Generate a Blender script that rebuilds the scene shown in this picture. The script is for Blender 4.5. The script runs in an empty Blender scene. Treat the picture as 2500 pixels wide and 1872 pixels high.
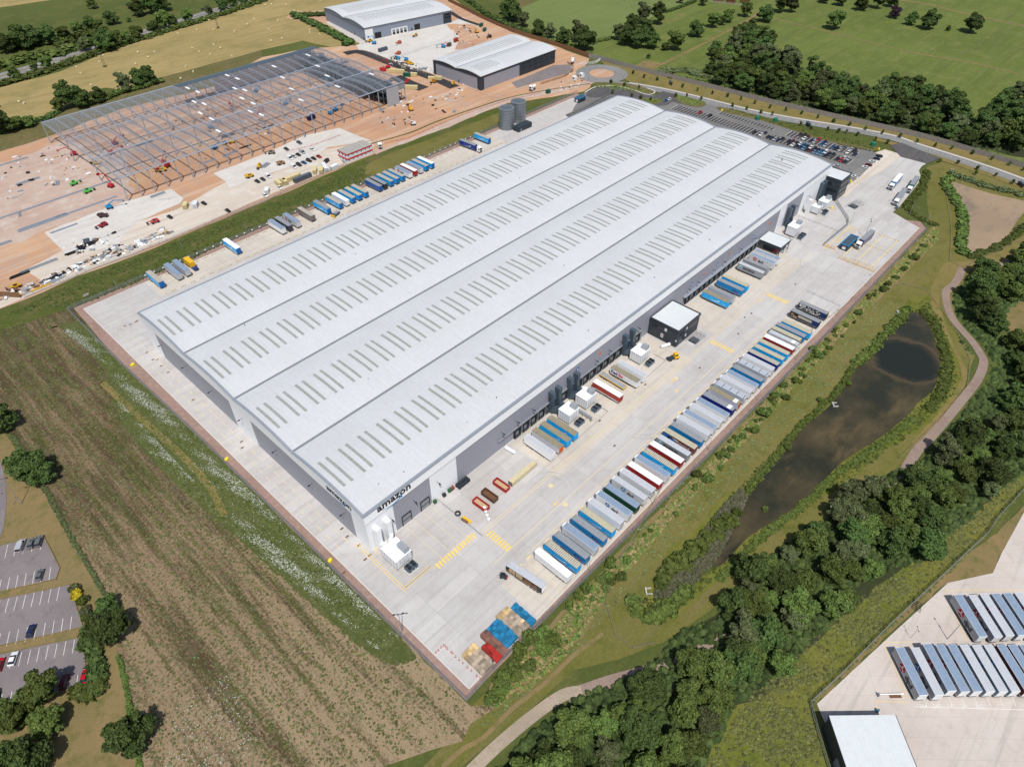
import bpy, math, random
import numpy as np
from mathutils import Vector, Matrix, Euler
random.seed(7); RNG = np.random.default_rng(7)
S = bpy.context.scene; COL = S.collection
R = math.radians
# ------------------------------------------------------------------ camera
F = 1680.2; CC = Vector((-62.76, -121.41, 195.78)); CE = Euler((.8211, -.0034, -.8186), 'XYZ')
CR = CE.to_matrix()
def G(x, y, z=0.0):
    """photo pixel (2500 x 1872) -> world x, y on the level z"""
    d = CR @ Vector(((x-1250)/F, -(y-936)/F, -1.0)); t = (z-CC.z)/d.z
    return (CC.x+d.x*t, CC.y+d.y*t)
def C(lst, cx=0, cy=0, s=1.0, z=0.0): return [G(cx+a/s, cy+b/s, z) for a, b in lst]
cd = bpy.data.cameras.new('camera'); cam = bpy.data.objects.new('camera', cd); COL.objects.link(cam)
cam.location = CC; cam.rotation_euler = CE; cd.sensor_fit = 'HORIZONTAL'; cd.sensor_width = 36; cd.lens = F/2500*36
cd.clip_start = 1; cd.clip_end = 9000; S.camera = cam
# ------------------------------------------------------------------ light
w = bpy.data.worlds.new('World'); S.world = w; w.use_nodes = True
nt = w.node_tree; bg = nt.nodes['Background']; sk = nt.nodes.new('ShaderNodeTexSky'); sk.sky_type = 'NISHITA'; sk.sun_disc = False
SAZ, SEL = R(230), R(61)
sk.sun_elevation = SEL; sk.sun_rotation = R(90)-SAZ; sk.air_density = 1.0; sk.dust_density = 1.5
nt.links.new(sk.outputs[0], bg.inputs[0]); bg.inputs[1].default_value = .1
sd = bpy.data.lights.new('sun', 'SUN'); sd.energy = 4.1; sd.angle = R(.53); sd.color = (1, .965, .91)
so = bpy.data.objects.new('sun', sd); COL.objects.link(so)
so.rotation_euler = Vector((math.cos(SAZ)*math.cos(SEL), math.sin(SAZ)*math.cos(SEL), math.sin(SEL))).to_track_quat('Z', 'Y').to_euler()
S.view_settings.view_transform = 'Standard'; S.view_settings.look = 'None'; S.view_settings.exposure = 0
S.cycles.max_bounces = 5; S.cycles.diffuse_bounces = 2; S.cycles.glossy_bounces = 2; S.cycles.transparent_max_bounces = 6
# ------------------------------------------------------------------ materials
MATS = {}
def L3(c): return (c[0], c[1], c[2], 1)
def nd(t, ty, **k):
    n = t.nodes.new(ty)
    for a, b in k.items():
        if a in n.inputs: n.inputs[a].default_value = b
        else: setattr(n, a, b)
    return n
def mixc(t, fac, a, b, mode='MIX'):
    n = t.nodes.new('ShaderNodeMix'); n.data_type = 'RGBA'; n.blend_type = mode
    for i, v in ((0, fac), (6, a), (7, b)):
        if hasattr(v, 'is_linked') or isinstance(v, bpy.types.NodeSocket): t.links.new(v, n.inputs[i])
        else: n.inputs[i].default_value = v
    return n.outputs[2]
def ramp(t, src, p0, p1):
    m = nd(t, 'ShaderNodeMapRange'); t.links.new(src, m.inputs[0]); m.inputs[1].default_value = p0; m.inputs[2].default_value = p1
    return m.outputs[0]
def noise(t, co, scale, detail=4, rough=.55, mp=None):
    if mp:
        m = nd(t, 'ShaderNodeMapping'); t.links.new(co, m.inputs[0]); m.inputs['Scale'].default_value = mp[0]
        m.inputs['Rotation'].default_value = (0, 0, mp[1]); co = m.outputs[0]
    n = nd(t, 'ShaderNodeTexNoise'); t.links.new(co, n.inputs['Vector']); n.inputs['Scale'].default_value = scale
    n.inputs['Detail'].default_value = detail; n.inputs['Roughness'].default_value = rough
    return n.outputs[0]
def base(name, rough=.7, metal=0, spec=.3):
    m = bpy.data.materials.new(name); m.use_nodes = True; t = m.node_tree; b = t.nodes['Principled BSDF']
    b.inputs['Roughness'].default_value = rough; b.inputs['Metallic'].default_value = metal
    b.inputs['Specular IOR Level'].default_value = spec
    MATS[name] = m
    co = nd(t, 'ShaderNodeTexCoord').outputs['Object']
    return m, t, b, co
def plain(name, col, rough=.65, metal=0, var=.12, scale=.6, spec=.3):
    """painted or bare surface with light soiling"""
    m, t, b, co = base(name, rough, metal, spec)
    n = noise(t, co, scale, 5, .65); d = tuple(c*(1-var) for c in col); l = tuple(min(1, c*(1+var*.6)) for c in col)
    n2 = noise(t, co, scale*7, 3, .6)
    a = mixc(t, ramp(t, n, .3, .7), L3(d), L3(l))
    a = mixc(t, ramp(t, n2, .35, .75), a, L3(tuple(c*(1-var*.5) for c in col)))
    t.links.new(a, b.inputs['Base Color']); return m
def paint(name, rough=.35, var=.1, metal=0):
    """colour comes from the object's own colour"""
    m, t, b, co = base(name, rough, metal, .4)
    oi = nd(t, 'ShaderNodeObjectInfo'); n = noise(t, co, .8, 5, .65)
    a = mixc(t, ramp(t, n, .3, .75), (1, 1, 1, 1), (1-var*2, 1-var*2.1, 1-var*2.3, 1)); a = mixc(t, 1.0, oi.outputs['Color'], a, 'MULTIPLY')
    t.links.new(a, b.inputs['Base Color']); return m
def striped(name, c1, c2, axis, period, duty=.5, rough=.6, var=.1, metal=0, bump=0):
    m, t, b, co = base(name, rough, metal)
    sp = nd(t, 'ShaderNodeSeparateXYZ'); t.links.new(co, sp.inputs[0])
    q = nd(t, 'ShaderNodeMath', operation='DIVIDE'); t.links.new(sp.outputs[axis], q.inputs[0]); q.inputs[1].default_value = period
    fr = nd(t, 'ShaderNodeMath', operation='FRACT'); t.links.new(q.outputs[0], fr.inputs[0])
    gt = nd(t, 'ShaderNodeMath', operation='GREATER_THAN'); t.links.new(fr.outputs[0], gt.inputs[0]); gt.inputs[1].default_value = duty
    n = noise(t, co, .7, 5, .65)
    a = mixc(t, gt.outputs[0], L3(c1), L3(c2)); a = mixc(t, ramp(t, n, .35, .8), a, mixc(t, 1.0, a, (1-var*2,)*3+(1,), 'MULTIPLY'))
    t.links.new(a, b.inputs['Base Color'])
    if bump:
        bp = nd(t, 'ShaderNodeBump'); bp.inputs['Strength'].default_value = bump; bp.inputs['Distance'].default_value = .05
        t.links.new(gt.outputs[0], bp.inputs['Height']); t.links.new(bp.outputs[0], b.inputs['Normal'])
    return m
def soil(name, cols, s1=.02, s2=.2, s3=1.3, rough=.95, streak=None, lo=.4, hi=.62, bump=.3, fine=.35):
    """ground: broad patches of cols[0]/cols[1], patches of cols[2], fine grain, optional streaks ((sx,sy), angle, colour, strength)"""
    m, t, b, co = base(name, rough, 0, .1)
    a = mixc(t, ramp(t, noise(t, co, s1, 5, .6), lo, hi), L3(cols[0]), L3(cols[1]))
    a = mixc(t, ramp(t, noise(t, co, s2, 6, .7), .5, .68), a, L3(cols[2]))
    if streak:
        for st in streak:
            s = noise(t, co, 1, 5, .6, ((st[0][0], st[0][1], 1), st[1])); f = ramp(t, s, .5, .66)
            mm = nd(t, 'ShaderNodeMath', operation='MULTIPLY'); t.links.new(f, mm.inputs[0]); mm.inputs[1].default_value = st[3]
            a = mixc(t, mm.outputs[0], a, L3(st[2]))
    g = noise(t, co, s3, 4, .75); gr = ramp(t, g, .3, .72)
    a = mixc(t, gr, mixc(t, 1.0, a, (1-fine,)*3+(1,), 'MULTIPLY'), a)
    t.links.new(a, b.inputs['Base Color'])
    if bump:
        bp = nd(t, 'ShaderNodeBump'); bp.inputs['Strength'].default_value = bump; bp.inputs['Distance'].default_value = .4
        t.links.new(g, bp.inputs['Height']); t.links.new(bp.outputs[0], b.inputs['Normal'])
    return m
def concrete(name, c, joint, bw, bh, jw=.06, tint=.1, streaks=True, sa=0, dirt=(.33, .31, .28), mortar=.004):
    m, t, b, co = base(name, .85, 0, .2)
    mp = nd(t, 'ShaderNodeMapping'); t.links.new(co, mp.inputs[0]); mp.inputs['Rotation'].default_value = (0, 0, sa)
    br = nd(t, 'ShaderNodeTexBrick'); t.links.new(mp.outputs[0], br.inputs[0]); br.offset = 0
    br.inputs['Color1'].default_value = L3(c); br.inputs['Color2'].default_value = L3(tuple(v*(1-tint) for v in c)); br.inputs['Mortar'].default_value = L3(joint)
    br.inputs['Scale'].default_value = 1; br.inputs['Brick Width'].default_value = bw; br.inputs['Row Height'].default_value = bh
    br.inputs['Mortar Size'].default_value = jw; br.inputs['Bias'].default_value = .2
    a = br.outputs[0]
    a = mixc(t, ramp(t, noise(t, co, .035, 6, .65), .42, .72), a, mixc(t, 1.0, a, (.87, .85, .83, 1), 'MULTIPLY'))
    a = mixc(t, ramp(t, noise(t, co, .3, 6, .7), .5, .8), a, mixc(t, 1.0, a, (.84, .82, .79, 1), 'MULTIPLY'))
    if streaks:
        for ang, k in ((sa, .5), (sa+R(90), .3)):
            f = ramp(t, noise(t, co, 1, 5, .6, ((.02, .5, 1), ang)), .56, .72); mm = nd(t, 'ShaderNodeMath', operation='MULTIPLY')
            t.links.new(f, mm.inputs[0]); mm.inputs[1].default_value = k; a = mixc(t, mm.outputs[0], a, L3(dirt))
    t.links.new(a, b.inputs['Base Color']); return m
def leafmat(name, c1, c2, c3):
    m, t, b, co = base(name, .75, 0, .12)
    oi = nd(t, 'ShaderNodeObjectInfo'); at = nd(t, 'ShaderNodeAttribute'); at.attribute_name = 'rnd'
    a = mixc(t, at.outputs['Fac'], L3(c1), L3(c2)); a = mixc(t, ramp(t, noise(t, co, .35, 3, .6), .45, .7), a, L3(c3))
    hs = nd(t, 'ShaderNodeHueSaturation'); t.links.new(a, hs.inputs['Color'])
    mr = nd(t, 'ShaderNodeMapRange'); t.links.new(oi.outputs['Random'], mr.inputs[0]); mr.inputs[3].default_value = .75; mr.inputs[4].default_value = 1.75
    t.links.new(mr.outputs[0], hs.inputs['Value'])
    m2 = nd(t, 'ShaderNodeMapRange'); t.links.new(oi.outputs['Random'], m2.inputs[0]); m2.inputs[3].default_value = .48; m2.inputs[4].default_value = .515
    t.links.new(m2.outputs[0], hs.inputs['Hue'])
    t.links.new(hs.outputs[0], b.inputs['Base Color']); return m

P = paint('object_paint'); PM = paint('object_matt', .8, .12)
M = {}
def reg(k, m): M[k] = m; return m
reg('white', plain('white_metal', (.74, .75, .76), .5, 0, .06)); reg('lwhite', plain('bright_white', (.82, .83, .84), .45, 0, .05))
reg('dark', plain('dark_cladding', (.035, .045, .058), .5)); reg('black', plain('black_rubber', (.018, .018, .02), .8))
reg('steel', plain('galvanised_steel', (.36, .39, .42), .5, .3, .12)); reg('grey', plain('grey_metal', (.25, .26, .28), .55))
reg('wallgrey', striped('grey_cladding', (.3, .305, .35), (.285, .29, .335), 0, 1.0, .5, .5, .03)); reg('wallwhite', striped('white_cladding', (.85, .86, .88), (.81, .82, .84), 0, 1.0, .5, .5, .03))
reg('glass', plain('dark_glass', (.02, .028, .035), .12, 0, .2, .5, .6)); reg('yellow', plain('yellow_paint', (.75, .43, .02), .5)); reg('red', plain('red_paint', (.45, .03, .03), .5))
reg('wood', plain('pale_wood', (.5, .37, .22), .85, 0, .25, 2)); reg('duct', plain('duct_blue_grey', (.085, .12, .155), .4, .3, .15))
reg('roofblue', plain('office_roof', (.58, .61, .62), .6, 0, .08)); reg('concrete', plain('plain_concrete', (.5, .47, .43), .9, 0, .15, .3))
reg('kerb', plain('kerb_stone', (.6, .57, .52), .85, 0, .1, .4)); reg('brown', plain('rust_brown', (.16, .08, .04), .85, 0, .3, 2))
reg('bark', plain('bark', (.09, .07, .05), .9, 0, .3, 3)); reg('mark_y', plain('yellow_line_paint', (.78, .56, .16), .8, 0, .2, .5)); reg('mark_w', plain('white_line_paint', (.72, .71, .68), .8, 0, .15, .5))
reg('mark_f', plain('faded_yellow_paint', (.68, .56, .33), .85, 0, .15, .3))
# ------------------------------------------------------------------ mesh builder
class MB:
    def __init__(s): s.v = []; s.f = []; s.m = []
    def add(s, vs, fs, m=0):
        o = len(s.v); s.v += [tuple(v) for v in vs]; s.f += [tuple(i+o for i in f) for f in fs]; s.m += [m]*len(fs); return s
    def box(s, x0, x1, y0, y1, z0, z1, m=0, T=None):
        vs = [(x, y, z) for z in (z0, z1) for x, y in ((x0, y0), (x1, y0), (x1, y1), (x0, y1))]
        if T is not None: vs = [T @ Vector(v) for v in vs]
        return s.add(vs, [(3, 2, 1, 0), (4, 5, 6, 7), (0, 1, 5, 4), (1, 2, 6, 5), (2, 3, 7, 6), (3, 0, 4, 7)], m)
    def bar(s, p, q, w, h=None, m=0):
        p, q = Vector(p), Vector(q); d = q-p
        if d.length < 1e-6: return s
        h = h or w; T = Matrix.Translation(p) @ d.to_track_quat('Y', 'Z').to_matrix().to_4x4()
        return s.box(-w/2, w/2, 0, d.length, -h/2, h/2, m, T)
    def cyl(s, p, q, r, n=10, m=0, r2=None):
        p, q = Vector(p), Vector(q); d = q-p; T = d.to_track_quat('Z', 'X').to_matrix(); r2 = r if r2 is None else r2
        vs = []
        for c, rr in ((p, r), (q, r2)):
            vs += [c+T @ Vector((rr*math.cos(6.2832*i/n), rr*math.sin(6.2832*i/n), 0)) for i in range(n)]
        fs = [(i, (i+1) % n, n+(i+1) % n, n+i) for i in range(n)]+[tuple(range(n-1, -1, -1)), tuple(range(n, 2*n))]
        return s.add(vs, fs, m)
    def prism(s, pts, z0, z1, m=0):
        n = len(pts); return s.add([(x, y, z0) for x, y in pts]+[(x, y, z1) for x, y in pts], [(i, (i+1) % n, n+(i+1) % n, n+i) for i in range(n)]+[tuple(range(n-1, -1, -1)), tuple(range(n, 2*n))], m)
    def sideprism(s, prof, x0, x1, m=0):
        """profile in y,z swept along x"""
        n = len(prof); return s.add([(x0, y, z) for y, z in prof]+[(x1, y, z) for y, z in prof], [(i, (i+1) % n, n+(i+1) % n, n+i) for i in range(n)]+[tuple(range(n-1, -1, -1)), tuple(range(n, 2*n))], m)
    def mesh(s, name, mats):
        me = bpy.data.meshes.new(name); me.from_pydata(s.v, [], s.f)
        for x in mats: me.materials.append(M[x] if isinstance(x, str) else x)
        if len(mats) > 1: me.polygons.foreach_set('material_index', s.m)
        me.update(); return me
    def build(s, name, mats, parent=None, color=None): return inst(s.mesh(name, mats if isinstance(mats, (list, tuple)) else [mats]), name, parent, color=color)
def inst(me, name, parent=None, loc=(0, 0, 0), rz=0, color=None, scale=None, rot=None):
    o = bpy.data.objects.new(name, me); COL.objects.link(o); o.location = loc; o.rotation_euler = rot or (0, 0, rz)
    if scale is not None: o.scale = scale if isinstance(scale, (tuple, list)) else (scale,)*3
    if parent: o.parent = parent
    if color: o.color = L3(color)
    return o
def tag(o, label=None, cat=None, group=None, kind=None):
    if label: o['label'] = label
    if cat: o['category'] = cat
    if group: o['group'] = group
    if kind: o['kind'] = kind
    return o
def thing(name, label, cat, loc=(0, 0, 0), rz=0, group=None, scale=None):
    o = bpy.data.objects.new(name, None); COL.objects.link(o); o.location = (loc[0], loc[1], loc[2] if len(loc) > 2 else 0); o.rotation_euler = (0, 0, rz)
    o.empty_display_size = .5
    if scale: o.scale = scale if isinstance(scale, (tuple, list)) else (scale,)*3
    return tag(o, label, cat, group)
def copy_tree(o, parent=None):
    c = o.copy(); COL.objects.link(c); c.parent = parent
    for ch in KIDS.get(o.name, []): copy_tree(ch, c)
    return c
KIDS = {}
def kids(o):
    """remember the parts of a prototype so that it can be copied fast"""
    for ch in o.children: KIDS.setdefault(o.name, []).append(ch); kids(ch)
    return o
def dup(proto, loc, rz, label=None, group=None, color=None, name=None):
    c = copy_tree(proto); c.location = (loc[0], loc[1], loc[2] if len(loc) > 2 else 0); c.rotation_euler = (0, 0, rz)
    if label: c['label'] = label
    if group: c['group'] = group
    if color:
        for ch in c.children:
            if ch.type == 'MESH' and ch.get('tint'): ch.color = L3(color)
    return c
def tint(o, color=None):
    o['tint'] = 1
    if color: o.color = L3(color)
    return o
# ------------------------------------------------------------------ lettering
TXT = {}
def text_mesh(body, bold=.02):
    k = (body, bold)
    if k in TXT: return TXT[k]
    cu = bpy.data.curves.new('lettering', 'FONT'); cu.body = body; cu.size = 1; cu.offset = bold; cu.resolution_u = 2; cu.extrude = .01
    o = bpy.data.objects.new('lettering', cu); COL.objects.link(o); bpy.context.view_layer.update()
    me = bpy.data.meshes.new_from_object(o.evaluated_get(bpy.context.evaluated_depsgraph_get())); bpy.data.objects.remove(o)
    me.materials.clear(); me.materials.append(PM); TXT[k] = me; return me
def letter(body, parent, pos, size, face, color, bold=.02, name='lettering', sx=1.0):
    """face: '-x' reads towards -y, '+x' towards +y, '-y' towards +x, 'up' is handled by the caller"""
    me = text_mesh(body, bold); o = inst(me, name, parent, pos, color=color, scale=(size*sx, size, size))
    rt, up, nn = {'-x': ((0, -1, 0), (0, 0, 1), (-1, 0, 0)), '+x': ((0, 1, 0), (0, 0, 1), (1, 0, 0)), '-y': ((1, 0, 0), (0, 0, 1), (0, -1, 0)), 'up': ((1, 0, 0), (0, 1, 0), (0, 0, 1))}[face]
    o.rotation_euler = Matrix((rt, up, nn)).transposed().to_euler(); return o
def sidemap(face, pos, u, v, off=0):
    """point on a side face: u along reading direction, v up"""
    x, y, z = pos
    return {'-x': (x-off, y-u, z+v), '+x': (x+off, y+u, z+v), '-y': (x+u, y-off, z+v)}[face]
def strip(mb, face, pos, pts, wdt, m=0):
    """flat band through side-face points with its own width at each point"""
    n = len(pts); L = []
    for i, (u, v) in enumerate(pts):
        a = pts[max(0, i-1)]; b = pts[min(n-1, i+1)]; dx, dy = b[0]-a[0], b[1]-a[1]; l = math.hypot(dx, dy); ww = wdt(i/(n-1))/2
        L.append(((u-dy/l*ww, v+dx/l*ww), (u+dy/l*ww, v-dx/l*ww)))
    vs = [sidemap(face, pos, *p) for q in L for p in q]; mb.add(vs, [(2*i, 2*i+1, 2*i+3, 2*i+2) for i in range(n-1)], m)
def smile(parent, face, pos, w, color, th=.22):
    mb = MB(); pts = [(w*t, -4*w*.13*t*(1-t)) for t in [i/12 for i in range(13)]]
    strip(mb, face, pos, pts, lambda t: th*(.25+1.2*t))
    for a in ((w*.86, w*.03), (w*1.0, -w*.1)): strip(mb, face, pos, [a, (w*1.0, w*.02)], lambda t: th)
    return mb.build('smile_logo', PM, parent, color)
def disc(mb, face, pos, r, m, off=0, n=14):
    vs = [sidemap(face, pos, r*math.cos(6.2832*i/n), r*math.sin(6.2832*i/n), off) for i in range(n)]; mb.add(vs, [tuple(range(n))], m)
# ------------------------------------------------------------------ ground sheets
def smooth(pts, n=6, closed=True):
    """Catmull-Rom through the points"""
    out = []; N = len(pts)
    for i in range(N if closed else N-1):
        p = [pts[(i+k) % N] if closed else pts[min(max(i+k, 0), N-1)] for k in (-1, 0, 1, 2)]
        for j in range(n):
            t = j/n; out.append(tuple(.5*((2*p[1][a])+(-p[0][a]+p[2][a])*t+(2*p[0][a]-5*p[1][a]+4*p[2][a]-p[3][a])*t*t+(-p[0][a]+3*p[1][a]-3*p[2][a]+p[3][a])*t**3) for a in (0, 1)))
    if not closed: out.append(tuple(pts[-1]))
    return out
def rough_edge(pts, step=3, amp=.6):
    out = []; N = len(pts)
    for i in range(N):
        a, b = Vector(pts[i]), Vector(pts[(i+1) % N]); d = b-a; n = max(1, int(d.length/step)); nn = Vector((-d.y, d.x)).normalized() if d.length > 0 else Vector((0, 0))
        for j in range(n): q = a+d*(j/n)+nn*random.uniform(-amp, amp); out.append((q.x, q.y))
    return out
def sheet(name, pts, z, mat, label, cat, kind='structure', edge=None, sm=0):
    if sm: pts = smooth(pts, sm)
    if edge: pts = rough_edge(pts, *edge)
    me = bpy.data.meshes.new(name); me.from_pydata([(x, y, z) for x, y in pts], [], [tuple(range(len(pts)))]); me.materials.append(M[mat] if isinstance(mat, str) else mat)
    me.update()
    if me.polygons[0].normal.z < 0: me.flip_normals()
    o = inst(me, name); return tag(o, label, cat, None, kind)
def ribbon_pts(pts, w):
    n = len(pts); Lf, Rt = [], []
    for i in range(n):
        a, b = Vector(pts[max(0, i-1)]), Vector(pts[min(n-1, i+1)]); d = (b-a).normalized(); nn = Vector((-d.y, d.x))*(w/2); p = Vector(pts[i])
        Lf.append(p+nn); Rt.append(p-nn)
    return Lf, Rt
def ribbon(name, pts, w, z, mat, label, cat, sm=4, h=0, kind='structure'):
    if sm: pts = smooth(pts, sm, False)
    A, B = ribbon_pts(pts, w); mb = MB(); n = len(pts)
    if h:
        for i in range(n-1): mb.add([(A[i].x, A[i].y, z), (B[i].x, B[i].y, z), (B[i+1].x, B[i+1].y, z), (A[i+1].x, A[i+1].y, z)]+[(q.x, q.y, z+h) for q in (A[i], B[i], B[i+1], A[i+1])], [(4, 5, 6, 7), (0, 3, 7, 4), (1, 5, 6, 2)])
    else:
        mb.add([(q.x, q.y, z) for i in range(n) for q in (A[i], B[i])], [(2*i, 2*i+1, 2*i+3, 2*i+2) for i in range(n-1)])
    o = mb.build(name, [mat]); return tag(o, label, cat, None, kind)
def inside(p, poly):
    x, y = p; c = False; n = len(poly)
    for i in range(n):
        x1, y1 = poly[i]; x2, y2 = poly[(i+1) % n]
        if (y1 > y) != (y2 > y) and x < (x2-x1)*(y-y1)/(y2-y1)+x1: c = not c
    return c
def fill(poly, spacing, jit=.35, rnd=random):
    """jittered grid of points inside a polygon"""
    xs = [p[0] for p in poly]; ys = [p[1] for p in poly]; out = []; j = 0; y = min(ys)
    while y < max(ys):
        x = min(xs)+(spacing/2 if j % 2 else 0)
        while x < max(xs):
            p = (x+rnd.uniform(-1, 1)*spacing*jit, y+rnd.uniform(-1, 1)*spacing*jit)
            if inside(p, poly): out.append(p)
            x += spacing
        y += spacing*.87; j += 1
    return out
# ------------------------------------------------------------------ foliage
def foliage(name, lobes, n, size, mat, core=.8, flat=.25, seed=1):
    """leaf-clump cards spread over lobes plus a dark broken core"""
    g = np.random.default_rng(seed); L = np.array(lobes, float); w = L[:, 3]**2; w = w/w.sum()
    k = g.choice(len(L), n, p=w); d = g.normal(size=(n, 3)); d[:, 2] = np.abs(d[:, 2])*.9+d[:, 2]*.25; d /= np.linalg.norm(d, axis=1)[:, None]
    rr = L[k, 3]*(.72+.42*g.random(n)); c = L[k, :3]+d*rr[:, None]*np.array([1, 1, .85])
    nn = d+g.normal(size=(n, 3))*.55; nn /= np.linalg.norm(nn, axis=1)[:, None]
    a = np.cross(nn, g.normal(size=(n, 3))); a /= np.linalg.norm(a, axis=1)[:, None]; b = np.cross(nn, a)
    s = size*(.5+g.random(n))[:, None]; sq = s*(.5+.6*g.random(n))[:, None]; bend = nn*s*.35
    v = np.stack([c-a*s, c-b*sq+bend*.4, c+a*s-bend, c+b*sq], 1).reshape(-1, 3)
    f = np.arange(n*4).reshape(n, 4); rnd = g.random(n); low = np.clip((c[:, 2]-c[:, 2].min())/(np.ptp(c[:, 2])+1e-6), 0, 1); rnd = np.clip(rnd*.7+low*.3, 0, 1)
    vs = v.tolist(); fs = f.tolist(); rn = rnd.tolist()
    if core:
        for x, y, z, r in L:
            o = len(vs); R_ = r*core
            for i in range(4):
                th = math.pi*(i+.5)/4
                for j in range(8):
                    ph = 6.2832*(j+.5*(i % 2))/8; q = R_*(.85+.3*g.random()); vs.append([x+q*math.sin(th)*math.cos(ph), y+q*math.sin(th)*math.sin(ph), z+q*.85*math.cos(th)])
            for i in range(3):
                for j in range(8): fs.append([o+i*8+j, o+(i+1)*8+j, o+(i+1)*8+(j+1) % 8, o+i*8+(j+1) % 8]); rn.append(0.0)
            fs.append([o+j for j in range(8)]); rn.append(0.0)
    me = bpy.data.meshes.new(name); me.from_pydata(vs, [], fs); at = me.attributes.new('rnd', 'FLOAT', 'FACE'); at.data.foreach_set('value', rn)
    me.materials.append(mat); me.update(); return me
reg('leaf_a', leafmat('leaf_dark', (.022, .042, .012), (.08, .118, .032), (.048, .074, .022)))
reg('leaf_b', leafmat('leaf_mid', (.032, .052, .013), (.115, .155, .038), (.072, .105, .028)))
reg('leaf_c', leafmat('leaf_olive', (.042, .055, .024), (.12, .142, .06), (.078, .1, .042)))
reg('leaf_p', leafmat('leaf_purple', (.02, .012, .018), (.05, .03, .045), (.03, .02, .03)))
reg('leaf_y', leafmat('leaf_yellow', (.2, .17, .01), (.55, .45, .03), (.3, .28, .03)))
reg('leaf_s', leafmat('leaf_shrub', (.03, .05, .012), (.115, .15, .033), (.075, .105, .025)))
reg('leaf_m', leafmat('leaf_meadow', (.04, .044, .016), (.115, .115, .036), (.075, .08, .026)))
def trunk_mesh(h, r, seed):
    g = random.Random(seed); mb = MB(); mb.cyl((0, 0, -.3), (0, 0, h*.45), r, 8, 0, r*.7)
    for i in range(6):
        a = i*1.05+g.random(); e = Vector((math.cos(a)*h*.22, math.sin(a)*h*.22, h*(.62+.2*g.random()))); mb.cyl((0, 0, h*(.25+.03*i)), e, r*.5, 5, 0, r*.15)
    return mb.mesh('trunk', ['bark'])
TREES = []
def mk_tree(i, mat, h, rad, n, leaf, nl=15, tall=1.0):
    g = random.Random(100+i); lob = [(0, 0, h*.5, rad*.62), (0, 0, h*.3, rad*.5)]
    for k in range(nl):
        a = 6.2832*k/nl*1.0+g.uniform(-.45, .45); rr = rad*g.uniform(.3, .78); zz = h*(.2+.58*g.random()**.9); q = rad*g.uniform(.2, .44)*(1.2-.4*zz/h); lob.append((rr*math.cos(a), rr*math.sin(a), zz, q))
    for k in range(5): a = g.uniform(0, 6.28); rr = rad*g.uniform(.6, .95); lob.append((rr*math.cos(a), rr*math.sin(a), h*g.uniform(.25, .55), rad*g.uniform(.12, .24)))
    lob.append((g.uniform(-.25, .25)*rad, g.uniform(-.25, .25)*rad, h*.8, rad*.33))
    lob = [(x, y, z*tall, r) for x, y, z, r in lob]
    TREES.append((foliage('crown', lob, n, leaf, M[mat], .7, seed=i+5), trunk_mesh(h*tall, rad*.07, i)))
for i in range(3): mk_tree(i, 'leaf_a', 11, 5.0, 5200, .36)
for i in range(3, 6): mk_tree(i, 'leaf_b', 10, 4.8, 5200, .35)
for i in range(6, 8): mk_tree(i, 'leaf_c', 11, 4.7, 5200, .32)
mk_tree(8, 'leaf_p', 8, 4.2, 2500, .4); mk_tree(9, 'leaf_a', 13, 4.6, 5000, .4, 14, 1.2)
def tree(x, y, k, s, label, group=None, name='broadleaf_tree', z=0, sz=None):
    o = thing(name, label, 'tree', (x, y, z), random.uniform(0, 6.28), group, (s, s, sz or s*random.uniform(.9, 1.1)))
    inst(TREES[k][0], 'crown', o); inst(TREES[k][1], 'trunk', o); return o
BUSH = []
for i, mt in enumerate(('leaf_s', 'leaf_b', 'leaf_a', 'leaf_c', 'leaf_y')):
    g = random.Random(i); lob = [(g.uniform(-.55, .55), g.uniform(-.55, .55), g.uniform(.25, .7), g.uniform(.4, .65)) for _ in range(6)]
    BUSH.append(foliage('foliage', lob, 420, .17, M[mt], .8, seed=40+i))
def bush(x, y, k, s, label, group=None, name='shrub', sz=None):
    o = inst(BUSH[k], name, None, (x, y, 0), random.uniform(0, 6.28), scale=(s, s, sz or s)); return tag(o, label, 'shrub', group)
def scatter(name, pts, bv, bf, smin, smax, mat, label, cat, zoff=0, flatz=1.0, seed=3, rndattr=True):
    """one mesh of many small tufts (uncountable ground cover)"""
    g = np.random.default_rng(seed); p = np.array(pts, float); n = len(p); bv = np.array(bv, float); bf = np.array(bf)
    s = (smin+(smax-smin)*g.random(n)**2)[:, None, None]; a = g.random(n)*6.2832; c, sn = np.cos(a)[:, None], np.sin(a)[:, None]
    x = bv[None, :, 0]*c-bv[None, :, 1]*sn; y = bv[None, :, 0]*sn+bv[None, :, 1]*c; z = np.broadcast_to(bv[None, :, 2]*flatz, x.shape)
    v = np.stack([x, y, z], 2)*s; v[:, :, 0] += p[:, 0][:, None]; v[:, :, 1] += p[:, 1][:, None]; v[:, :, 2] += zoff
    f = (bf[None]+(np.arange(n)*len(bv))[:, None, None]).reshape(-1, bf.shape[1])
    me = bpy.data.meshes.new(name); me.from_pydata(v.reshape(-1, 3).tolist(), [], f.tolist())
    if rndattr: at = me.attributes.new('rnd', 'FLOAT', 'FACE'); at.data.foreach_set('value', np.repeat(g.random(n), len(bf)).tolist())
    me.materials.append(M[mat]); me.update(); o = inst(me, name); return tag(o, label, cat, None, 'stuff')
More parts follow.
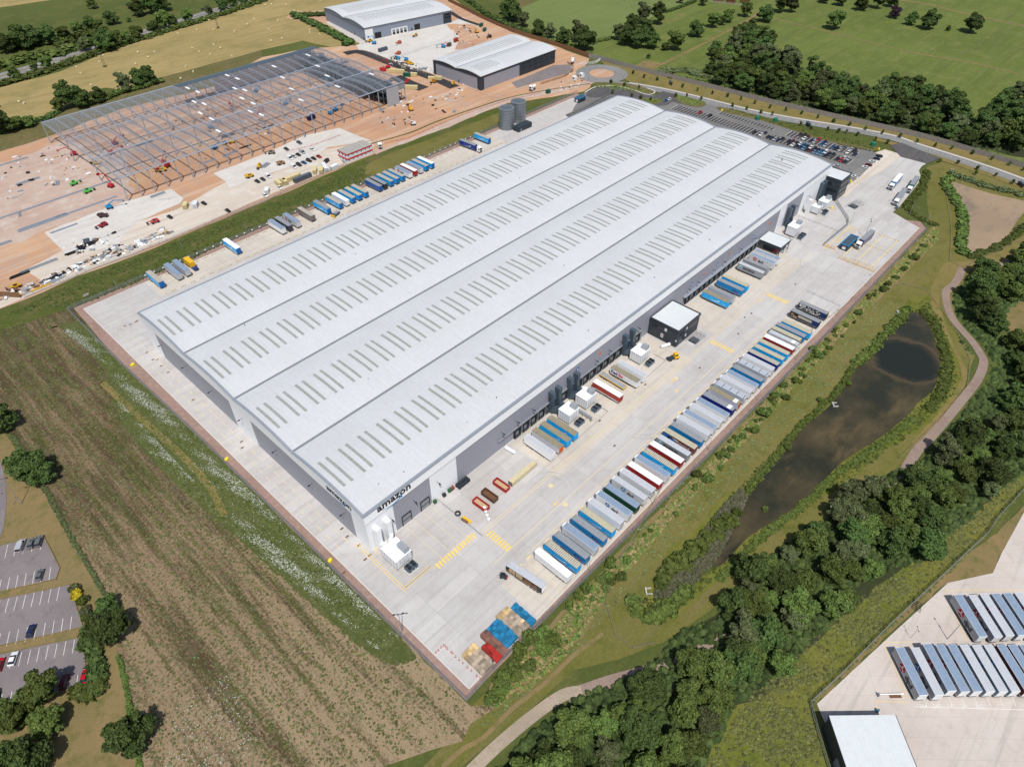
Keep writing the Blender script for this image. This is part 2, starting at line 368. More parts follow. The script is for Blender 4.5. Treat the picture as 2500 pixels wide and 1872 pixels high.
# tuft: a ragged low dome of nine triangles
TV = [(0, 0, .75)]; TF = []
for i in range(6): a = i*1.047; TV += [(.8*math.cos(a)*(1+.3*(i % 2)), .8*math.sin(a)*(1+.3*(i % 2)), -.05), (.45*math.cos(a+.5), .45*math.sin(a+.5), .5+.12*(i % 3))]
for i in range(6): a, b, c = 1+2*i, 2+2*i, 1+2*((i+1) % 6); d = 2+2*((i+5) % 6); TF += [(a, c, b), (a, b, d), (0, d, b)]
# ================================================================== GROUND
reg('grass', soil('field_grass', ((.105, .125, .034), (.085, .105, .028), (.14, .14, .045)), .008, .05, .8, fine=.3))
reg('park', soil('parkland_grass', ((.14, .178, .042), (.115, .15, .035), (.18, .2, .06)), .012, .06, .5, fine=.28, streak=[((.01, .12), .5, (.11, .135, .04), .7), ((.015, .3), -.3, (.19, .2, .085), .35)]))
reg('crop', soil('green_crop', ((.16, .2, .065), (.135, .175, .055), (.18, .21, .08)), .01, .06, .9, fine=.15, streak=[((.01, .35), .35, (.12, .16, .05), .5)]))
reg('stubble', soil('stubble_field', ((.36, .275, .12), (.3, .235, .095), (.24, .2, .08)), .01, .04, .9, fine=.18, streak=[((.006, .25), .12, (.23, .19, .075), .6), ((.01, .5), .12, (.42, .33, .16), .45)]))
reg('planted', soil('planted_strip', ((.2, .16, .075), (.15, .14, .05), (.09, .1, .03)), .03, .3, 1.2, fine=.35, streak=[((.02, .9), 0.1, (.08, .09, .03), .6)]))
reg('dirt', soil('orange_dirt', ((.53, .32, .19), (.46, .26, .16), (.43, .3, .235)), .015, .05, 1.5, fine=.15, streak=[((.012, .15), .1, (.6, .47, .36), .55), ((.15, .015), .4, (.4, .27, .2), .3)]))
reg('pinkdirt', soil('pink_dirt', ((.5, .38, .31), (.45, .32, .26), (.55, .47, .41)), .03, .1, 1.5, fine=.15, streak=[((.02, .2), .1, (.52, .42, .35), .5)]))
reg('haul', soil('haul_road', ((.6, .53, .45), (.55, .48, .4), (.63, .58, .52)), .03, .1, 1.5, fine=.1, streak=[((.01, .4), .02, (.4, .33, .27), .5)]))
reg('gravel', soil('pink_gravel', ((.36, .24, .2), (.31, .21, .17), (.42, .31, .26)), .05, .5, 3, fine=.3))
reg('verge', soil('green_verge', ((.08, .11, .022), (.11, .115, .035), (.17, .14, .06)), .03, .12, 1, fine=.35))
reg('dryverge', soil('dry_verge', ((.2, .165, .055), (.24, .18, .07), (.13, .13, .04)), .03, .15, 1.5, fine=.2))
def meadowmat():
    m, t, b, co = base('scrub_meadow', .95, 0, .1)
    sp = nd(t, 'ShaderNodeSeparateXYZ'); t.links.new(co, sp.inputs[0])
    def mth(op, a, c, d=None):
        n = nd(t, 'ShaderNodeMath', operation=op)
        for i, v in enumerate((a, c, d)):
            if v is None: continue
            if isinstance(v, bpy.types.NodeSocket): t.links.new(v, n.inputs[i])
            else: n.inputs[i].default_value = v
        return n.outputs[0]
    bare = ramp(t, mth('MULTIPLY_ADD', noise(t, co, .03, 4), 110, sp.outputs[1]), 165, 5)
    rows = noise(t, co, 1, 5, .6, ((.55, .035, 1), .02)); rows2 = noise(t, co, 1, 5, .7, ((.14, .014, 1), .05))
    fine = noise(t, co, 1.3, 6, .78); v = mth('MULTIPLY_ADD', rows, .55, mth('MULTIPLY_ADD', rows2, .85, fine))
    v = mth('MULTIPLY_ADD', bare, .16, v)
    soilf = ramp(t, v, 1.17, 1.37)
    gr = ramp(t, noise(t, co, 1, 5, .65, ((.35, .03, 1), 0)), .45, .68)
    plants = mixc(t, gr, (.088, .064, .034, 1), (.072, .088, .024, 1)); plants = mixc(t, ramp(t, noise(t, co, .12, 5, .7), .5, .7), plants, (.15, .115, .07, 1))
    a = mixc(t, soilf, plants, mixc(t, bare, (.27, .185, .115, 1), (.34, .255, .155, 1)))
    a = mixc(t, ramp(t, noise(t, co, 3.2, 4, .8), .3, .62), mixc(t, 1.0, a, (.55, .55, .55, 1), 'MULTIPLY'), a)
    t.links.new(a, b.inputs['Base Color'])
    bp = nd(t, 'ShaderNodeBump'); bp.inputs['Strength'].default_value = .5; bp.inputs['Distance'].default_value = .5; t.links.new(fine, bp.inputs['Height']); t.links.new(bp.outputs[0], b.inputs['Normal'])
    return m
reg('meadow', meadowmat())
reg('meadow_s', soil('scrub_meadow_bare', ((.34, .25, .14), (.28, .21, .11), (.17, .14, .06)), .03, .4, 1.6, fine=.35))
reg('daisy', soil('flower_grass', ((.085, .105, .03), (.11, .12, .04), (.15, .16, .07)), .05, .4, 1.8, fine=.4))
reg('bank', soil('bank_grass', ((.155, .15, .038), (.195, .17, .055), (.11, .122, .026)), .02, .12, 1.2, fine=.3, streak=[((.02, .3), -.1, (.19, .16, .07), .5)]))
reg('rough', soil('rough_grass', ((.145, .165, .028), (.195, .185, .045), (.1, .12, .02)), .025, .15, 1.1, fine=.35))
reg('tan', soil('dry_tan_ground', ((.25, .18, .085), (.2, .16, .07), (.13, .13, .04)), .04, .2, 1.5, fine=.2))
reg('yard', concrete('yard_concrete', (.53, .51, .495), (.4, .385, .375), 18.4, 4.6, .07, .12))
reg('apron', concrete('apron_concrete', (.555, .51, .45), (.42, .38, .34), 9.2, 4.6, .06, .05))
reg('site_conc', concrete('site_concrete', (.6, .57, .53), (.5, .47, .43), 7, 7, .04, .06))
reg('dpdyard', concrete('depot_concrete', (.56, .5, .455), (.45, .4, .36), 5.5, 30, .05, .05, True, R(-42)))
reg('asphalt', soil('asphalt', ((.085, .083, .085), (.105, .1, .1), (.12, .115, .11)), .03, .3, 2, fine=.12, bump=.05, streak=[((.01, .5), R(-80), (.14, .135, .13), .4)]))
reg('lane', soil('car_park_lane', ((.17, .165, .16), (.2, .195, .19), (.15, .147, .143)), .03, .3, 2, fine=.1, bump=.05)); reg('bayblack', soil('bay_asphalt', ((.07, .065, .065), (.085, .08, .08), (.095, .09, .088)), .05, .4, 2, fine=.12, bump=.05))
reg('roadgrey', soil('road_asphalt', ((.22, .215, .21), (.25, .245, .235), (.19, .185, .18)), .03, .3, 2, fine=.1, bump=.05, streak=[((.5, .01), R(15), (.17, .165, .16), .4)]))
reg('newtar', soil('new_tarmac', ((.035, .035, .038), (.05, .048, .05), (.06, .057, .055)), .03, .3, 2, fine=.1, bump=.05))
reg('oldcar', soil('old_car_park', ((.2, .175, .175), (.23, .2, .2), (.17, .15, .15)), .05, .3, 2, fine=.12, bump=.05))
reg('track', soil('sandy_track', ((.42, .34, .26), (.36, .29, .22), (.3, .26, .17)), .08, .4, 2, fine=.2))
reg('path', soil('pink_path', ((.3, .225, .185), (.26, .19, .155), (.33, .26, .21)), .08, .4, 2, fine=.2))
def watermat(name, c1, c2, c3, sc, ring=None):
    m, t, b, co = base(name, .3, 0, .3)
    a = mixc(t, ramp(t, noise(t, co, sc, 6, .62, ((1, 1, 1), 0)), .42, .62), L3(c1), L3(c2)); a = mixc(t, ramp(t, noise(t, co, sc*2.3, 6, .7, ((.4, 1, 1), .2)), .52, .68), a, L3(c3))
    if ring:
        v = nd(t, 'ShaderNodeVectorMath', operation='DISTANCE'); t.links.new(co, v.inputs[0]); v.inputs[1].default_value = (ring[0], ring[1], ring[3])
        n = noise(t, co, .12, 4); ad = nd(t, 'ShaderNodeMath', operation='MULTIPLY_ADD'); t.links.new(n, ad.inputs[0]); ad.inputs[1].default_value = 7; t.links.new(v.outputs['Value'], ad.inputs[2])
        f = ramp(t, ad.outputs[0], ring[2]+6.5, ring[2]+1); a = mixc(t, f, a, L3(ring[4]))
        d = nd(t, 'ShaderNodeMath', operation='SUBTRACT'); t.links.new(ad.outputs[0], d.inputs[0]); d.inputs[1].default_value = ring[2]+5.2; ab = nd(t, 'ShaderNodeMath', operation='ABSOLUTE'); t.links.new(d.outputs[0], ab.inputs[0])
        a = mixc(t, ramp(t, ab.outputs[0], 1.8, 0), a, (.075, .055, .03, 1))
    t.links.new(a, b.inputs['Base Color'])
    bp = nd(t, 'ShaderNodeBump'); bp.inputs['Strength'].default_value = .06; t.links.new(noise(t, co, 1.2, 3), bp.inputs['Height']); t.links.new(bp.outputs[0], b.inputs['Normal'])
    return m
rc = G(2210, 880)
reg('pond', watermat('pond_water', (.026, .027, .016), (.07, .055, .028), (.1, .074, .036), .035, (rc[0], rc[1], 13.5, .3, (.016, .019, .014))))
reg('pond2', watermat('muddy_water', (.33, .235, .145), (.29, .205, .13), (.19, .155, .105), .03))
N9 = 4500
sheet('ground', [(-N9, -N9), (N9, -N9), (N9, N9), (-N9, N9)], 0, 'grass', 'green grassland all round the warehouses', 'ground')
# ---- north-west: fields, main road, construction site
sheet('stubble_field', C([(-60, 240), (0, 214), (145, 176), (289, 116), (434, 72), (640, 6), (760, -60), (960, -60), (920, -2), (900, 40), (880, 105), (830, 120), (740, 100), (640, 122), (500, 165), (390, 190), (300, 215), (215, 240), (148, 262), (101, 291), (0, 302), (-60, 330)]), .03, 'stubble', 'golden cut stubble field with baling rows', 'field', edge=(12, 1.2))
sheet('mown_mound', C([(222, 232), (240, 219), (262, 215), (285, 220), (293, 234), (280, 243), (240, 248)]), .09, 'verge', 'dark green mound at the edge of the stubble field', 'grass patch', sm=3)
sheet('far_field', C([(-100, 22), (0, 19), (130, 0), (160, -30), (-120, -30)]), .04, 'stubble', 'pale harvested field in the far corner', 'field')
sheet('planted_strip', C([(-60, 335), (0, 305), (100, 292), (220, 245), (400, 188), (640, 122), (640, 140), (520, 215), (300, 266), (150, 325), (0, 372), (-60, 390)]), .05, 'planted', 'brown planted strip beside the steel frame', 'field', edge=(10, .8))
mwy = smooth(C([(-120, 214), (0, 187), (145, 146), (230, 121), (330, 86), (440, 53), (535, 24), (640, -8), (760, -45)]), 5, False)
ribbon('motorway', mwy, 15, .06, 'roadgrey', 'grey dual carriageway running behind the hedges', 'road', 0)
ribbon('motorway_verge', [(x-9*.3, y-11) for x, y in mwy], 7, .05, 'dryverge', 'dry verge along the dual carriageway', 'verge', 0)
for k, off in enumerate((-3.6, 3.6)):
    A, B = ribbon_pts(mwy, abs(off)*2); q = A if off > 0 else B; mb = MB()
    for i in range(len(q)-1):
        a, b = q[i], q[i+1]; n = max(1, int((b-a).length/12))
        for j in range(n): p = a+(b-a)*(j/n); e = a+(b-a)*((j+.4)/n); d = (e-p).normalized(); nn = Vector((-d.y, d.x))*.14; mb.add([(v.x, v.y, .09) for v in (p+nn, e+nn, e-nn, p-nn)], [(0, 3, 2, 1)])
    tag(mb.build('lane_marking', ['mark_w']), 'white broken lane line on the %s carriageway' % ('far' if off > 0 else 'near'), 'road marking', None, 'structure')
ribbon('central_reserve', mwy, 1.4, .08, 'dryverge', 'narrow grass reserve in the middle of the dual carriageway', 'verge', 0)
site = C([(-70, 395), (0, 372), (150, 323), (300, 265), (520, 213), (640, 140), (760, 118), (870, 112), (900, 100), (790, 60), (700, 45), (715, 30), (810, 25), (1060, -25), (1100, -5), (1180, 45), (1262, 84), (1350, 112), (1440, 144), (1425, 170), (1455, 190), (1440, 215), (1425, 224), (1240, 254), (968, 354), (910, 378), (847, 404), (640, 495), (428, 583), (330, 623), (231, 658), (58, 731), (0, 756), (-80, 790)])
sheet('construction_ground', site, .06, 'dirt', 'bare orange earth of the construction site', 'ground', edge=(8, 1.0))
sheet('pink_ground', C([(-60, 430), (0, 400), (150, 345), (300, 380), (330, 470), (240, 520), (130, 555), (0, 610), (-60, 640)]), .08, 'pinkdirt', 'pale pink levelled earth left of the steel frame', 'ground', edge=(5, 2.5))
sheet('haul_road', C([(-80, 770), (0, 735), (110, 690), (60, 660), (150, 615), (280, 560), (430, 512), (560, 440), (667, 425), (760, 372), (905, 345), (912, 356), (847, 400), (667, 472), (480, 556), (330, 619), (231, 654), (58, 727), (0, 752), (-80, 786)]), .1, 'haul', 'pale dusty haul road along the site edge', 'road', edge=(8, .5))
sheet('site_slab', C([(108, 568), (289, 497), (352, 480), (417, 462), (448, 485), (440, 497), (330, 545), (300, 575), (290, 600), (220, 612), (165, 622)]), .12, 'site_conc', 'pale concrete slab at the corner of the steel frame', 'slab', edge=(8, .3))
sheet('site_car_park', C([(521, 424), (640, 378), (700, 352), (747, 329), (830, 352), (905, 346), (800, 360), (745, 392), (640, 432), (560, 460), (553, 445)]), .12, 'site_conc', 'pale concrete parking area beside the steel frame', 'car park', edge=(8, .3))
sheet('compound_slab', C([(750, 330), (828, 313), (880, 335), (905, 343), (850, 352), (826, 354)]), .125, 'site_conc', 'fenced concrete slab above the site cabins', 'slab')
sheet('north_yard', C([(870, 112), (893, 101), (1100, 56), (1130, 42), (1190, 80), (1230, 95), (1100, 130), (1059, 150), (1060, 182), (960, 150), (878, 124)]), .1, 'site_conc', 'concrete yard between the two new warehouses', 'yard', edge=(10, .3))
sheet('north_path', C([(796, 57), (806, 50), (893, 102), (886, 112)]), .12, 'concrete', 'pale concrete strip along the end of the far warehouse', 'pavement')
sheet('red_ground', C([(1090, 60), (1150, 60), (1225, 92), (1180, 118), (1110, 122), (1120, 90)]), .13, 'dirt', 'patch of dug red earth between the new warehouses', 'ground', edge=(4, 1.2))
ribbon('new_road', C([(842, 132), (882, 128), (960, 157), (1060, 192), (1110, 214)]), 9.5, .14, 'newtar', 'freshly laid black tarmac road between the buildings', 'road', 4)
ribbon('new_road_branch', C([(965, 188), (1000, 205), (1035, 218)]), 11, .15, 'newtar', 'black tarmac lay-by beside the stacked containers', 'road', 3)
ribbon('north_tarmac', C([(1100, 30), (1125, 46), (1170, 62)]), 5, .14, 'newtar', 'black tarmac strip at the end of the far warehouse', 'road', 3)
sheet('office_car_park', C([(1250, 203), (1352, 160), (1392, 158), (1398, 170), (1380, 182), (1320, 198), (1262, 216)]), .13, 'oldcar', 'unfinished grey car park beside the nearer new warehouse', 'car park', edge=(6, .5))
ribbon('site_road', C([(1455, 196), (1400, 212), (1330, 228), (1240, 246), (1130, 288), (1040, 330), (960, 362), (915, 376)]), 8, .16, 'pinkdirt', 'dusty pink site road along the green verge', 'road', 4)
ribbon('site_road_edge', C([(1440, 205), (1330, 222), (1240, 240), (1130, 275), (1060, 300), (1000, 325), (905, 352), (870, 360)]), 1.6, .18, 'planted', 'muddy ditch edge of the site road', 'ground', 4)
# ---- verge between site and yard
sheet('north_verge', C([(-100, 800), (0, 760), (58, 735), (231, 662), (330, 627), (640, 499), (847, 408), (910, 382), (968, 358), (1240, 258), (1425, 228), (1450, 222), (1395, 262), (1286, 274), (1222, 309), (1123, 352), (1054, 387), (881, 458), (650, 551), (540, 594), (428, 662), (179, 753), (60, 790), (-100, 830)]), .2, 'verge', 'long green verge between the yard and the construction site', 'verge', edge=(6, .5))
sheet('dry_bank', C([(870, 425), (910, 395), (968, 368), (1060, 338), (1240, 268), (1222, 300), (1123, 345), (1054, 378), (930, 430)]), .23, 'bank', 'dry grass bank below the site cabins', 'verge', edge=(5, .6))
# ---- yard
YX0, YY0, YY1 = -9.6, -56.0, 203.2
yard = [(YX0, YY0), (337.5, YY0)]+C([(2179, 519), (2196, 505), (2225, 470), (2243, 446), (2247, 430), (2243, 417), (2250, 407), (2262, 400), (2240, 391), (2199, 383), (2150, 378), (2110, 425), (2087, 455)])+[(352, 0), (345, 10), (345, 160), (358, 196), (352, YY1), (YX0, YY1)]
sheet('gravel_margin', [(-12.4, -57.8), (20, -57.6), (77, -58.5), (114, -59.2), (220, -59.9), (339, -59.6), (345, -54), (337, -40), (330, 120), (360, 203), (362, 207.6), (-12.6, 207.6), (-15, 150), (-13.4, 85)], .24, 'gravel', 'pink gravel margin around the concrete yard', 'gravel', edge=(8, .15))
sheet('yard', yard, .27, 'yard', 'pale concrete lorry yard around the main warehouse', 'yard')
sheet('dock_apron', [(66, -25.5), (156, -25.5), (156, -1), (66, -1)], .29, 'apron', 'stained concrete apron in front of the near loading docks', 'apron')
sheet('bay_surface', C([(1380, 282), (1388, 288), (1505, 236), (1495, 228)]), .322, 'bayblack', 'dark bays beside the north wall of the warehouse', 'car park')
sheet('dock_apron', [(178, -23.5), (262, -23.5), (262, -1), (178, -1)], .29, 'apron', 'stained concrete apron in front of the far loading docks', 'apron')
sheet('north_apron', [(20, 186), (262, 186), (262, 203), (20, 203)], .29, 'apron', 'sandy parking apron under the north row of trailers', 'apron')
sheet('trailer_bays', [(20, -55.8), (230, -55.8), (230, -40), (20, -40)], .29, 'apron', 'marked concrete bays under the south row of trailers', 'apron')
def kerb(name, pts, label, closed=False, w_=.3, mt='kerb'):
    mb = MB(); n = len(pts)
    for i in range(n if closed else n-1):
        a, b = pts[i], pts[(i+1) % n]; mb.bar((a[0], a[1], .3), (b[0], b[1], .3), w_, .26)
    return tag(mb.build(name, [mt]), label, 'kerb', None, 'structure')
kerb('kerb', [(YX0, YY1), (YX0, YY0), (337.5, YY0)], 'pale concrete kerb along the west and south yard edges')
kerb('kerb', [(YX0, YY1), (352, YY1)], 'pale concrete kerb along the north yard edge')
def lines(name, segs, wdt, z, mat, label):
    mb = MB()
    for a, b in segs:
        d = Vector((b[0]-a[0], b[1]-a[1])); l = d.length
        if l < .01: continue
        nn = Vector((-d.y, d.x))/l*wdt/2; mb.add([(a[0]+nn.x, a[1]+nn.y, z), (b[0]+nn.x, b[1]+nn.y, z), (b[0]-nn.x, b[1]-nn.y, z), (a[0]-nn.x, a[1]-nn.y, z)], [(0, 3, 2, 1)])
    return tag(mb.build(name, [mat]), label, 'road marking', None, 'structure')
def dash(x0, x1, y, on, off, horiz=True):
    out = []; x = x0
    while x < x1: out.append(((x, y), (min(x+on, x1), y)) if horiz else ((y, x), (y, min(x+on, x1)))); x += on+off
    return out
lines('yard_line', [((30, -21.2), (270, -24.2)), ((30, -22.2), (270, -25.2)), ((24, -32.9), (226, -35.2)), ((34, -38.4), (200, -38.4))], .22, .32, 'mark_f', 'faded yellow lane lines along the south yard')
lines('trailer_bay_line', [((32.2+4.6*k, -40.6), (32.2+4.6*k, -55.6)) for k in range(-1, 42)], .16, .32, 'mark_f', 'faded yellow lines between the south trailer bays')
lines('trailer_bay_stop', [((32.6+4.6*k, -39.6), (34.8+4.6*k, -39.6)) for k in range(-1, 38)], .7, .325, 'mark_f', 'faded yellow blocks in front of the south trailer bays')
lines('dock_bay_line', [((68.2+4.6*k, -2.6), (68.2+4.6*k, -19)) for k in list(range(0, 19))+list(range(26, 42))], .14, .32, 'mark_f', 'faded yellow lines between the dock bays')
lines('crossing_mark', [((11.3+1.33*k, -19.1), (11.0+1.33*k, -21.4)) for k in range(13)], .72, .325, 'mark_y', 'yellow zebra crossing by the corner plant unit')
lines('crossing_mark', [((30.2, -23.6-1.25*k), (33, -23.6-1.25*k)) for k in range(8)], .7, .325, 'mark_y', 'yellow zebra crossing beside the open skips')
lines('crossing_mark', [((171, -24.8-1.25*k), (173.8, -24.8-1.25*k)) for k in range(9)], .7, .325, 'mark_y', 'yellow zebra crossing in front of the dark office block')
lines('crossing_mark', [((221, -25.6-1.2*k), (224, -25.6-1.2*k)) for k in range(9)], .7, .325, 'mark_y', 'yellow zebra crossing nearest to the gatehouse')
lines('west_line', dash(8, 186, -3.2, 3, 2.2, False)+dash(8, 186, -6.6, 3, 2.2, False), .22, .32, 'mark_f', 'broken yellow lines along the west side of the warehouse')
lines('walk_line', [((-1.4, -18.2), (9.2, -18.2)), ((-1.4, -19.0), (9.6, -19.0)), ((-1.4, -19), (-1.4, 6)), ((-2.2, -19.8), (-2.2, 6)), ((9.5, -19.8), (28.5, -19.8))], .2, .322, 'mark_y', 'yellow walkway lines round the corner plant unit')
lines('bay_line', [((x, -1), (x, -19)) for x in (14, 17.5, 22, 25.5)], .14, .32, 'mark_f', 'thin yellow lines in front of the level access doors')
for nm, y, lab in (('stop_line', 186.6, 'black and yellow dashes along the north wall side'), ('stop_line', 202.0, 'black and yellow dashes behind the north trailer bays')):
    segs = []; k = 0
    for x in range(22, 262):
        if (x//1) % 5 < 3: segs.append(((x+.1, y), (x+.55, y)))
    lines(nm, segs, .55, .325, 'mark_y', lab); lines(nm, [((a[0]+.45, a[1]), (b[0]+.4, b[1])) for a, b in segs], .55, .327, 'black', lab.replace('black and yellow', 'black'))
lines('trailer_bay_line', [((22+4.6*k, 188), (22+4.6*k, 202)) for k in range(52)], .16, .32, 'mark_f', 'faded yellow lines between the north trailer bays')
def arrow(x, y, d, lab):
    mb = MB(); T = lambda a, b: (x+d*a, y+b, .326)
    mb.add([T(0, -.12), T(3, -.12), T(3, .12), T(0, .12)], [(0, 1, 2, 3)]); mb.add([T(3, -.6), T(4.6, 0), T(3, .6)], [(0, 1, 2)])
    return tag(mb.build('arrow_marking', ['mark_y']), lab, 'road marking', None, 'structure')
for q, d, l in ((C([(1412, 1258)])[0], 1, 'yellow direction arrow left of the tyre marks, near the skips'), (C([(1370, 1218)])[0], -1, 'yellow direction arrow pointing back beside the skips'), (C([(1632, 940)])[0], 1, 'yellow arrow before the plant units'), (C([(1662, 945)])[0], -1, 'yellow arrow between the two yard lanes'), (C([(1850, 742)])[0], 1, 'yellow arrow near the far crossing')): arrow(q[0], q[1], d, l)
for q, l in (((1380, 1232), 'near the skips'), (((1345, 1187)), 'by the cream tank'), (((1650, 925)), 'mid yard'), (((1660, 1010)), 'mid yard south side')):
    a = G(*q); mb = MB(); mb.add([(a[0]+1.0*math.cos(i*.5236), a[1]+1.0*math.sin(i*.5236), .326) for i in range(12)], [tuple(range(12))]); tag(mb.build('speed_roundel', ['mark_f']), 'faded yellow speed roundel painted '+l, 'road marking', None, 'structure')
for y in (-27.4, -32.6, -37.6, -41.2, -44.8, -48.4, -52.5):
    sg_ = [((x, y), (x+1.1, y)) for x in np.arange(279, 318, 2.3)] if y in (-32.6, -41.2, -48.4) else [((281, y), (316, y))]
    lines('gate_lane_line', sg_, .35, .323, 'mark_y', 'yellow lane line %s of the gatehouse' % ('north' if y > -33 else 'south'))
for x in (281.5, 315.5, 300): lines('gate_stop_line', dash(-54, -41, x, .8, .7, False), .35, .324, 'mark_y', 'dashed yellow line across the gatehouse lanes'); lines('gate_stop_line', dash(-53.2, -41, x, .6, .9, False), .35, .326, 'black', 'dashed black line across the gatehouse lanes')
for x in (290, 306): MBh = lines('hatched_box', [((x+i*1.1, -27), (x+i*1.1+1.6, -31)) for i in range(7)], .4, .3245, 'mark_f', 'faded yellow hatched box beside the mesh fence')
# expansion joints, drains and tyre marks
mb = MB()
for p in C([(1575, 940), (1500, 1089), (1818, 776), (1834, 766), (1708, 899), (1802, 816), (1941, 695), (2076, 731), (2081, 727), (892, 1295), (835, 1291), (848, 1310), (876, 1332), (903, 1356), (892, 1366), (840, 1398), (472, 977), (590, 1079), (592, 1094), (360, 861), (374, 879), (384, 879), (395, 894), (411, 910), (1464, 1028), (305, 797), (319, 793), (332, 787), (336, 784)]): mb.box(p[0]-.6, p[0]+.6, p[1]-.3, p[1]+.3, .28, .31)
tag(mb.build('drain_cover', ['brown']), 'small rusty drain covers set in the yard concrete', 'drain covers', None, 'structure')
reg('tyre', plain('tyre_mark', (.4, .385, .37), .9, 0, .1))
for q, r0, a0, a1, l in (((1345, 1195), 6, -.6, 1.5, 'beside the cream tank'), ((1995, 650), 6.5, 1.6, 4.4, 'before the gatehouse'), ((1560, 1000), 14, 3.6, 4.6, 'in front of the plant units')):
    c = G(*q); 
    for k in range(2): ribbon('tyre_marks', [(c[0]+(r0+k*1.9)*math.cos(a0+(a1-a0)*i/14), c[1]+(r0+k*1.9)*math.sin(a0+(a1-a0)*i/14)) for i in range(15)], .3, .318+k*.002, 'tyre', 'curved dark tyre marks '+l, 'tyre marks', 0)
# ---- east: staff car park, roads, verges
sheet('staff_car_park', C([(1390, 292), (1402, 262), (1428, 228), (1450, 218), (1490, 213), (1530, 216), (1565, 228), (1600, 236), (1640, 226), (1720, 248), (1760, 266), (1880, 300), (2010, 340), (2050, 355), (2130, 372), (2150, 379), (2110, 425), (2085, 462)])+[(350, 0), (336, 5), (336, 140)], .3, 'lane', 'dark asphalt staff car park behind the main warehouse', 'car park')
road = C([(1461, 200), (1530, 208), (1613, 222), (1700, 242), (1870, 283), (2143, 330), (2250, 362), (2400, 410), (2500, 446), (2640, 500)])
ribbon('main_road', road, 9.5, .32, 'roadgrey', 'grey main road past the staff car park', 'road', 5)
sheet('main_road_verge', C([(1467, 150), (1529, 166), (1600, 184), (1674, 202), (1770, 226), (1880, 254), (2010, 284), (2149, 315), (2265, 342), (2381, 376), (2500, 412), (2640, 470), (2640, 490), (2500, 440), (2400, 404), (2250, 357), (2143, 325), (1870, 278), (1700, 237), (1613, 217), (1540, 202), (1500, 185)]), .27, 'dryverge', 'wide dry grass verge between the main road and the timber fence', 'verge')
ribbon('main_road_verge', [(x-7.4, y-2.0) for x, y in road[5:]], 5.5, .28, 'dryverge', 'dry verge on the pond side of the main road', 'verge', 5)
ribbon('main_road_pavement', [(x+4.6, y+1.0) for x, y in road[1:]], 2, .335, 'concrete', 'pale pavement along the main road', 'pavement', 5)
rb = G(1469, 181); mb = MB()
def roundel(nm, r, z, mat, lab, cat): return sheet(nm, [(rb[0]+r*math.cos(i*.2618), rb[1]+r*math.sin(i*.2618)) for i in range(24)], z, mat, lab, cat)
roundel('roundabout', 21, .34, 'roadgrey', 'grey road surface of the roundabout', 'road'); roundel('roundabout_island', 10, .4, 'dirt', 'bare earth island of the roundabout', 'island')
sheet('access_loop', C([(1432, 228), (1455, 216), (1490, 213), (1530, 217), (1565, 229), (1598, 238), (1640, 252), (1600, 262), (1540, 250), (1500, 238), (1440, 240)]), .325, 'asphalt', 'dark curved access road behind the warehouse', 'road', sm=2)
kerb('kerb', smooth(C([(1428, 227), (1452, 214), (1480, 211), (1510, 212), (1540, 219), (1565, 228), (1582, 232), (1596, 229), (1597, 223), (1580, 217)]), 4, False), 'pale kerb sweeping round the dark access road', w_=.8)
sheet('kiosk_junction', C([(1595, 238), (1618, 224), (1700, 244), (1690, 262), (1640, 250), (1605, 258)]), .345, 'asphalt', 'dark asphalt entrance to the staff car park', 'road')
sheet('gate_junction', C([(2172, 356), (2200, 350), (2296, 388), (2262, 401), (2198, 384)]), .35, 'asphalt', 'dark asphalt mouth of the lorry entrance', 'road')
sheet('footway', C([(2046, 470), (2100, 432), (2150, 380), (2136, 374), (2160, 366), (2205, 380), (2150, 420), (2100, 448), (2062, 485)]), .34, 'haul', 'sandy footway between the car park and lorry entrance', 'pavement')
for pts, lab in (([(1442, 212), (1460, 202), (1540, 207), (1590, 221), (1592, 228), (1575, 231), (1550, 226), (1500, 211)], 'planted island between the roundabout and the dark access road'), ([(1645, 232), (1720, 250), (1715, 262), (1690, 262), (1660, 252)], 'planted island beside the blue car'), ([(1757, 262), (1900, 296), (2060, 340), (2135, 355), (2140, 370), (2060, 356), (1980, 335), (1860, 296), (1765, 275)], 'long planted bed between car park and main road'), ([(1560, 240), (1620, 244), (1640, 240), (1600, 256), (1585, 254)], 'small planted wedge behind the warehouse corner')):
    sheet('planting_bed', C(pts), .36, 'planted', lab, 'planting bed', sm=2)
LW = .15
def bays(x0, x1, y0, y1, step, lab, yl=True):
    sheet('bay_surface', [(x0, y0), (x1, y0), (x1, y1), (x0, y1)], .322, 'bayblack', 'dark surface under the '+lab, 'car park')
    n = int(round((y1-y0)/step)); segs = [((x0, y0+step*k), (x1, y0+step*k)) for k in range(n+1)]
    return lines('parking_bays', segs, LW*1.3, .345, 'mark_w', lab)
bays(385.6, 395.2, 66, 137.5, 2.5, 'white bays of the empty middle row in the car park'); bays(385.6, 395.2, 6, 62, 2.5, 'white bays of the full middle row near the office')
bays(400, 410, 8, 55, 2.5, 'white bays of the second row near the office'); bays(415.5, 420, 2.5, 48, 2.5, 'white bays along the planted bed near the office')
bays(401.5, 406, 66, 108, 2.5, 'white bays along the planted bed beyond the crossing'); bays(399, 408, 137, 152, 2.5, 'white bays beside the blue car')
lines('parking_bays', [((372+2.6*k, -1.5), (372+2.6*k, -7)) for k in range(16)], .2, .35, 'mark_w', 'white bays along the sandy footway')
mb = MB(); q = C([(1380, 280), (1500, 229)]); a, b = Vector(q[0]), Vector(q[1]); d = (b-a).normalized(); nn = Vector((-d.y, d.x))
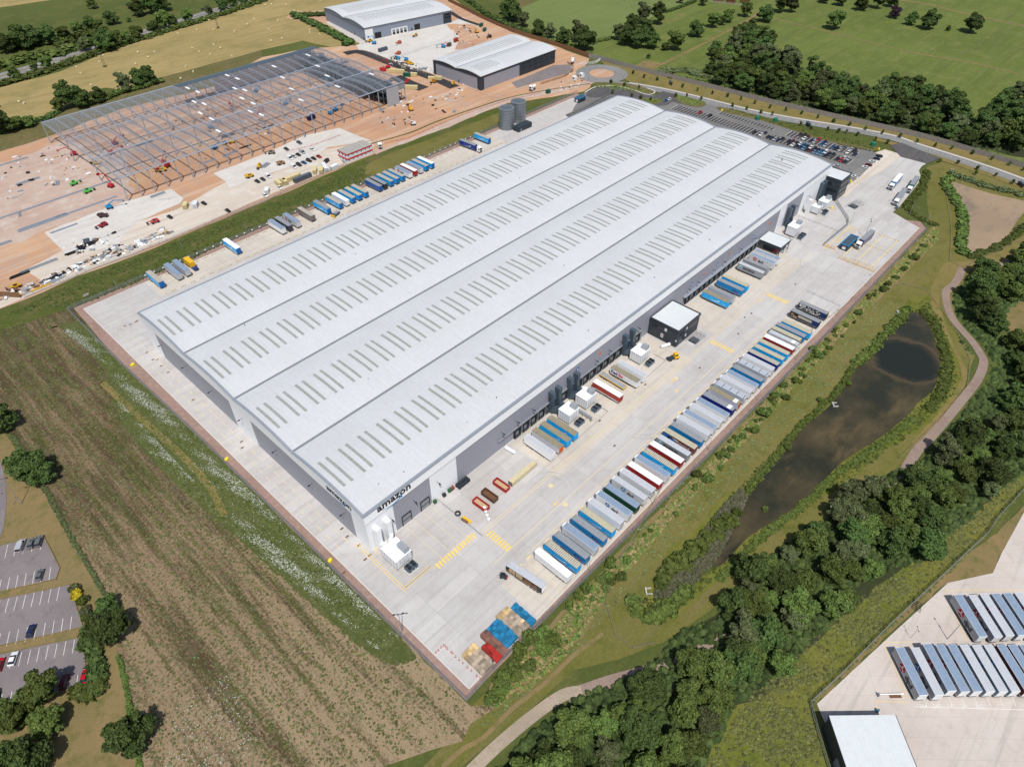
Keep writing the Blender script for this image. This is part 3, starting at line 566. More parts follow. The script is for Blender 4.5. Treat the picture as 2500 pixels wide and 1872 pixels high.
lines('parking_bays', [(tuple(a+d*2.5*k), tuple(a+d*2.5*k-nn*4.8)) for k in range(int((b-a).length/2.5))], .2, .345, 'mark_w', 'white bays along the north wall of the warehouse')
A, B = ribbon_pts(smooth(road, 5, False), .01)
lines('centre_line', [(tuple(A[i].lerp(A[i+1], t)), tuple(A[i].lerp(A[i+1], t+.16))) for i in range(5, len(A)-1) for t in (0, .33, .66)], .2, .345, 'mark_w', 'broken white centre line of the main road')
lines('yellow_box', [((c, -2), (c+6, 3)) for c in (0,)]+[], .2, .36, 'mark_y', 'short yellow line by the wall')
# ---- parkland beyond the timber fence
sheet('crop_field', C([(1270, 30), (1290, -40), (1680, -40), (1690, -2), (1625, 28), (1560, 60), (1500, 90), (1450, 116), (1400, 112), (1340, 95), (1290, 70)]), .04, 'crop', 'pale green crop field beyond the brown fence', 'field', edge=(12, 1))
sheet('ploughed_patch', C([(1262, 12), (1280, -30), (1360, -40), (1340, -8), (1272, 20)]), .05, 'planted', 'brown ploughed corner beside the crop field', 'field')
sheet('parkland', C([(1440, 120), (1560, 60), (1700, 0), (1740, -60), (2700, -60), (2700, 460), (2500, 405), (2390, 370), (2149, 308), (1880, 248), (1680, 197), (1530, 160), (1450, 134)]), .03, 'park', 'open green parkland beyond the timber fence', 'field')
ribbon('park_path', C([(1616, 158), (1700, 116), (1780, 75), (1836, 43), (1850, 30)]), 3, .07, 'tan', 'straight sandy path crossing the parkland', 'path')
ribbon('park_path', C([(1850, 36), (1886, 45), (2034, 81), (2149, 110), (2260, 135), (2363, 152), (2500, 184), (2620, 215)]), 2.6, .08, 'tan', 'long worn path winding over the parkland', 'path')
ribbon('park_path', C([(2150, -14), (2193, 0), (2260, 10), (2337, 29), (2410, 45), (2500, 64), (2600, 90)]), 4.5, .07, 'tan', 'pale track at the far side of the parkland', 'path')
ribbon('park_path', C([(1600, 60), (1625, 52), (1650, 48), (1668, 34)]), 1.6, .07, 'tan', 'short bare path beside the crop field', 'path')
sheet('bare_patch', C([(1550, 160), (1575, 148), (1616, 156), (1598, 170), (1580, 173)]), .09, 'tan', 'bare sandy patch at the end of the straight path', 'ground', edge=(3, 1))
# ---- south-east: banks, ponds, paths
sheet('south_bank', [(-12, -60.2), (343, -60.2)]+C([(2262, 500), (2262, 410), (2300, 396), (2500, 455), (2560, 480), (2560, 700), (2330, 720), (2330, 800), (2380, 870), (2340, 980), (2240, 1100), (1620, 1570), (1400, 1640), (1130, 1872), (1060, 1900), (1010, 1900), (1160, 1720)]), .1, 'bank', 'olive grass bank between the yard and the trees', 'ground', edge=(10, .6))
sheet('planted_slope', [(-4, -60.3), (344, -60.3)]+C([(2285, 590), (2200, 680), (2100, 765), (1965, 913), (1829, 1063), (1651, 1252), (1580, 1337), (1470, 1470), (1390, 1590), (1290, 1680), (1180, 1735)]), .13, 'tan', 'planted earth slope below the yard fence', 'ground', edge=(5, 1.2))
sheet('green_bank', C([(2257, 720), (2290, 740), (2330, 860), (2345, 950), (2270, 1030), (2190, 1080), (2070, 1170), (1840, 1330), (1740, 1420), (1650, 1500), (1590, 1500), (1570, 1470), (1640, 1340), (1800, 1190), (1900, 1090), (2060, 930), (2180, 780), (2215, 735)]), .14, 'rough', 'green reedy bank around the long pond', 'ground', sm=2, edge=(5, 1.2))
pond = sheet('pond_water', C([(2225, 763), (2250, 770), (2263, 785), (2283, 830), (2295, 881), (2290, 920), (2276, 955), (2240, 985), (2220, 1010), (2150, 1068), (2060, 1125), (1990, 1195), (1935, 1245), (1831, 1308), (1781, 1362), (1747, 1385), (1731, 1353), (1781, 1272), (1817, 1217), (1870, 1150), (1921, 1091), (1960, 1045), (2010, 1005), (2053, 959), (2092, 896), (2145, 838), (2179, 804), (2213, 775)]), .3, 'pond', 'long dark pond with brown weed and a round deep hole', 'pond', sm=3)
sheet('pond_water', C([(2317, 442), (2348, 452), (2420, 474), (2500, 492), (2540, 510), (2540, 530), (2500, 520), (2459, 577), (2415, 605), (2372, 623), (2356, 611), (2352, 592), (2360, 563), (2357, 530), (2343, 505), (2330, 475)]), .3, 'pond2', 'muddy brown pond beside the main road', 'pond', sm=3)
pth = C([(2350, 655), (2333, 690), (2310, 712), (2312, 745), (2324, 775), (2345, 803), (2372, 833), (2392, 862), (2401, 884), (2392, 915), (2376, 942), (2343, 983), (2300, 1035), (2260, 1080), (2237, 1103), (2195, 1168), (2110, 1275), (1990, 1385), (1880, 1475), (1790, 1535), (1700, 1588), (1600, 1632), (1500, 1660), (1440, 1680), (1385, 1700)])
ribbon('sandy_track', C([(1420, 1688), (1374, 1697), (1300, 1748), (1220, 1815), (1160, 1872), (1110, 1925)]), 3.4, .22, 'track', 'pale sandy track leading out at the bottom edge', 'track', 4)
ribbon('gravel_path', pth, 3.6, .2, 'path', 'pink gravel path winding along the edge of the trees', 'path', 4)
ribbon('gravel_path', C([(2440, 652), (2470, 630), (2520, 600)]), 2.5, .2, 'path', 'short stretch of path above the trees', 'path', 3)
ribbon('worn_track', C([(1472, 1546), (1400, 1600), (1330, 1668), (1250, 1730), (1180, 1800), (1130, 1828), (1080, 1872)]), 1.3, .18, 'tan', 'thin worn track across the olive grass', 'path', 4)
sheet('mown_strip', C([(2310, 640), (2350, 640), (2430, 615), (2540, 560), (2560, 600), (2440, 650), (2370, 660), (2300, 710), (2298, 760), (2330, 850), (2360, 900), (2352, 950), (2290, 1040), (2240, 1090), (2225, 1080), (2290, 1010), (2340, 940), (2345, 900), (2310, 820), (2280, 760), (2270, 715), (2288, 670)]), .16, 'dryverge', 'smooth mown strip curving round the ponds', 'ground', sm=2)
sheet('clearing', C([(2450, 808), (2440, 770), (2460, 735), (2560, 680), (2560, 830)]), .15, 'tan', 'dry clearing inside the wood', 'field', edge=(5, 1))
# ---- south-east rough land and depot yard
sheet('rough_land', C([(2560, 1000), (2433, 1181), (2290, 1320), (2040, 1480), (1850, 1640), (1700, 1872), (1680, 1960), (2060, 1960), (1976, 1716), (2168, 1530), (2360, 1350), (2433, 1267), (2560, 1130)]), .12, 'rough', 'rough green grass between the trees and the depot fence', 'ground', edge=(8, 1))
sheet('brown_bank', C([(2445, 1290), (2500, 1235), (2500, 1255), (2445, 1350), (2423, 1399), (2311, 1424), (2170, 1545), (2000, 1712), (1980, 1716), (2168, 1532), (2360, 1352)]), .16, 'tan', 'brown weedy bank inside the depot fence', 'ground', edge=(3, .4))
sheet('depot_yard', C([(1994, 1718), (2180, 1545), (2294, 1441), (2313, 1423), (2423, 1399), (2445, 1350), (2500, 1250), (2600, 1120), (2900, 1100), (2900, 2300), (2100, 2300), (2058, 1872)]), .2, 'dpdyard', 'pale concrete yard of the parcel depot', 'yard')
# ---- west: scrub meadow, old car park
sheet('scrub_meadow', [(-12.6, 207.8), (-13.5, 85), (-12.6, -59.6), (-6, -66)]+C([(1150, 1765), (1128, 1804), (987, 1850), (900, 1885), (640, 1960), (330, 1960)])+[(-82, -8), (-78.6, 6), (-73, 25), (-67, 47), (-65.5, 79), (-64, 106), (-62, 142), (-64, 170), (-66, 215), (-60, 232), (-30, 222)], .15, 'meadow', 'brown and green scrub meadow west of the warehouse', 'ground', edge=(6, .6))
sheet('flower_strip', [(-13.4, 192), (-13.8, 150), (-13.4, 85), (-12.8, 20), (-12.8, -30), (-15, -38), (-22, -30), (-25, 0), (-28, 40), (-31, 80), (-30, 120), (-22, 150), (-22, 195), (-27, 200)], .18, 'daisy', 'green strip full of white flowers along the west fence', 'ground', sm=3, edge=(.7, .5))
ribbon('straw_strip', [(-25.5, 146), (-24.6, 125), (-23.3, 100), (-22.4, 80), (-23, 62), (-26, 48)], 2.6, .2, 'dryverge', 'flattened straw coloured strip through the white flowers', 'ground', 4)
sheet('old_lawn', [(-150, 150)]+[(-63.5, 145), (-64, 108), (-67, 47), (-73, 25), (-79, 5), (-83, -10), (-90, -30), (-200, -30), (-200, 150)], .1, 'tan', 'dry lawn around the small car park', 'ground', edge=(6, .5))
for pts, lab in (([(-40, 1352), (9, 1329), (107, 1307), (147, 1387), (138, 1414), (0, 1445), (-60, 1460)], 'upper grey parking area with four silver cars'), ([(-60, 1480), (0, 1463), (170, 1427), (204, 1531), (0, 1577), (-60, 1592)], 'middle grey parking area with one blue car'), ([(-60, 1610), (0, 1596), (204, 1554), (214, 1666), (168, 1685), (54, 1715), (0, 1721), (-60, 1735)], 'lower grey parking area with red and white cars')):
    sheet('parking_area', C(pts), .2, 'oldcar', lab, 'car park'); kerb('kerb', C(pts), 'stone kerb round the '+lab.split(' with')[0], True, .16, 'dryverge')
sheet('old_road', C([(-60, 1100), (0, 1121), (13, 1166), (17, 1222), (11, 1279), (4, 1307), (-60, 1380)]), .2, 'oldcar', 'bend of a grey road at the left edge', 'road')
def baysL(p0, p1, n, d0, lab):
    a, b = Vector(G(*p0)), Vector(G(*p1)); e = Vector(G(*d0))-a
    return lines('parking_bays', [(tuple(a+(b-a)*(k/n)), tuple(a+(b-a)*(k/n)+e)) for k in range(n+1)], .13, .22, 'mark_w', lab)
baysL((125, 1385), (-37, 1425), 8, (120, 1417), 'white bays at the bottom of the upper parking area'); baysL((146, 1433), (-20, 1471), 8, (139, 1467), 'white bays at the top of the middle parking area')
baysL((176, 1505), (-20, 1552), 9, (171, 1540), 'white bays at the bottom of the middle parking area'); baysL((183, 1561), (-12, 1607), 9, (177, 1595), 'white bays at the top of the lower parking area')
baysL((191, 1647), (-17, 1700), 9, (187, 1677), 'white bays at the bottom of the lower parking area'); baysL((105, 1310), (20, 1330), 4, (99, 1342), 'white bays at the top of the upper parking area')
lines('depot_line', [tuple(C([a, b])) for a, b in (((2157, 1568), (2215, 1708)), ((2215, 1714), (2137, 1711)), ((2137, 1711), (2142, 1740)), ((2157, 1568), (2228, 1569)), ((2306, 1441), (2358, 1565)), ((2306, 1441), (2500, 1441)))], .14, .23, 'mark_y', 'thin yellow lines on the depot concrete')
lines('depot_line', [tuple(C([(2250+31*k, 1690), (2262+31*k, 1724)])) for k in range(9)]+[tuple(C([(2232, 1725), (2520, 1733)]))], .14, .23, 'mark_w', 'white bay lines below the lower row of depot trailers')
# small shrubs and tufts
def area(poly, n, dens=None, seed=1):
    g = np.random.default_rng(seed); xs = [p[0] for p in poly]; ys = [p[1] for p in poly]; out = []
    while len(out) < n:
        p = (g.uniform(min(xs), max(xs)), g.uniform(min(ys), max(ys)))
        if inside(p, poly) and (dens is None or g.random() < dens(*p)): out.append(p)
    return out
mead = [(-14.5, 200), (-14, 85), (-13, -58)]+C([(1115, 1790), (980, 1840), (800, 1880), (360, 1880)])+[(-80, -2), (-72, 25), (-66, 60), (-64, 110), (-63, 215), (-30, 215)]
rowd = lambda x, y: .1+.9*max(0, .35+.65*math.sin(x*1.25+1.1*math.sin(y*.06+x*.1)))**2*max(.12, .55+.45*math.sin(x*.31+.7*math.sin(y*.03))*math.sin(y*.045+x*.05)+.35*math.sin(x*.11-.6))
scatter('scrub_plants', area(mead, 17000, rowd, 1), TV, TF, .14, .5, 'leaf_m', 'rows of small green scrub plants in the west meadow', 'plants', .12, .7)
scatter('dry_plants', area(mead, 9000, None, 2), TV, TF, .15, .55, 'leaf_c', 'dull olive weeds scattered through the west meadow', 'plants', .12, .6, 4)
reg('leaf_r', leafmat('leaf_reed', (.05, .058, .03), (.15, .15, .09), (.1, .105, .06))); reg('petal', plain('white_petals', (.5, .52, .45), .9, 0, .15)); reg('drygrass', leafmat('dry_grass', (.2, .15, .06), (.36, .29, .13), (.26, .2, .09)))
fl = [(-14.2, 190), (-14.4, 150), (-13.8, 60), (-13.2, -30), (-20, -28), (-26, 20), (-30, 80), (-30, 120), (-19, 150), (-23, 194)]
fd = lambda x, y: .02+max(0, .55+.5*math.sin(x*.8+y*.03)+.45*math.sin(y*.11+x*.3)+.3*math.sin(y*.5+x*1.1)-.25)**2*(0 if abs(x+23.6) < 1.8 and 50 < y < 146 else 1)
scatter('white_flowers', area(fl, 12000, fd, 3), [(-.5, -.5, .5), (.5, -.4, .55), (.4, .5, .5), (-.4, .5, .6)], [(0, 1, 2, 3)], .08, .27, 'petal', 'drifts of white wild flowers along the west fence', 'flowers', .2, 1, 5)
scatter('flower_leaves', area(fl, 5000, None, 6), TV, TF, .2, .6, 'leaf_b', 'green leaves among the white wild flowers', 'plants', .12, .7, 6)
fl2 = C([(430, 1720), (560, 1640), (640, 1780), (600, 1872), (400, 1872)]); scatter('white_flowers', area(fl2, 500, None, 7), [(-.5, -.5, .5), (.5, -.4, .55), (.4, .5, .5), (-.4, .5, .6)], [(0, 1, 2, 3)], .1, .3, 'petal', 'thin drift of white flowers in the bare corner', 'flowers', .2, 1, 7)
sl = [(0, -61), (350, -61)]+C([(2290, 585), (2190, 685), (2100, 765), (1965, 913), (1829, 1063), (1651, 1252), (1580, 1337), (1470, 1470), (1390, 1590), (1290, 1680), (1200, 1730)])
rd2 = lambda x, y: .1+.9*max(0, math.sin((y)*2.2+.5*math.sin(x*.1)))
scatter('slope_plants', area(sl, 7500, rd2, 8), TV, TF, 0.22, .8, 'leaf_s', 'rows of young green plants on the slope below the yard', 'plants', .1, .8, 8)
scatter('slope_dry_plants', area(sl, 5200, rd2, 9), TV, TF, .2, .75, 'drygrass', 'straw coloured plants on the slope below the yard', 'plants', .1, .8, 9)
bk = C([(2257, 730), (2300, 780), (2335, 900), (2330, 960), (2240, 1050), (2060, 1180), (1840, 1335), (1700, 1450), (1590, 1500), (1570, 1470), (1700, 1300), (1900, 1090), (2060, 930), (2180, 780)]); PONDP = [(v.co.x, v.co.y) for v in pond.data.vertices]
scatter('bank_weeds', [p for p in area(bk, 6500, None, 10) if not inside(p, PONDP)], TV, TF, .25, .9, 'leaf_s', 'green weeds and reeds round the long pond', 'plants', .12, .8, 10)
scatter('reeds', [p for p in area(C([(1592, 1455), (1630, 1395), (1690, 1330), (1760, 1240), (1810, 1190), (1825, 1215), (1790, 1290), (1745, 1375), (1690, 1430), (1640, 1475)]), 3000, None, 11)], TV, TF, .25, .9, 'leaf_r', 'grey green reed bed at the end of the long pond', 'reeds', .25, 1, 11)
vg = C([(0, 775), (231, 668), (640, 505), (900, 392), (881, 450), (650, 545), (428, 655), (200, 745)]); scatter('verge_weeds', area(vg, 6500, lambda x, y: 1 if math.sin(y*.45+1.2+x*.01) > -.2 else .25, 12), TV, TF, .3, 1.0, 'leaf_b', 'green weeds on the verge behind the north trailers', 'plants', .15, .7, 12)
rg = C([(2480, 1110), (2433, 1195), (2290, 1330), (2040, 1500), (1850, 1660), (1720, 1872), (2010, 1872), (1990, 1720), (2170, 1540), (2350, 1370), (2430, 1280), (2500, 1200)]); scatter('rough_tufts', area(rg, 5500, lambda x, y: .35+.65*(math.sin(x*.2)*math.sin(y*.17+x*.1) > 0), 13), TV, TF, .2, .8, 'leaf_m', 'tall rough tufts below the tree belt', 'plants', .1, .6, 13)
bg2 = C([(1700, 1110), (2120, 740), (2215, 735), (2080, 900), (1880, 1090), (1640, 1330), (1500, 1480), (1430, 1560), (1400, 1600), (1180, 1780), (1150, 1770), (1400, 1480)]); scatter('bank_tufts', area(bg2, 3500, None, 14), TV, TF, .15, .55, 'leaf_c', 'short tufts in the olive grass bank', 'plants', .08, .5, 14)

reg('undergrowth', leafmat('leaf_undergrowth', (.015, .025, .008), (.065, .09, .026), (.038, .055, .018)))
# ================================================================== MAIN WAREHOUSE
L, W, HE = 336.7, 152.5, 19.0
def roofmat():
    m = striped('roof_sheet', (.56, .575, .585), (.553, .568, .578), 0, 2.04, .5, .55, .04); t = m.node_tree; b = t.nodes['Principled BSDF']; src = b.inputs['Base Color'].links[0].from_socket; co = t.nodes['Texture Coordinate'].outputs['Object']
    a = mixc(t, ramp(t, noise(t, co, 1, 5, .65, ((1.1, .03, 1), 0)), .45, .8), src, mixc(t, 1.0, src, (.93, .93, .925, 1), 'MULTIPLY')); a = mixc(t, ramp(t, noise(t, co, .05, 5, .6), .4, .7), a, mixc(t, 1.0, a, (.95, .95, .945, 1), 'MULTIPLY'))
    t.links.new(a, b.inputs['Base Color']); return m
reg('roof', roofmat())
reg('skylight', striped('skylight_sheet', (.4, .415, .39), (.31, .33, .3), 1, 1.6, .12, .45, .12)); reg('gutter', plain('gutter_grey', (.2, .215, .24), .6, 0, .1)); reg('lip', plain('roof_lip', (.3, .33, .375), .5, .2, .1))
reg('fascia', striped('fascia_white', (.9, .91, .92), (.84, .85, .87), 0, 1.0, .93, .5, .03))
wh = thing('distribution_warehouse', 'huge pale grey warehouse with four curved roof bays and rows of skylights', 'warehouse')
VY = [0, 38.9, 76.4, 113.9, W]
def arc(y, rise=1.7):
    for k in range(4):
        if VY[k] <= y <= VY[k+1]: t = (y-VY[k])/(VY[k+1]-VY[k]); return HE+rise*(1-(2*t-1)**2)
    return HE
NS = 14
for k in range(4):
    mb = MB(); ys = [VY[k]+(VY[k+1]-VY[k])*i/NS for i in range(NS+1)]; mb.add([(x, y, arc(y)) for y in ys for x in (-.2, L+.2)], [(2*i, 2*i+1, 2*i+3, 2*i+2) for i in range(NS)])
    mb.build('roof', ['roof'], wh)
for k in (1, 2, 3):
    MB().box(-.2, L+.2, VY[k]-.45, VY[k]+.45, HE+.05, HE+.22).build('valley_gutter', ['gutter'], wh)
mb = MB(); mb.box(-.5, L+.5, -.55, .55, HE-.1, HE+.35); mb.build('roof_edge', ['lip'], wh); mb = MB(); mb.box(-.5, L+.5, W-.25, W+.4, HE-.1, HE+.3); mb.build('roof_edge', ['lip'], wh)
for x0, x1 in ((-.5, .35), (L-.3, L+.5)):
    mb = MB(); ys = [W*i/56 for i in range(57)]
    for i in range(56):
        a, b = ys[i], ys[i+1]; za, zb = arc(a), arc(b); mb.add([(x0, a, za-.1), (x1, a, za-.1), (x1, a, za+.3), (x0, a, za+.3), (x0, b, zb-.1), (x1, b, zb-.1), (x1, b, zb+.3), (x0, b, zb+.3)], [(3, 2, 6, 7), (0, 3, 7, 4), (1, 5, 6, 2)])
    mb.build('roof_edge', ['lip'], wh)
FZ = 14.9
def fasc(x, s):
    mb = MB(); ys = [W*i/56 for i in range(57)]
    for i in range(56):
        a, b = ys[i], ys[i+1]; za, zb = arc(a)-.1, arc(b)-.1; mb.add([(x, a, FZ), (x, b, FZ), (x, b, zb), (x, a, za), (x-s*.35, a, FZ), (x-s*.35, b, FZ)], [(0, 3, 2, 1) if s > 0 else (0, 1, 2, 3), (0, 1, 5, 4)])
    mb.build('fascia', ['wallwhite'], wh)
fasc(-.35, -1); fasc(L+.35, 1)
MB().box(-.35, L+.35, -.4, -.05, FZ, HE-.1).build('fascia', ['fascia'], wh); MB().box(-.35, L+.35, W+.02, W+.3, FZ, HE-.1).build('fascia', ['fascia'], wh)
reg('wg2', striped('grey_cladding_side', (.3, .305, .35), (.285, .29, .335), 1, 1.0, .5, .5, .03)); reg('ww2', striped('white_cladding_side', (.84, .85, .87), (.8, .81, .83), 1, 1.0, .5, .5, .03))
for a, b, m in ((0, 7.7, 'ww2'), (7.7, 67.8, 'wg2'), (67.8, 82.7, 'ww2'), (82.7, 141.8, 'wg2'), (141.8, W, 'ww2')): MB().box(-.001, .3, a, b, 0, FZ+.1).build('wall_panel', [m], wh)
for a, b, m in ((.3, 11, 'wallwhite'), (11, 26.9, 'wallgrey'), (26.9, 39.3, 'wallwhite'), (39.3, 277.6, 'wallgrey'), (277.6, 285.5, 'wallwhite'), (285.5, 305, 'wallgrey'), (305, L-.3, 'wallwhite')): MB().box(a, b, 0, .3, 0, FZ+.1).build('wall_panel', [m], wh)
MB().box(L-.3, L, 0, W, 0, FZ+.1).build('wall_panel', ['wg2'], wh); MB().box(.3, L-.3, W-.3, W, 0, FZ+.1).build('wall_panel', ['wallgrey'], wh)
# skylights: curved strips in pairs
sky = []
for k, c in enumerate((20.1, 57.7, 95.1, 132.6)):
    for j in range(41):
        for d in (0, 3.05): sky.append((2.9+8.15*j+d, c))
sky.sort(key=lambda q: (q[0]-CC.x)**2+(q[1]-CC.y)**2)
def skystrip(mb, x, c, w_=1.05):
    ys = [c-7.3+14.6*i/8 for i in range(9)]; mb.add([(x+e, y, arc(y)+.07) for y in ys for e in (-w_/2, w_/2)], [(2*i, 2*i+1, 2*i+3, 2*i+2) for i in range(8)])
    mb.add([(x+e, y, arc(y)+zz) for y in ys for e in (-w_/2,) for zz in (-.02, .07)], [(2*i, 2*i+1, 2*i+3, 2*i+2) for i in range(8)])
for x, c in sky[:99]: mb = MB(); skystrip(mb, x, c); mb.build('skylight', ['skylight'], wh)
mb = MB()
for x, c in sky[99:]: skystrip(mb, x, c)
mb.build('skylight', ['skylight'], wh)['kind'] = 'stuff'
# signs
def amz(face, pos, size):
    letter('amazon', wh, pos, size, face, (.015, .015, .02), .022, 'lettering', 1.08)
    p = sidemap(face, pos, size*.42, -.35*size*.3); smile(wh, face, p, size*1.95, (.01, .25, .6), .42)
amz('-y', (4.9, -.46, 16.6), 4.2)
amz('-x', (-.4, 19.3, 16.6), 4.0)
# numbered boards and dock equipment
def board(x, z, col, txt, tc, s=1.3):
    mb = MB(); mb.box(x-s*.6, x+s*.6, -.1, -.04, z-s*.8, z+s*.8); mb.build('number_board', [PM], wh, col); letter(txt, wh, (x-s*.38, -.13, z-s*.45), s*1.3, '-y', tc, .04)
board(106.5, 11.3, (.03, .1, .42), '2', (.8, .8, .82)); board(191.5, 9.6, (.03, .13, .45), '5', (.8, .8, .82)); board(214.6, 9.8, (.03, .13, .45), '6', (.8, .8, .82)); board(250.0, 9.4, (.03, .13, .45), '8', (.8, .8, .82))
for x, t in ((121, '3'), (201.5, '4'), (225.5, '7'), (266, '9')): letter(t, wh, (x, -.1, 9.6), 2.6, '-y', (.75, .22, .06), .05)
MB().box(60, 152, -.9, -.02, 5.6, 5.75).build('dock_canopy', ['gutter'], wh); MB().box(185, 256, -1.6, -.02, 5.7, 5.95).build('dock_canopy', ['lip'], wh)
for x0, n in ((68.2, 18), (187.0, 15)):
    for k in range(n):
        x = x0+4.6*k+2.3
        if x0 < 100 and (89 < x < 93 or 99 < x < 105 or 137 < x < 144): continue
        mb = MB(); mb.box(x-1.75, x-1.25, -.75, -.02, 0, 4.9); mb.box(x+1.25, x+1.75, -.75, -.02, 0, 4.9); mb.box(x-1.25, x+1.25, -.75, -.02, 4.3, 4.9); d = mb.build('dock_shelter', ['black'], wh)
        MB().box(x-1.25, x+1.25, -.12, -.03, 1.2, 4.3).build('dock_door', ['grey'], d); MB().box(x-1.2, x+1.2, -.8, -.13, 0, 1.1).build('dock_leveller', ['dark'], d)
        mb = MB(); mb.box(x+2.2, x+2.36, -1.0, -.8, 0, 5.3); mb.build('post', ['steel'], wh)
for a, b in ((13.7, 17.4), (22, 25.7)):
    d = MB().box(a, b, -.1, -.02, 0, 4.9).build('level_door', ['grey'], wh); mb = MB(); mb.box(a-.2, a, -.3, -.02, 0, 5.2); mb.box(b, b+.2, -.3, -.02, 0, 5.2); mb.box(a, b, -.3, -.02, 4.95, 5.2); mb.box(a, b, -.2, -.11, 2.4, 2.6); mb.build('door_frame', ['black'], d)
lm = MB(); lm.box(-.05, .05, -1.4, 0, -.05, .05); lm.box(-.25, .25, -2.0, -1.1, -.12, .02); lm = lm.mesh('wall_lamp', ['black'])
for x in (9.2, 19.2, 30, 62, 70, 79, 88, 106, 118, 127, 135, 148, 188, 196, 210, 220, 236, 250, 297, 312): inst(lm, 'wall_lamp', wh, (x, -.02, 9.2))
for y in (12, 30, 52, 75, 97, 118, 138): inst(lm, 'wall_lamp', wh, (0, y, 10), -math.pi/2)
for x, y, s in ((20, 4, .6), (50, 5, .5), (66, 6, .7), (11, 6, .5), (120, 6, .6), (170, 8, .6), (215, 7, .7), (262, 6, .6), (40, 48, .5), (150, 44, .6), (26, 112, .7), (233, 6, .7), (318, 22, 1.2), (200, 118, .5), (90, 121, .6)):
    mb = MB(); mb.cyl((x, y, arc(y)), (x, y, arc(y)+s), s*.3, 6); mb.build('roof_vent', ['gutter'], wh)
# ------------------------------------------------------------------ dark office blocks built against the warehouse
def officepod(name, label, x0, x1, y0, y1, h, wins):
    t = thing(name, label, 'office block', (x0, y0, 0)); w_, d_ = x1-x0, y1-y0
    MB().box(0, w_, 0, d_, .6, h-.9).build('wall', ['dark'], t); MB().box(.5, w_-.5, .5, d_, 0, .6).build('plinth', ['black'], t)
    mb = MB(); mb.box(-.25, w_+.25, -.25, .2, h-.9, h+.15); mb.box(-.25, .2, .2, d_, h-.9, h+.15); mb.box(w_-.2, w_+.25, .2, d_, h-.9, h+.15); mb.box(.2, w_-.2, d_-.2, d_, h-.9, h+.1); mb.build('parapet', ['dark'], t)
    MB().box(.2, w_-.2, .2, d_-.2, h-.9, h-.25).build('roof', ['roofblue'], t)
    for face, a, b, z0, z1 in wins:
        mb = MB()
        if face == 'x': mb.box(-.06, -.005, a, b, z0, z1)
        else: mb.box(a, b, -.06, -.005, z0, z1)
        mb.build('window', ['glass'], t)
    return t
pod = officepod('dock_office', 'dark square office block with a pale flat roof halfway along the docks', 157.4, 174.8, -15.2, -.5, 9.6, [('x', 3, 13.5, 5.9, 7.1), ('x', 9.4, 13.2, 2.4, 4.2), ('y', 1.5, 6, 5.6, 7.2), ('y', 8.2, 15.5, 5.6, 7.2), ('y', 1.5, 6, 1.4, 3.6), ('x', 1.2, 2.4, .7, 3)])
for p, s in (((-.1, 6.2, 7.0), 1), ((-.1, 7.6, 3.2), 1.2), ((-.1, .4, 4.0), .6)):
    mb = MB(); mb.box(p[0]-.03, p[0]+.03, p[1]-.55*s, p[1]+.55*s, p[2]-.8*s, p[2]+.8*s); o = mb.build('sign_panel', [PM], pod, (.7, .72, .75))
mb = MB(); mb.box(-.16, -.13, 7.2, 8.0, 2.9, 3.5); mb.build('sign_panel', [PM], pod, (.5, .06, .05))
for p, s in (((7.1, -.1, 7.2), .8), ((7.1, -.1, 3.4), .9)): MB().box(p[0]-.5*s, p[0]+.5*s, -.09, -.02, p[2]-.8*s, p[2]+.8*s).build('sign_panel', ['white'], pod)
pod2 = officepod('main_office', 'tall dark office block with a grey roof at the far corner of the warehouse', 334, 347.2, -9.2, 6, 13.2, [('x', 1, 8.4, 9, 10.6), ('x', 1, 8.4, 5.2, 6.8), ('y', 1, 12, 9, 10.6), ('y', 1, 12, 5.2, 6.8), ('y', 1, 12, 1.6, 3.4)])
t = thing('dock_canopy', 'dark open canopy with a grey roof over the compactor bay', 'canopy', (256, -13.5, 0)); MB().box(0, 11, 0, 12.4, 5.7, 6.1).build('roof', ['roofblue'], t); mb = MB(); mb.box(-.15, 11.15, -.15, 0, 4.6, 6.2); mb.box(-.15, 0, 0, 12.4, 4.6, 6.2); mb.box(11, 11.15, 0, 12.4, 4.6, 6.2); mb.build('fascia', ['dark'], t)
for x, y in ((.3, .3), (5.5, .3), (10.7, .3)): MB().box(x-.15, x+.15, y-.15, y+.15, 0, 5.7).build('post', ['dark'], t)
t = thing('waste_compactor', 'red and grey waste compactor under the dark canopy', 'compactor', (259, -9, 0)); MB().box(0, 2.4, 0, 6, .3, 2.5).build('body', ['dark'], t); MB().box(.2, 2.2, -1.5, 0, .3, 2.0).build('ram_unit', ['red'], t); MB().box(3.6, 5.8, -1, 5.4, .3, 2.2).build('container_body', ['grey'], t); MB().box(3.8, 5.6, -1.2, -1, .5, 1.9).build('door', ['red'], t)
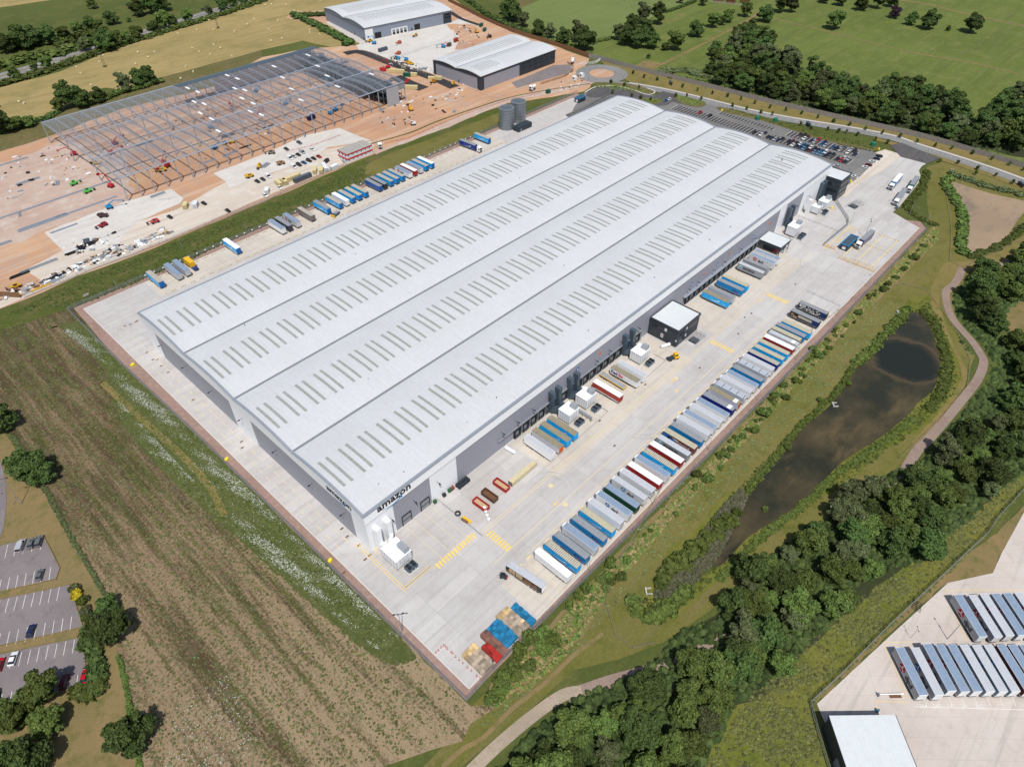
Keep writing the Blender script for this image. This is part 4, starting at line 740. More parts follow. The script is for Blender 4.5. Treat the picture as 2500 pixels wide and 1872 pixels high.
# ------------------------------------------------------------------ plant: air handling units, ducts, chillers, cages
def ahu(x0, y0, w_, d_, h, lab, ducts, dm='duct', chil=None):
    t = thing('air_handling_unit', lab, 'air handler', (x0, y0, 0))
    mb = MB(); mb.box(0, w_, 0, d_, 1.2, h); mb.build('housing', ['white'], t); MB().box(-.12, w_+.12, -.12, d_+.12, h, h+.14).build('roof_panel', ['lwhite'], t)
    mb = MB()
    mb.box(0, w_, 0, d_, 1.05, 1.195)
    for i in range(5): q = w_*i/4; mb.bar((q, .15, 0), (q, .15, 1.1), .18); mb.bar((q, d_-.15, 0), (q, d_-.15, 1.1), .18)
    for i in range(6): mb.bar((-.04, d_*i/5, 0), (-.04, d_*i/5, h), .07)
    for i in range(5): mb.bar((w_*i/4, -.04, 1.2), (w_*i/4, -.04, h), .06)
    mb.build('support_frame', ['steel'], t)
    mb = MB(); mb.add([(w_*.62, .2, h+.14), (w_*.95, .2, h+.14), (w_*.95, d_*.55, h+.14), (w_*.62, d_*.55, h+.14), (w_*.62, .5, h+2.0), (w_*.95, .5, h+2.0), (w_*.95, d_*.55, h+2.0), (w_*.62, d_*.55, h+2.0)], [(0, 1, 5, 4), (1, 2, 6, 5), (2, 3, 7, 6), (3, 0, 4, 7), (4, 5, 6, 7)]); mb.build('intake_cowl', ['steel'], t)
    for dx in ducts:
        yy = -y0; mb = MB(); mb.box(dx-x0, dx-x0+1.7, yy-2.3, yy-.5, .8, 11.2); mb.build('vertical_duct', [dm], t)
        mb = MB(); mb.add([(dx-x0, yy-2.35, 1.4), (dx-x0+1.7, yy-2.35, 1.4), (dx-x0+1.7, yy-2.35, 4.0), (dx-x0, yy-2.35, 4.0), (w_*.3, d_, 2), (w_*.75, d_, 2), (w_*.75, d_, h-.2), (w_*.3, d_, h-.2)], [(0, 1, 5, 4), (3, 7, 6, 2), (0, 4, 7, 3), (1, 2, 6, 5)]); mb.build('connecting_duct', [dm], t)
        MB().box(dx-x0-.05, dx-x0+1.75, yy-2.35, yy-.02, 9.4, 11.3).build('duct_head', [dm], t)
    return t
ahu(88.6, -11.0, 6.0, 5.4, 5.6, 'white air handling unit with two dark blue ducts nearest the loaded trailers', (88.6, 92.6))
ahu(99.6, -10.7, 6.2, 5.4, 5.6, 'white air handling unit with two dark blue ducts beside the white gas tank', (99.8, 104.0))
ahu(136.8, -10.5, 6.6, 5.4, 5.6, 'white air handling unit with two dark blue ducts by the white reefer trailer', (137.0, 142.2))
a0 = ahu(1.0, -12.2, 6.2, 7.5, 5.2, 'bright white air handling unit with white ducts at the near warehouse corner', (2.0, 6.3), 'lwhite')
ahu(279.4, -10.6, 7.4, 5.2, 6.0, 'pair of white plant housings beyond the dark canopy', (287.5, 291.5))
ahu(318.5, -9.8, 6.6, 5.0, 5.5, 'cluster of white plant housings next to the main office', (327.5, 331.2))
MB().box(-3, -1.4, 4, 6, 0, 9).build('flue', ['white'], ahu(311.5, -8.6, 4.6, 4.2, 4.6, 'small white plant housing by the white wall', ()))
def chiller(x, y, w_, d_, lab):
    t = thing('chiller', lab, 'chiller', (x, y, 0)); MB().box(0, w_, 0, d_, 1.0, 2.7).build('casing', ['duct'], t); mb = MB()
    for a in (0, w_/3, 2*w_/3, w_):
        mb.bar((a, -.05, 0), (a, -.05, 1.9), .12); mb.bar((a, d_, 0), (a, d_, 1.9), .12)
    mb.box(-.05, w_+.05, -.08, d_+.05, .55, .7); mb.build('frame', ['white'], t)
    for a in (.25, .75):
        for b in (.27, .73): mb = MB(); mb.cyl((w_*a, d_*b, 2.7), (w_*a, d_*b, 2.95), .62, 10); mb.build('fan', ['black'], t)
    return t
chiller(89.9, -15.1, 3.6, 2.5, 'dark square chiller beside the nearest blue-ducted unit'); chiller(100.4, -15.0, 3.9, 2.4, 'dark square chiller in front of the second blue-ducted unit'); chiller(137.9, -14.7, 3.9, 2.4, 'dark square chiller opposite the yellow shunter')
chiller(2.6, -16.2, 3.8, 2.6, 'dark chiller with four fans at the near warehouse corner'); chiller(279.3, -14.8, 5.2, 2.6, 'dark chiller beyond the dark canopy'); chiller(313.5, -12.6, 3.4, 2.4, 'dark chiller near the red pipe by the main office')
mb = MB(); [mb.bar(*s, .12) for s in (((105, -17.8, .8), (84.5, -18.2, .8)), ((105, -17.8, .8), (105, -10, .8)), ((147, -17, .8), (133, -17.4, .8)), ((147, -17, .8), (147, -11, .8)), ((9.5, -18.8, .8), (-1.4, -18.8, .8)))]
tag(mb.build('guard_rail', ['steel']), 'low grey guard rails around the plant units', 'guard rail')
# pipes between units
t = thing('pipe_rack', 'grey rack of pipes between the two nearest plant units', 'pipe rack', (96.2, -16, 0))
for i in range(3): mb = MB(); mb.bar((i*.35, 0, 2.2), (i*.35, 8, 2.2), .2); mb.bar((i*.35, 0, 2.2), (i*.35, 0, 0), .2); mb.build('pipe', ['steel'], t)
mb = MB(); [mb.bar((-.3, y, 0), (-.3, y, 2.3), .12) or mb.bar((1.2, y, 0), (1.2, y, 2.3), .12) for y in (0, 2, 4, 6, 8)]; mb.build('support_frame', ['steel'], t)
def gastank(x, y, rz, lab):
    t = thing('storage_tank', lab, 'tank', (x, y, 0), rz); mb = MB(); mb.cyl((0, -2.2, 1.1), (0, 2.2, 1.1), .75, 14); mb.cyl((0, 2.2, 1.1), (0, 2.5, 1.1), .75, 14, 0, .35); mb.cyl((0, -2.5, 1.1), (0, -2.2, 1.1), .35, 14, 0, .75); mb.build('vessel', ['white'], t)
    for q in (-1.4, 1.4): MB().box(-.6, .6, q-.15, q+.15, 0, .6).build('saddle', ['grey'], t)
gastank(109.0, -4.0, .15, 'white horizontal gas tank beside the second blue-ducted unit'); gastank(63.2, -3.6, .1, 'white horizontal gas tank at the end of the nearest docks'); gastank(155, -11.5, 1.2, 'silver tank with yellow end beside the dark office block')
def cage(x, y, w_, d_, rz, lab):
    t = thing('storage_cage', lab, 'cage', (x, y, 0), rz); mb = MB()
    for a in (0, w_):
        for b in (0, d_/2, d_): mb.bar((a, b, 0), (a, b, 2.3), .1)
    for z in (.1, 1.2, 2.3): mb.bar((0, 0, z), (w_, 0, z), .07); mb.bar((0, d_, z), (w_, d_, z), .07); mb.bar((0, 0, z), (0, d_, z), .07); mb.bar((w_, 0, z), (w_, d_, z), .07)
    mb.build('frame', ['grey'], t); mb = MB()
    for i in range(int(w_/.8)): mb.bar((i*.8, 0, 2.3), (i*.8, d_, 2.3), .06)
    for i in range(int(d_/.8)): mb.bar((0, i*.8, 2.32), (w_, i*.8, 2.32), .06)
    mb.build('mesh_roof', ['grey'], t); MB().box(.4, w_*.5, .4, d_-.5, .02, 1.3).build('stored_crates', ['dark'], t); MB().box(-.4, -.1, 0, d_, .0, 1.1).build('ramp_rail', ['white'], t)
cage(164.5, -20.8, 8.2, 4.4, 0, 'open wire cage full of dark frames by the dark office block'); cage(331.5, -21.5, 9.5, 4.8, -.18, 'open wire smoking shelter beside the main office')
# palisade fences, guard rails in the far yard
reg('fence_r', plain('weathered_rail', (.27, .23, .18), .9, 0, .2, 1))
def railfence(name, lab, pts, h, mat, sp=2.5, cat='fence', mesh=True, postmat=None):
    t = thing(name, lab, cat, pts[0]+(0,) if len(pts[0]) == 2 else pts[0]); ox, oy = pts[0][0], pts[0][1]; mb = MB(); ps = []
    for a, b in zip(pts, pts[1:]):
        a, b = Vector(a[:2]), Vector(b[:2]); d = b-a; n = max(1, int(d.length/sp)); ps += [a+d*(i/n) for i in range(n)]
        A_, B_ = (a.x-ox, a.y-oy), (b.x-ox, b.y-oy)
        for z in ([.25, h*.55, h-.15] if mesh else [h*.5, h]): mb.bar((*A_, z), (*B_, z), .06)
        if mesh:
            m = int(d.length/.36)
            for i in range(m): q = a+d*(i/m); mb.box(q.x-ox-.035, q.x-ox+.035, q.y-oy-.035, q.y-oy+.035, .05, h)
    ps.append(Vector(pts[-1][:2])); mb.build('mesh_panel' if mesh else 'rail', [mat], t); pm = MB().box(-.06, .06, -.06, .06, 0, h+.1).mesh('post', [postmat or mat])
    for q in ps[:99]: inst(pm, 'post', t, (q.x-ox, q.y-oy, 0))
    return t
railfence('palisade_fence', 'dark palisade fence along the west side of the yard', [(-15, 207), (-15, 150), (-13.4, 85), (-12.4, -57.9)], 2.4, 'grey', 2.8)
railfence('palisade_fence', 'dark palisade fence along the south side of the yard', [(-12.4, -57.9), (3, -57.2), (20, -57.7), (77, -58.6), (114, -59.3), (220, -60), (339, -59.6)], 2.4, 'grey', 3.6)
railfence('palisade_fence', 'dark palisade fence behind the north row of trailers', [(-15, 207.2), (362, 207.2)], 2.4, 'grey', 3.9)
railfence('mesh_fence', 'grey mesh fence dividing the far yard beside the gatehouse', [(333, -10.2), (318, -23.5), (312.5, -26), (283.2, -25.5)], 2.6, 'steel', 3)
railfence('gate_barrier', 'yellow striped sliding gate nearest the canopy', [(283.2, -25.5), (283.2, -31.8)], 2.2, 'yellow', 2, 'gate'); 
for y0, l in ((-37.0, 'beside the gatehouse'), (-43.6, 'in the middle of the gate line'), (-49.8, 'nearest the pink gravel')): railfence('gate_barrier', 'yellow striped sliding gate '+l, [(277, y0), (276.8, y0-5.6)], 2.2, 'yellow', 2, 'gate')
railfence('crash_barrier', 'long grey crash barrier across the yard beside the skips', [(29, -.5), (29, -22.6)], 1.2, 'steel', 3, 'barrier', False); railfence('crash_barrier', 'grey double crash barrier beyond the far docks', [(303.2, -1.5), (302.8, -24.5)], 1.2, 'steel', 3, 'barrier', False)
railfence('crash_barrier', 'thin grey barrier beyond the last south trailers', [tuple(C([(1971, 713)])[0]), tuple(C([(2049, 749)])[0])], 1.1, 'steel', 3, 'barrier', False)
railfence('timber_rail', 'post and rail fence along the olive bank', C([(1900, 860), (2005, 772), (2090, 712), (2200, 693), (2260, 710), (2300, 760), (2345, 830), (2368, 880), (2360, 945), (2290, 1030), (2195, 1120)])[3:], 1.1, 'fence_r', 3.5, 'fence', False)
railfence('timber_rail', 'long post and rail fence between the planted slope and pond', C([(2210, 693), (2110, 715), (1990, 800), (1800, 980), (1640, 1150), (1500, 1390), (1478, 1470), (1500, 1550), (1545, 1583), (1600, 1570)]), 1.1, 'fence_r', 3.8, 'fence', False)
railfence('timber_rail', 'post and rail fence round the muddy pond', C([(2300, 440), (2310, 480), (2322, 560), (2318, 638), (2350, 655), (2420, 620), (2500, 585)]), 1.1, 'fence_r', 3.5, 'fence', False)
# timber screen fences
def closeboard(lab, pts, h, mat, sp):
    t = thing('timber_fence', lab, 'fence', (*pts[0], 0)); ox, oy = pts[0]; pts = smooth(pts, 4, False); mb = MB(); Ls = 0; ps = [pts[0]]; last = 0
    for a, b in zip(pts, pts[1:]): mb.bar((a[0]-ox, a[1]-oy, h/2), (b[0]-ox, b[1]-oy, h/2), .08, h)
    mb.build('board_panel', [mat], t); pm = MB().box(-.09, .09, -.09, .09, 0, h+.15).mesh('post', [mat])
    acc = 0
    for a, b in zip(pts, pts[1:]):
        l = math.dist(a, b)
        while acc < l: inst(pm, 'post', t, (a[0]+(b[0]-a[0])*acc/l-ox, a[1]+(b[1]-a[1])*acc/l-oy, 0)); acc += sp
        acc -= l
reg('fence_g', striped('grey_boards', (.32, .29, .26), (.25, .225, .2), 1, .9, .3, .9, .2)); reg('fence_b', striped('brown_boards', (.24, .13, .065), (.19, .1, .05), 1, .9, .3, .9, .15))
closeboard('long weathered grey timber screen fence along the main road', C([(1437, 142), (1475, 150), (1529, 166), (1600, 184), (1674, 202), (1770, 226), (1880, 254), (2010, 284), (2149, 315), (2265, 342), (2381, 376), (2500, 412), (2600, 450)]), 3.6, 'fence_g', 6)
closeboard('orange brown timber fence behind the new warehouses', C([(1094, 4), (1130, 22), (1180, 48), (1260, 82), (1350, 110), (1437, 141)]), 3.4, 'fence_b', 5)
# gatehouses
def gatehouse(x0, y0, w_, d_, h, lab):
    t = thing('gatehouse', lab, 'kiosk', (x0, y0, 0)); MB().box(0, w_, 0, d_, 0, h).build('wall', ['dark'], t); MB().box(.2, w_-.2, .2, d_-.2, h+.1, h+.25).build('roof', ['duct'], t)
    mb = MB(); mb.box(-.25, w_+.25, -.25, .2, h, h+.5); mb.box(-.25, w_+.25, d_-.2, d_+.25, h, h+.5); mb.box(-.25, .2, .2, d_-.2, h, h+.5); mb.box(w_-.2, w_+.25, .2, d_-.2, h, h+.5); mb.build('parapet', [P], t, (.01, .2, .42))
    mb = MB(); mb.box(-.05, 0, d_*.25, d_*.7, 1, 2.3); mb.build('window', ['white'], t); mb = MB(); mb.box(-.07, -.01, d_*.3, d_*.6, 2.5, 2.9); mb.build('notice', [PM], t, (.6, .1, .04)); MB().box(w_*.3, w_*.8, -.05, 0, 1.0, 2.3).build('window', ['glass'], t)
gatehouse(286.0, -37.0, 12.6, 4.0, 3.3, 'dark gatehouse with a bright blue roof edge between the lorry lanes'); gatehouse(347, 193.4, 8, 4.2, 3.2, 'dark kiosk with a blue roof edge at the north end of the yard')
t = thing('meter_housing', 'small dark meter box below the gatehouse lanes', 'cabinet', (*G(2188, 513), 0)); MB().box(0, 2, 0, 1, 0, 1.8).build('cabinet', ['duct'], t); MB().box(.1, 1.9, -.05, 0, .2, 1.6).build('door', ['grey'], t)
# silos
def silo(x, y, r, h, lab):
    t = thing('water_tank', lab, 'tank', (x, y, 0)); mb = MB(); mb.cyl((0, 0, .2), (0, 0, h), r, 28); o = mb.build('shell', ['silo'], t); mb = MB(); mb.cyl((0, 0, h), (0, 0, h+.7), r+.05, 28, 0, .6); mb.build('roof', ['silo'], t)
    mb = MB(); [mb.cyl((0, 0, z), (0, 0, z+.12), r+.06, 28) for z in [.2+i*(h-.3)/7 for i in range(8)]]; mb.build('hoop', ['steel'], t); mb = MB(); mb.bar((r+.3, -.3, 0), (r+.3, -.3, h+1), .08); mb.bar((r+.3, .3, 0), (r+.3, .3, h+1), .08); [mb.bar((r+.3, -.3, i*.5), (r+.3, .3, i*.5), .06) for i in range(int(h*2))]; mb.build('ladder', ['steel'], t)
    mb = MB(); mb.cyl((0, 0, 0), (0, 0, .2), r+.8, 24); mb.build('base', ['concrete'], t)
reg('silo', striped('silo_steel', (.2, .23, .25), (.26, .29, .31), 2, 1.2, .5, .38, .12, .55))
silo(278.3, 202.0, 5.3, 14.2, 'nearer of two tall galvanised water tanks'); silo(292.5, 204.2, 5.3, 14.2, 'further of two tall galvanised water tanks')
t = thing('pump_house', 'low black pump house beside the galvanised water tanks', 'pump house', (278, 190.3, 0)); MB().box(0, 13.5, 0, 5.2, 0, 3.4).build('wall', ['dark'], t); MB().box(-.15, 13.65, -.15, 5.35, 3.4, 3.6).build('roof', ['dark'], t); MB().box(2, 3.2, -.05, 0, 0, 2.2).build('door', ['grey'], t)
# ------------------------------------------------------------------ lamp posts
def lamppost(h, arms, mat='steel'):
    t = thing('lamp_post', 'x', 'lamp post'); mb = MB(); mb.cyl((0, 0, 0), (0, 0, h), .14, 8, 0, .08); mb.build('pole', [mat], t)
    for a in range(arms):
        s = 1 if a == 0 else -1; mb = MB(); mb.bar((0, 0, h), (s*1.1, 0, h+.15), .09); mb.box(min(s*1.0, s*1.7), max(s*1.0, s*1.7), -.22, .22, h+.08, h+.22); mb.build('lamp_head', ['black' if mat != 'white' else 'white'], t)
    return kids(t)
LP1 = lamppost(10.5, 1); LP2 = lamppost(10.5, 2); LP3 = lamppost(13.5, 2); first = {id(LP1): 1, id(LP2): 1, id(LP3): 1}
def lamp(pr, x, y, rz, lab, grp='lamp posts', s=None):
    if first[id(pr)]: first[id(pr)] = 0; o = pr; o.location = (x, y, 0); o.rotation_euler = (0, 0, rz); o['label'] = lab; o['group'] = grp
    else: o = dup(pr, (x, y, 0), rz, lab, grp)
    if s: o.scale = (s, s, s)
lamp(LP2, *G(982, 1542), 2.5, 'twin headed lamp post on the gravel beside the near yard corner')
for i, (x, y) in enumerate(C([(1437, 1394), (1593, 1234), (1729, 1100), (1848, 979), (1943, 880), (2036, 786), (2116, 700)])): lamp(LP1, x, y, math.pi/2, 'slim lamp post on the south gravel, number %d counted from the pallets' % (i+1), 'lamp posts on the south gravel', .62)
for i, (x, y) in enumerate(C([(289, 708), (448, 613), (602, 565), (740, 515), (862, 450), (970, 398), (1078, 372), (1176, 330)])): lamp(LP1, x, y, -math.pi/2, 'slim lamp post on the green verge behind the north trailers', 'lamp posts on the green verge')
lamp(LP2, *G(2110, 581), .4, 'twin headed lamp post by the dark gatehouse'); lamp(LP1, *G(2076, 547), .4, 'lamp post at the bend of the grey mesh fence'); lamp(LP2, *G(1920, 617), 1.2, 'lamp post beside the dark canopy', 'lamp posts', .8)
lamp(LP2, *G(1203, 1636), 1.0, 'dark lamp post rising among the blue pallets', 'lamp posts', .75)
lamp(LP3, *G(53, 1229), 2.6, 'tall lamp post on the dry lawn beside the old road'); lamp(LP1, *G(34, 1232), 2.6, 'shorter lamp post next to the tall one on the dry lawn', 'lamp posts')
lamp(LP2, *G(2222, 1558), .6, 'short white lamp post in the depot yard', 'lamp posts', .55); lamp(LP2, *G(2312, 1560), .9, 'twin headed lamp post at the end of the depot trailers', 'lamp posts', .92)
for i, (x, y) in enumerate(C([(1437, 196), (1498, 204), (1430, 166), (1525, 172), (1560, 190), (1720, 245), (2255, 395), (2197, 340), (2220, 525), (2258, 553)])): lamp(LP1, x, y, .5*i, 'slim street lamp along the main road', 'street lamps along the main road', .8)
# ================================================================== TRAILERS
BLUE = (.01, .42, .88); ROYAL = (.004, .22, .52); DPDG = (.52, .53, .55); NAVY = (.005, .02, .2); REDD = (.36, .02, .02); WHT = (.86, .87, .88); SLV = (.68, .7, .73)
reg('rf_grey', striped('trailer_roof_grey', (.3, .315, .33), (.265, .28, .3), 1, .68, .1, .5, .12)); reg('rf_blue', striped('trailer_roof_sky_tint', (.27, .345, .45), (.23, .3, .4), 1, .8, .08, .4, .1))  # sky reflection is put into the blue-grey roof colour as extra blue
reg('rf_white', plain('trailer_roof_white', (.8, .81, .82), .5, 0, .05)); reg('rf_rib', striped('trailer_roof_ribbed', (.3, .28, .22), (.5, .465, .33), 1, .62, .2, .6, .12)); reg('rf_brib', striped('trailer_roof_brown_ribbed', (.2, .18, .12), (.3, .265, .18), 1, .62, .25, .6, .15))
reg('rf_bow', striped('trailer_roof_open_bows', (.6, .59, .52), (.3, .26, .18), 1, .66, .4, .6, .15)); reg('rf_panel', striped('trailer_roof_panelled', (.13, .13, .13), (.4, .44, .5), 1, 3.2, .1, .4, .06)); reg('rf_silver', striped('trailer_roof_silver', (.53, .55, .58), (.47, .49, .52), 1, .8, .1, .4, .08)); reg('rf_tan', plain('trailer_roof_tan', (.4, .37, .31), .6, 0, .1))
WB = MB(); WB.cyl((-.16, 0, .5), (.16, 0, .5), .5, 12, 0); WHEEL = WB.mesh('wheel', ['black'])
RB = MB(); RB.cyl((-.17, 0, .5), (.17, 0, .5), .24, 8, 0); RIM = RB.mesh('rim', ['steel'])
LT = 13.6; WT = 2.55
def bodybox(w_, l, z0, z1): return MB().box(-w_/2, w_/2, -l/2, l/2, z0, z1)
BODY = bodybox(WT, LT, 1.15, 4.05).mesh('body', [P]); BODYM = bodybox(WT, LT, 1.15, 4.05).mesh('body', [reg('psil', paint('reefer_side', .3, .06))])
ROOF = {k: MB().box(-WT/2+.03, WT/2-.03, -LT/2+.03, LT/2-.03, 4.05, 4.13).mesh('roof', [k]) for k in ('rf_grey', 'rf_blue', 'rf_white', 'rf_rib', 'rf_brib', 'rf_bow', 'rf_panel', 'rf_silver', 'rf_tan')}
cb = MB(); cb.box(-.5, -.38, -6.3, 5.6, .85, 1.13); cb.box(.38, .5, -6.3, 5.6, .85, 1.13)
for y in (-6, -4.6, -3.2, 0, 3, 5.5): cb.box(-1.2, 1.2, y-.08, y+.08, .9, 1.1)
cb.box(-1.22, -1.18, -1.6, 3.6, .45, 1.0); cb.box(1.18, 1.22, -1.6, 3.6, .45, 1.0); cb.box(-1.1, 1.1, -6.75, -6.6, .5, .75)
CHASSIS = cb.mesh('chassis', ['dark'])
lb = MB(); [lb.box(s*.8-.08, s*.8+.08, 3.9, 4.1, 0, 1.1) for s in (-1, 1)]; LEGS = lb.mesh('landing_leg', ['grey'])
db = MB(); db.box(-1.22, 1.22, -6.86, -6.8, 1.25, 4.0); [db.box(x-.03, x+.03, -6.92, -6.86, 1.3, 3.95) for x in (-.7, -.25, .25, .7)]; DOORS = db.mesh('rear_door', [P])
bb = MB(); bb.box(-1.24, 1.24, 6.8, 6.9, 1.3, 3.95); HEADB = bb.mesh('bulkhead', [PM])
fb = MB(); fb.box(-.9, .9, 6.9, 7.35, 2.3, 3.8); FRIDGE = fb.mesh('fridge_unit', ['white'])
rl = MB(); [rl.box(s-.03, s+.03, -LT/2, LT/2, 3.98, 4.16) for s in (-WT/2, WT/2)]; [rl.box(-WT/2, WT/2, s-.03, s+.03, 4.0, 4.16) for s in (-LT/2, LT/2)]; [rl.box(s-.035, s+.035, -LT/2, LT/2, 1.1, 1.3) for s in (-WT/2, WT/2)]
RAILD = rl.mesh('edge_rail', ['grey']); RAILW = rl.mesh('edge_rail', ['white'])
def dpdlogo(t, face, pos, r, col, word=True):
    mb = MB(); disc(mb, face, pos, r, 0, 0, 6); mb.build('logo_badge', [PM], t, col)
    mb = MB()
    for a in (1.57, 3.67, 5.76): strip(mb, face, sidemap(face, pos, 0, 0, .02), [(0, 0), (.8*r*math.cos(a), .8*r*math.sin(a))], lambda q: .22*r)
    mb.build('logo_mark', ['lwhite'], t)
    if word: letter('dpd', t, sidemap(face, pos, r*1.5, -r*.75, .02), r*1.7, face, (.05, .05, .06), .03)
def deco(t, kind, side):
    """markings on the side that faces west"""
    f = side; x = -WT/2-.03 if f == '-x' else WT/2+.03; far = f == '-x'; st = lambda u: (x, (LT/2-u) if far else (-LT/2+u), 0)
    pos = lambda u, z: (st(u)[0], st(u)[1], z)
    if kind == 'smile': smile(t, f, pos(4.2, 2.75), 5.2, (.85, .9, .95), .3); letter('prime', t, pos(10.9, 2.1), .75, f, (.65, .8, .9), .01)
    elif kind == 'smile2': smile(t, f, pos(4.4, 2.6), 5.6, (.75, .86, .95), .2)
    elif kind == 'dpdr': dpdlogo(t, f, pos(3.4, 2.65), 1.15, (.5, .01, .04))
    elif kind == 'dpdb': dpdlogo(t, f, pos(5.0, 2.65), 1.1, (.01, .2, .55))
    elif kind in ('dpdr+', 'dpdb+'): dpdlogo(t, f, pos(5.2, 2.6), 1.4, (.5, .01, .04) if kind == 'dpdr+' else (.01, .2, .55))
    elif kind == 'spots': mb = MB(); disc(mb, f, pos(10.6, 2.3), .5, 0); disc(mb, f, pos(11.6, 2.0), .4, 0); mb.build('logo_mark', [PM], t, (.18, .01, .12)); mb = MB(); disc(mb, f, pos(9.4, 2.4), .5, 0); mb.build('logo_mark', [PM], t, (.005, .05, .22))
    elif kind == 'fedex': letter('Fed', t, pos(.5, 1.9), 2.3, f, (.08, .02, .18), .03); letter('Ex', t, pos(4.3, 1.9), 2.3, f, (.6, .03, .03), .03)
    elif kind == 'maersk':
        mb = MB(); strip(mb, f, pos(1.0, 2.9), [(0, 0), (1.5, 0)], lambda q: 1.5); mb.build('logo_badge', [PM], t, (.15, .45, .58)); letter('*', t, pos(1.2, 1.9), 2.2, f, (.8, .85, .9), .04, 'logo_mark'); letter('MAERSK', t, pos(3.2, 2.1), 1.75, f, (.03, .035, .05), .025)
    elif kind == 'prem': letter('AMBIENT', t, pos(2, 2.2), .8, f, (.3, .4, .5), .0) if 0 else None
    elif kind == 'cow':
        mb = MB(); g = random.Random(3)
        for _ in range(60):
            u, v = g.uniform(.6, 10.4), g.uniform(1.5, 3.9); strip(mb, f, pos(0, 0), [(u-.2, v-.25), (u+g.uniform(.1, .5), v+.25)], lambda q: g.uniform(.12, .5))
        mb.build('picture_panel', ['lwhite'], t); mb = MB(); strip(mb, f, pos(12.2, 2.6), [(-1.3, 0), (1.3, 0)], lambda q: 2.8); mb.build('curtain_end', [PM], t, (.004, .03, .14))
    elif kind == 'food':
        mb = MB(); strip(mb, f, pos(4, 2.9), [(0, 0), (6.6, -.1)], lambda q: 1.3); mb.build('picture_panel', [PM], t, (.5, .46, .38)); mb = MB(); disc(mb, f, pos(1.3, 2.5), .7, 0); strip(mb, f, pos(1.0, 2.0), [(0, 0), (2.6, -.2)], lambda q: .8); mb.build('picture_panel', [PM], t, (.45, .25, .12)); mb = MB(); strip(mb, f, pos(12.2, 2.6), [(-1.3, 0), (1.3, 0)], lambda q: 2.8); mb.build('curtain_end', [PM], t, (.004, .03, .14))
    elif kind == 'multi':
        mb = MB(); strip(mb, f, pos(0, 2.6), [(.2, .1), (3.6, .1), (5.2, -.3)], lambda q: 2.5*(1-q*.7)); mb.build('picture_panel', [PM], t, (.01, .14, .42)); mb = MB(); disc(mb, f, pos(2.6, 2.6), .6, 0); mb.build('logo_mark', [PM], t, (.35, .02, .03)); letter('CHARLIE', t, pos(6.6, 2.0), 1.3, f, (.6, .5, .45), .02)
        mb = MB(); strip(mb, f, pos(3.5, 3.2), [(0, 0), (3.2, -.3)], lambda q: .5); mb.build('picture_panel', ['lwhite'], t)
    elif kind == 'stripe': mb = MB(); strip(mb, f, pos(.8, 1.45), [(0, 0), (12, 0)], lambda q: .14); mb.build('side_stripe', ['lwhite'], t)
    elif kind == 'grp': letter('3663', t, pos(3.5, 2.3), 1.0, f, (.1, .25, .5), .02) if 0 else smile(t, f, pos(3, 2.4), 4.5, (.3, .42, .6), .2)
def trailer(x, y, rz, side, roof, label, group, mark=None, detail=2, opens=False, door=None, h=1.0, l=1.0, fridge=False, metal=False, name='lorry_trailer', cat='trailer', head=None, west=None):
    """y is the centre; rear doors at local -y"""
    t = thing(name, label, cat, (x, y, .3), rz, group, (1, l, h))
    if opens:
        MB().box(-WT/2, WT/2, -LT/2, LT/2, 1.15, 1.3).build('deck', ['brown'], t); MB().box(-WT/2, WT/2, 6.7, 6.8, 1.3, 4.05).build('bulkhead', ['dark'], t); MB().box(-WT/2, WT/2, -6.8, -6.4, 1.3, 4.05).build('rear_frame', [PM], t, (.07, .045, .04)); MB().box(WT/2-.06, WT/2, -LT/2, LT/2, 1.3, 4.05).build('curtain', ['dark'], t)
        mb = MB(); [mb.box(-WT/2, -WT/2+.12, y0-.06, y0+.06, 1.3, 4.05) for y0 in (-3.2, 0, 3.3)]; mb.build('pillar', ['dark'], t); mb = MB(); [mb.box(-WT/2+.25, WT/2-.3, a, a+1.1, 1.3, 2.9) for a in (1.0, 2.2, 3.5, 4.8)]; mb.build('load', ['wood'], t)
        mb = MB(); mb.box(-WT/2-.05, -WT/2+.02, -6.3, -5.4, 1.2, 3.95); mb.build('curtain', ['dark'], t)
    else: inst(BODYM if metal else BODY, 'body', t, color=side)
    inst(ROOF[roof], 'roof', t); inst(RAILW if metal or roof == 'rf_white' else RAILD, 'edge_rail', t); inst(DOORS, 'rear_door', t, color=door or side); inst(HEADB, 'bulkhead', t, color=head or (tuple(c*.9 for c in side) if side else (.05, .05, .06)))
    inst(CHASSIS, 'chassis', t)
    if detail > 1:
        for s in (-1.08, 1.08):
            for yy in (-5.2, -3.9, -2.6): w_ = inst(WHEEL, 'wheel', t, (s, yy, 0)); inst(RIM, 'rim', w_)
            inst(LEGS, 'landing_leg', t) if s < 0 else None
    else: inst(WHEELS3, 'wheels', t)
    if fridge: inst(FRIDGE, 'fridge_unit', t)
    if mark: deco(t, mark, west or ('-x' if abs(rz) < 1.6 else '+x'))
    return t
wb = MB()
for s in (-1.08, 1.08):
    for yy in (-5.2, -3.9, -2.6): wb.cyl((s-.16, yy, .5), (s+.16, yy, .5), .5, 10)
WHEELS3 = wb.mesh('wheels', ['black'])
GS = 'trailers parked in the south row'
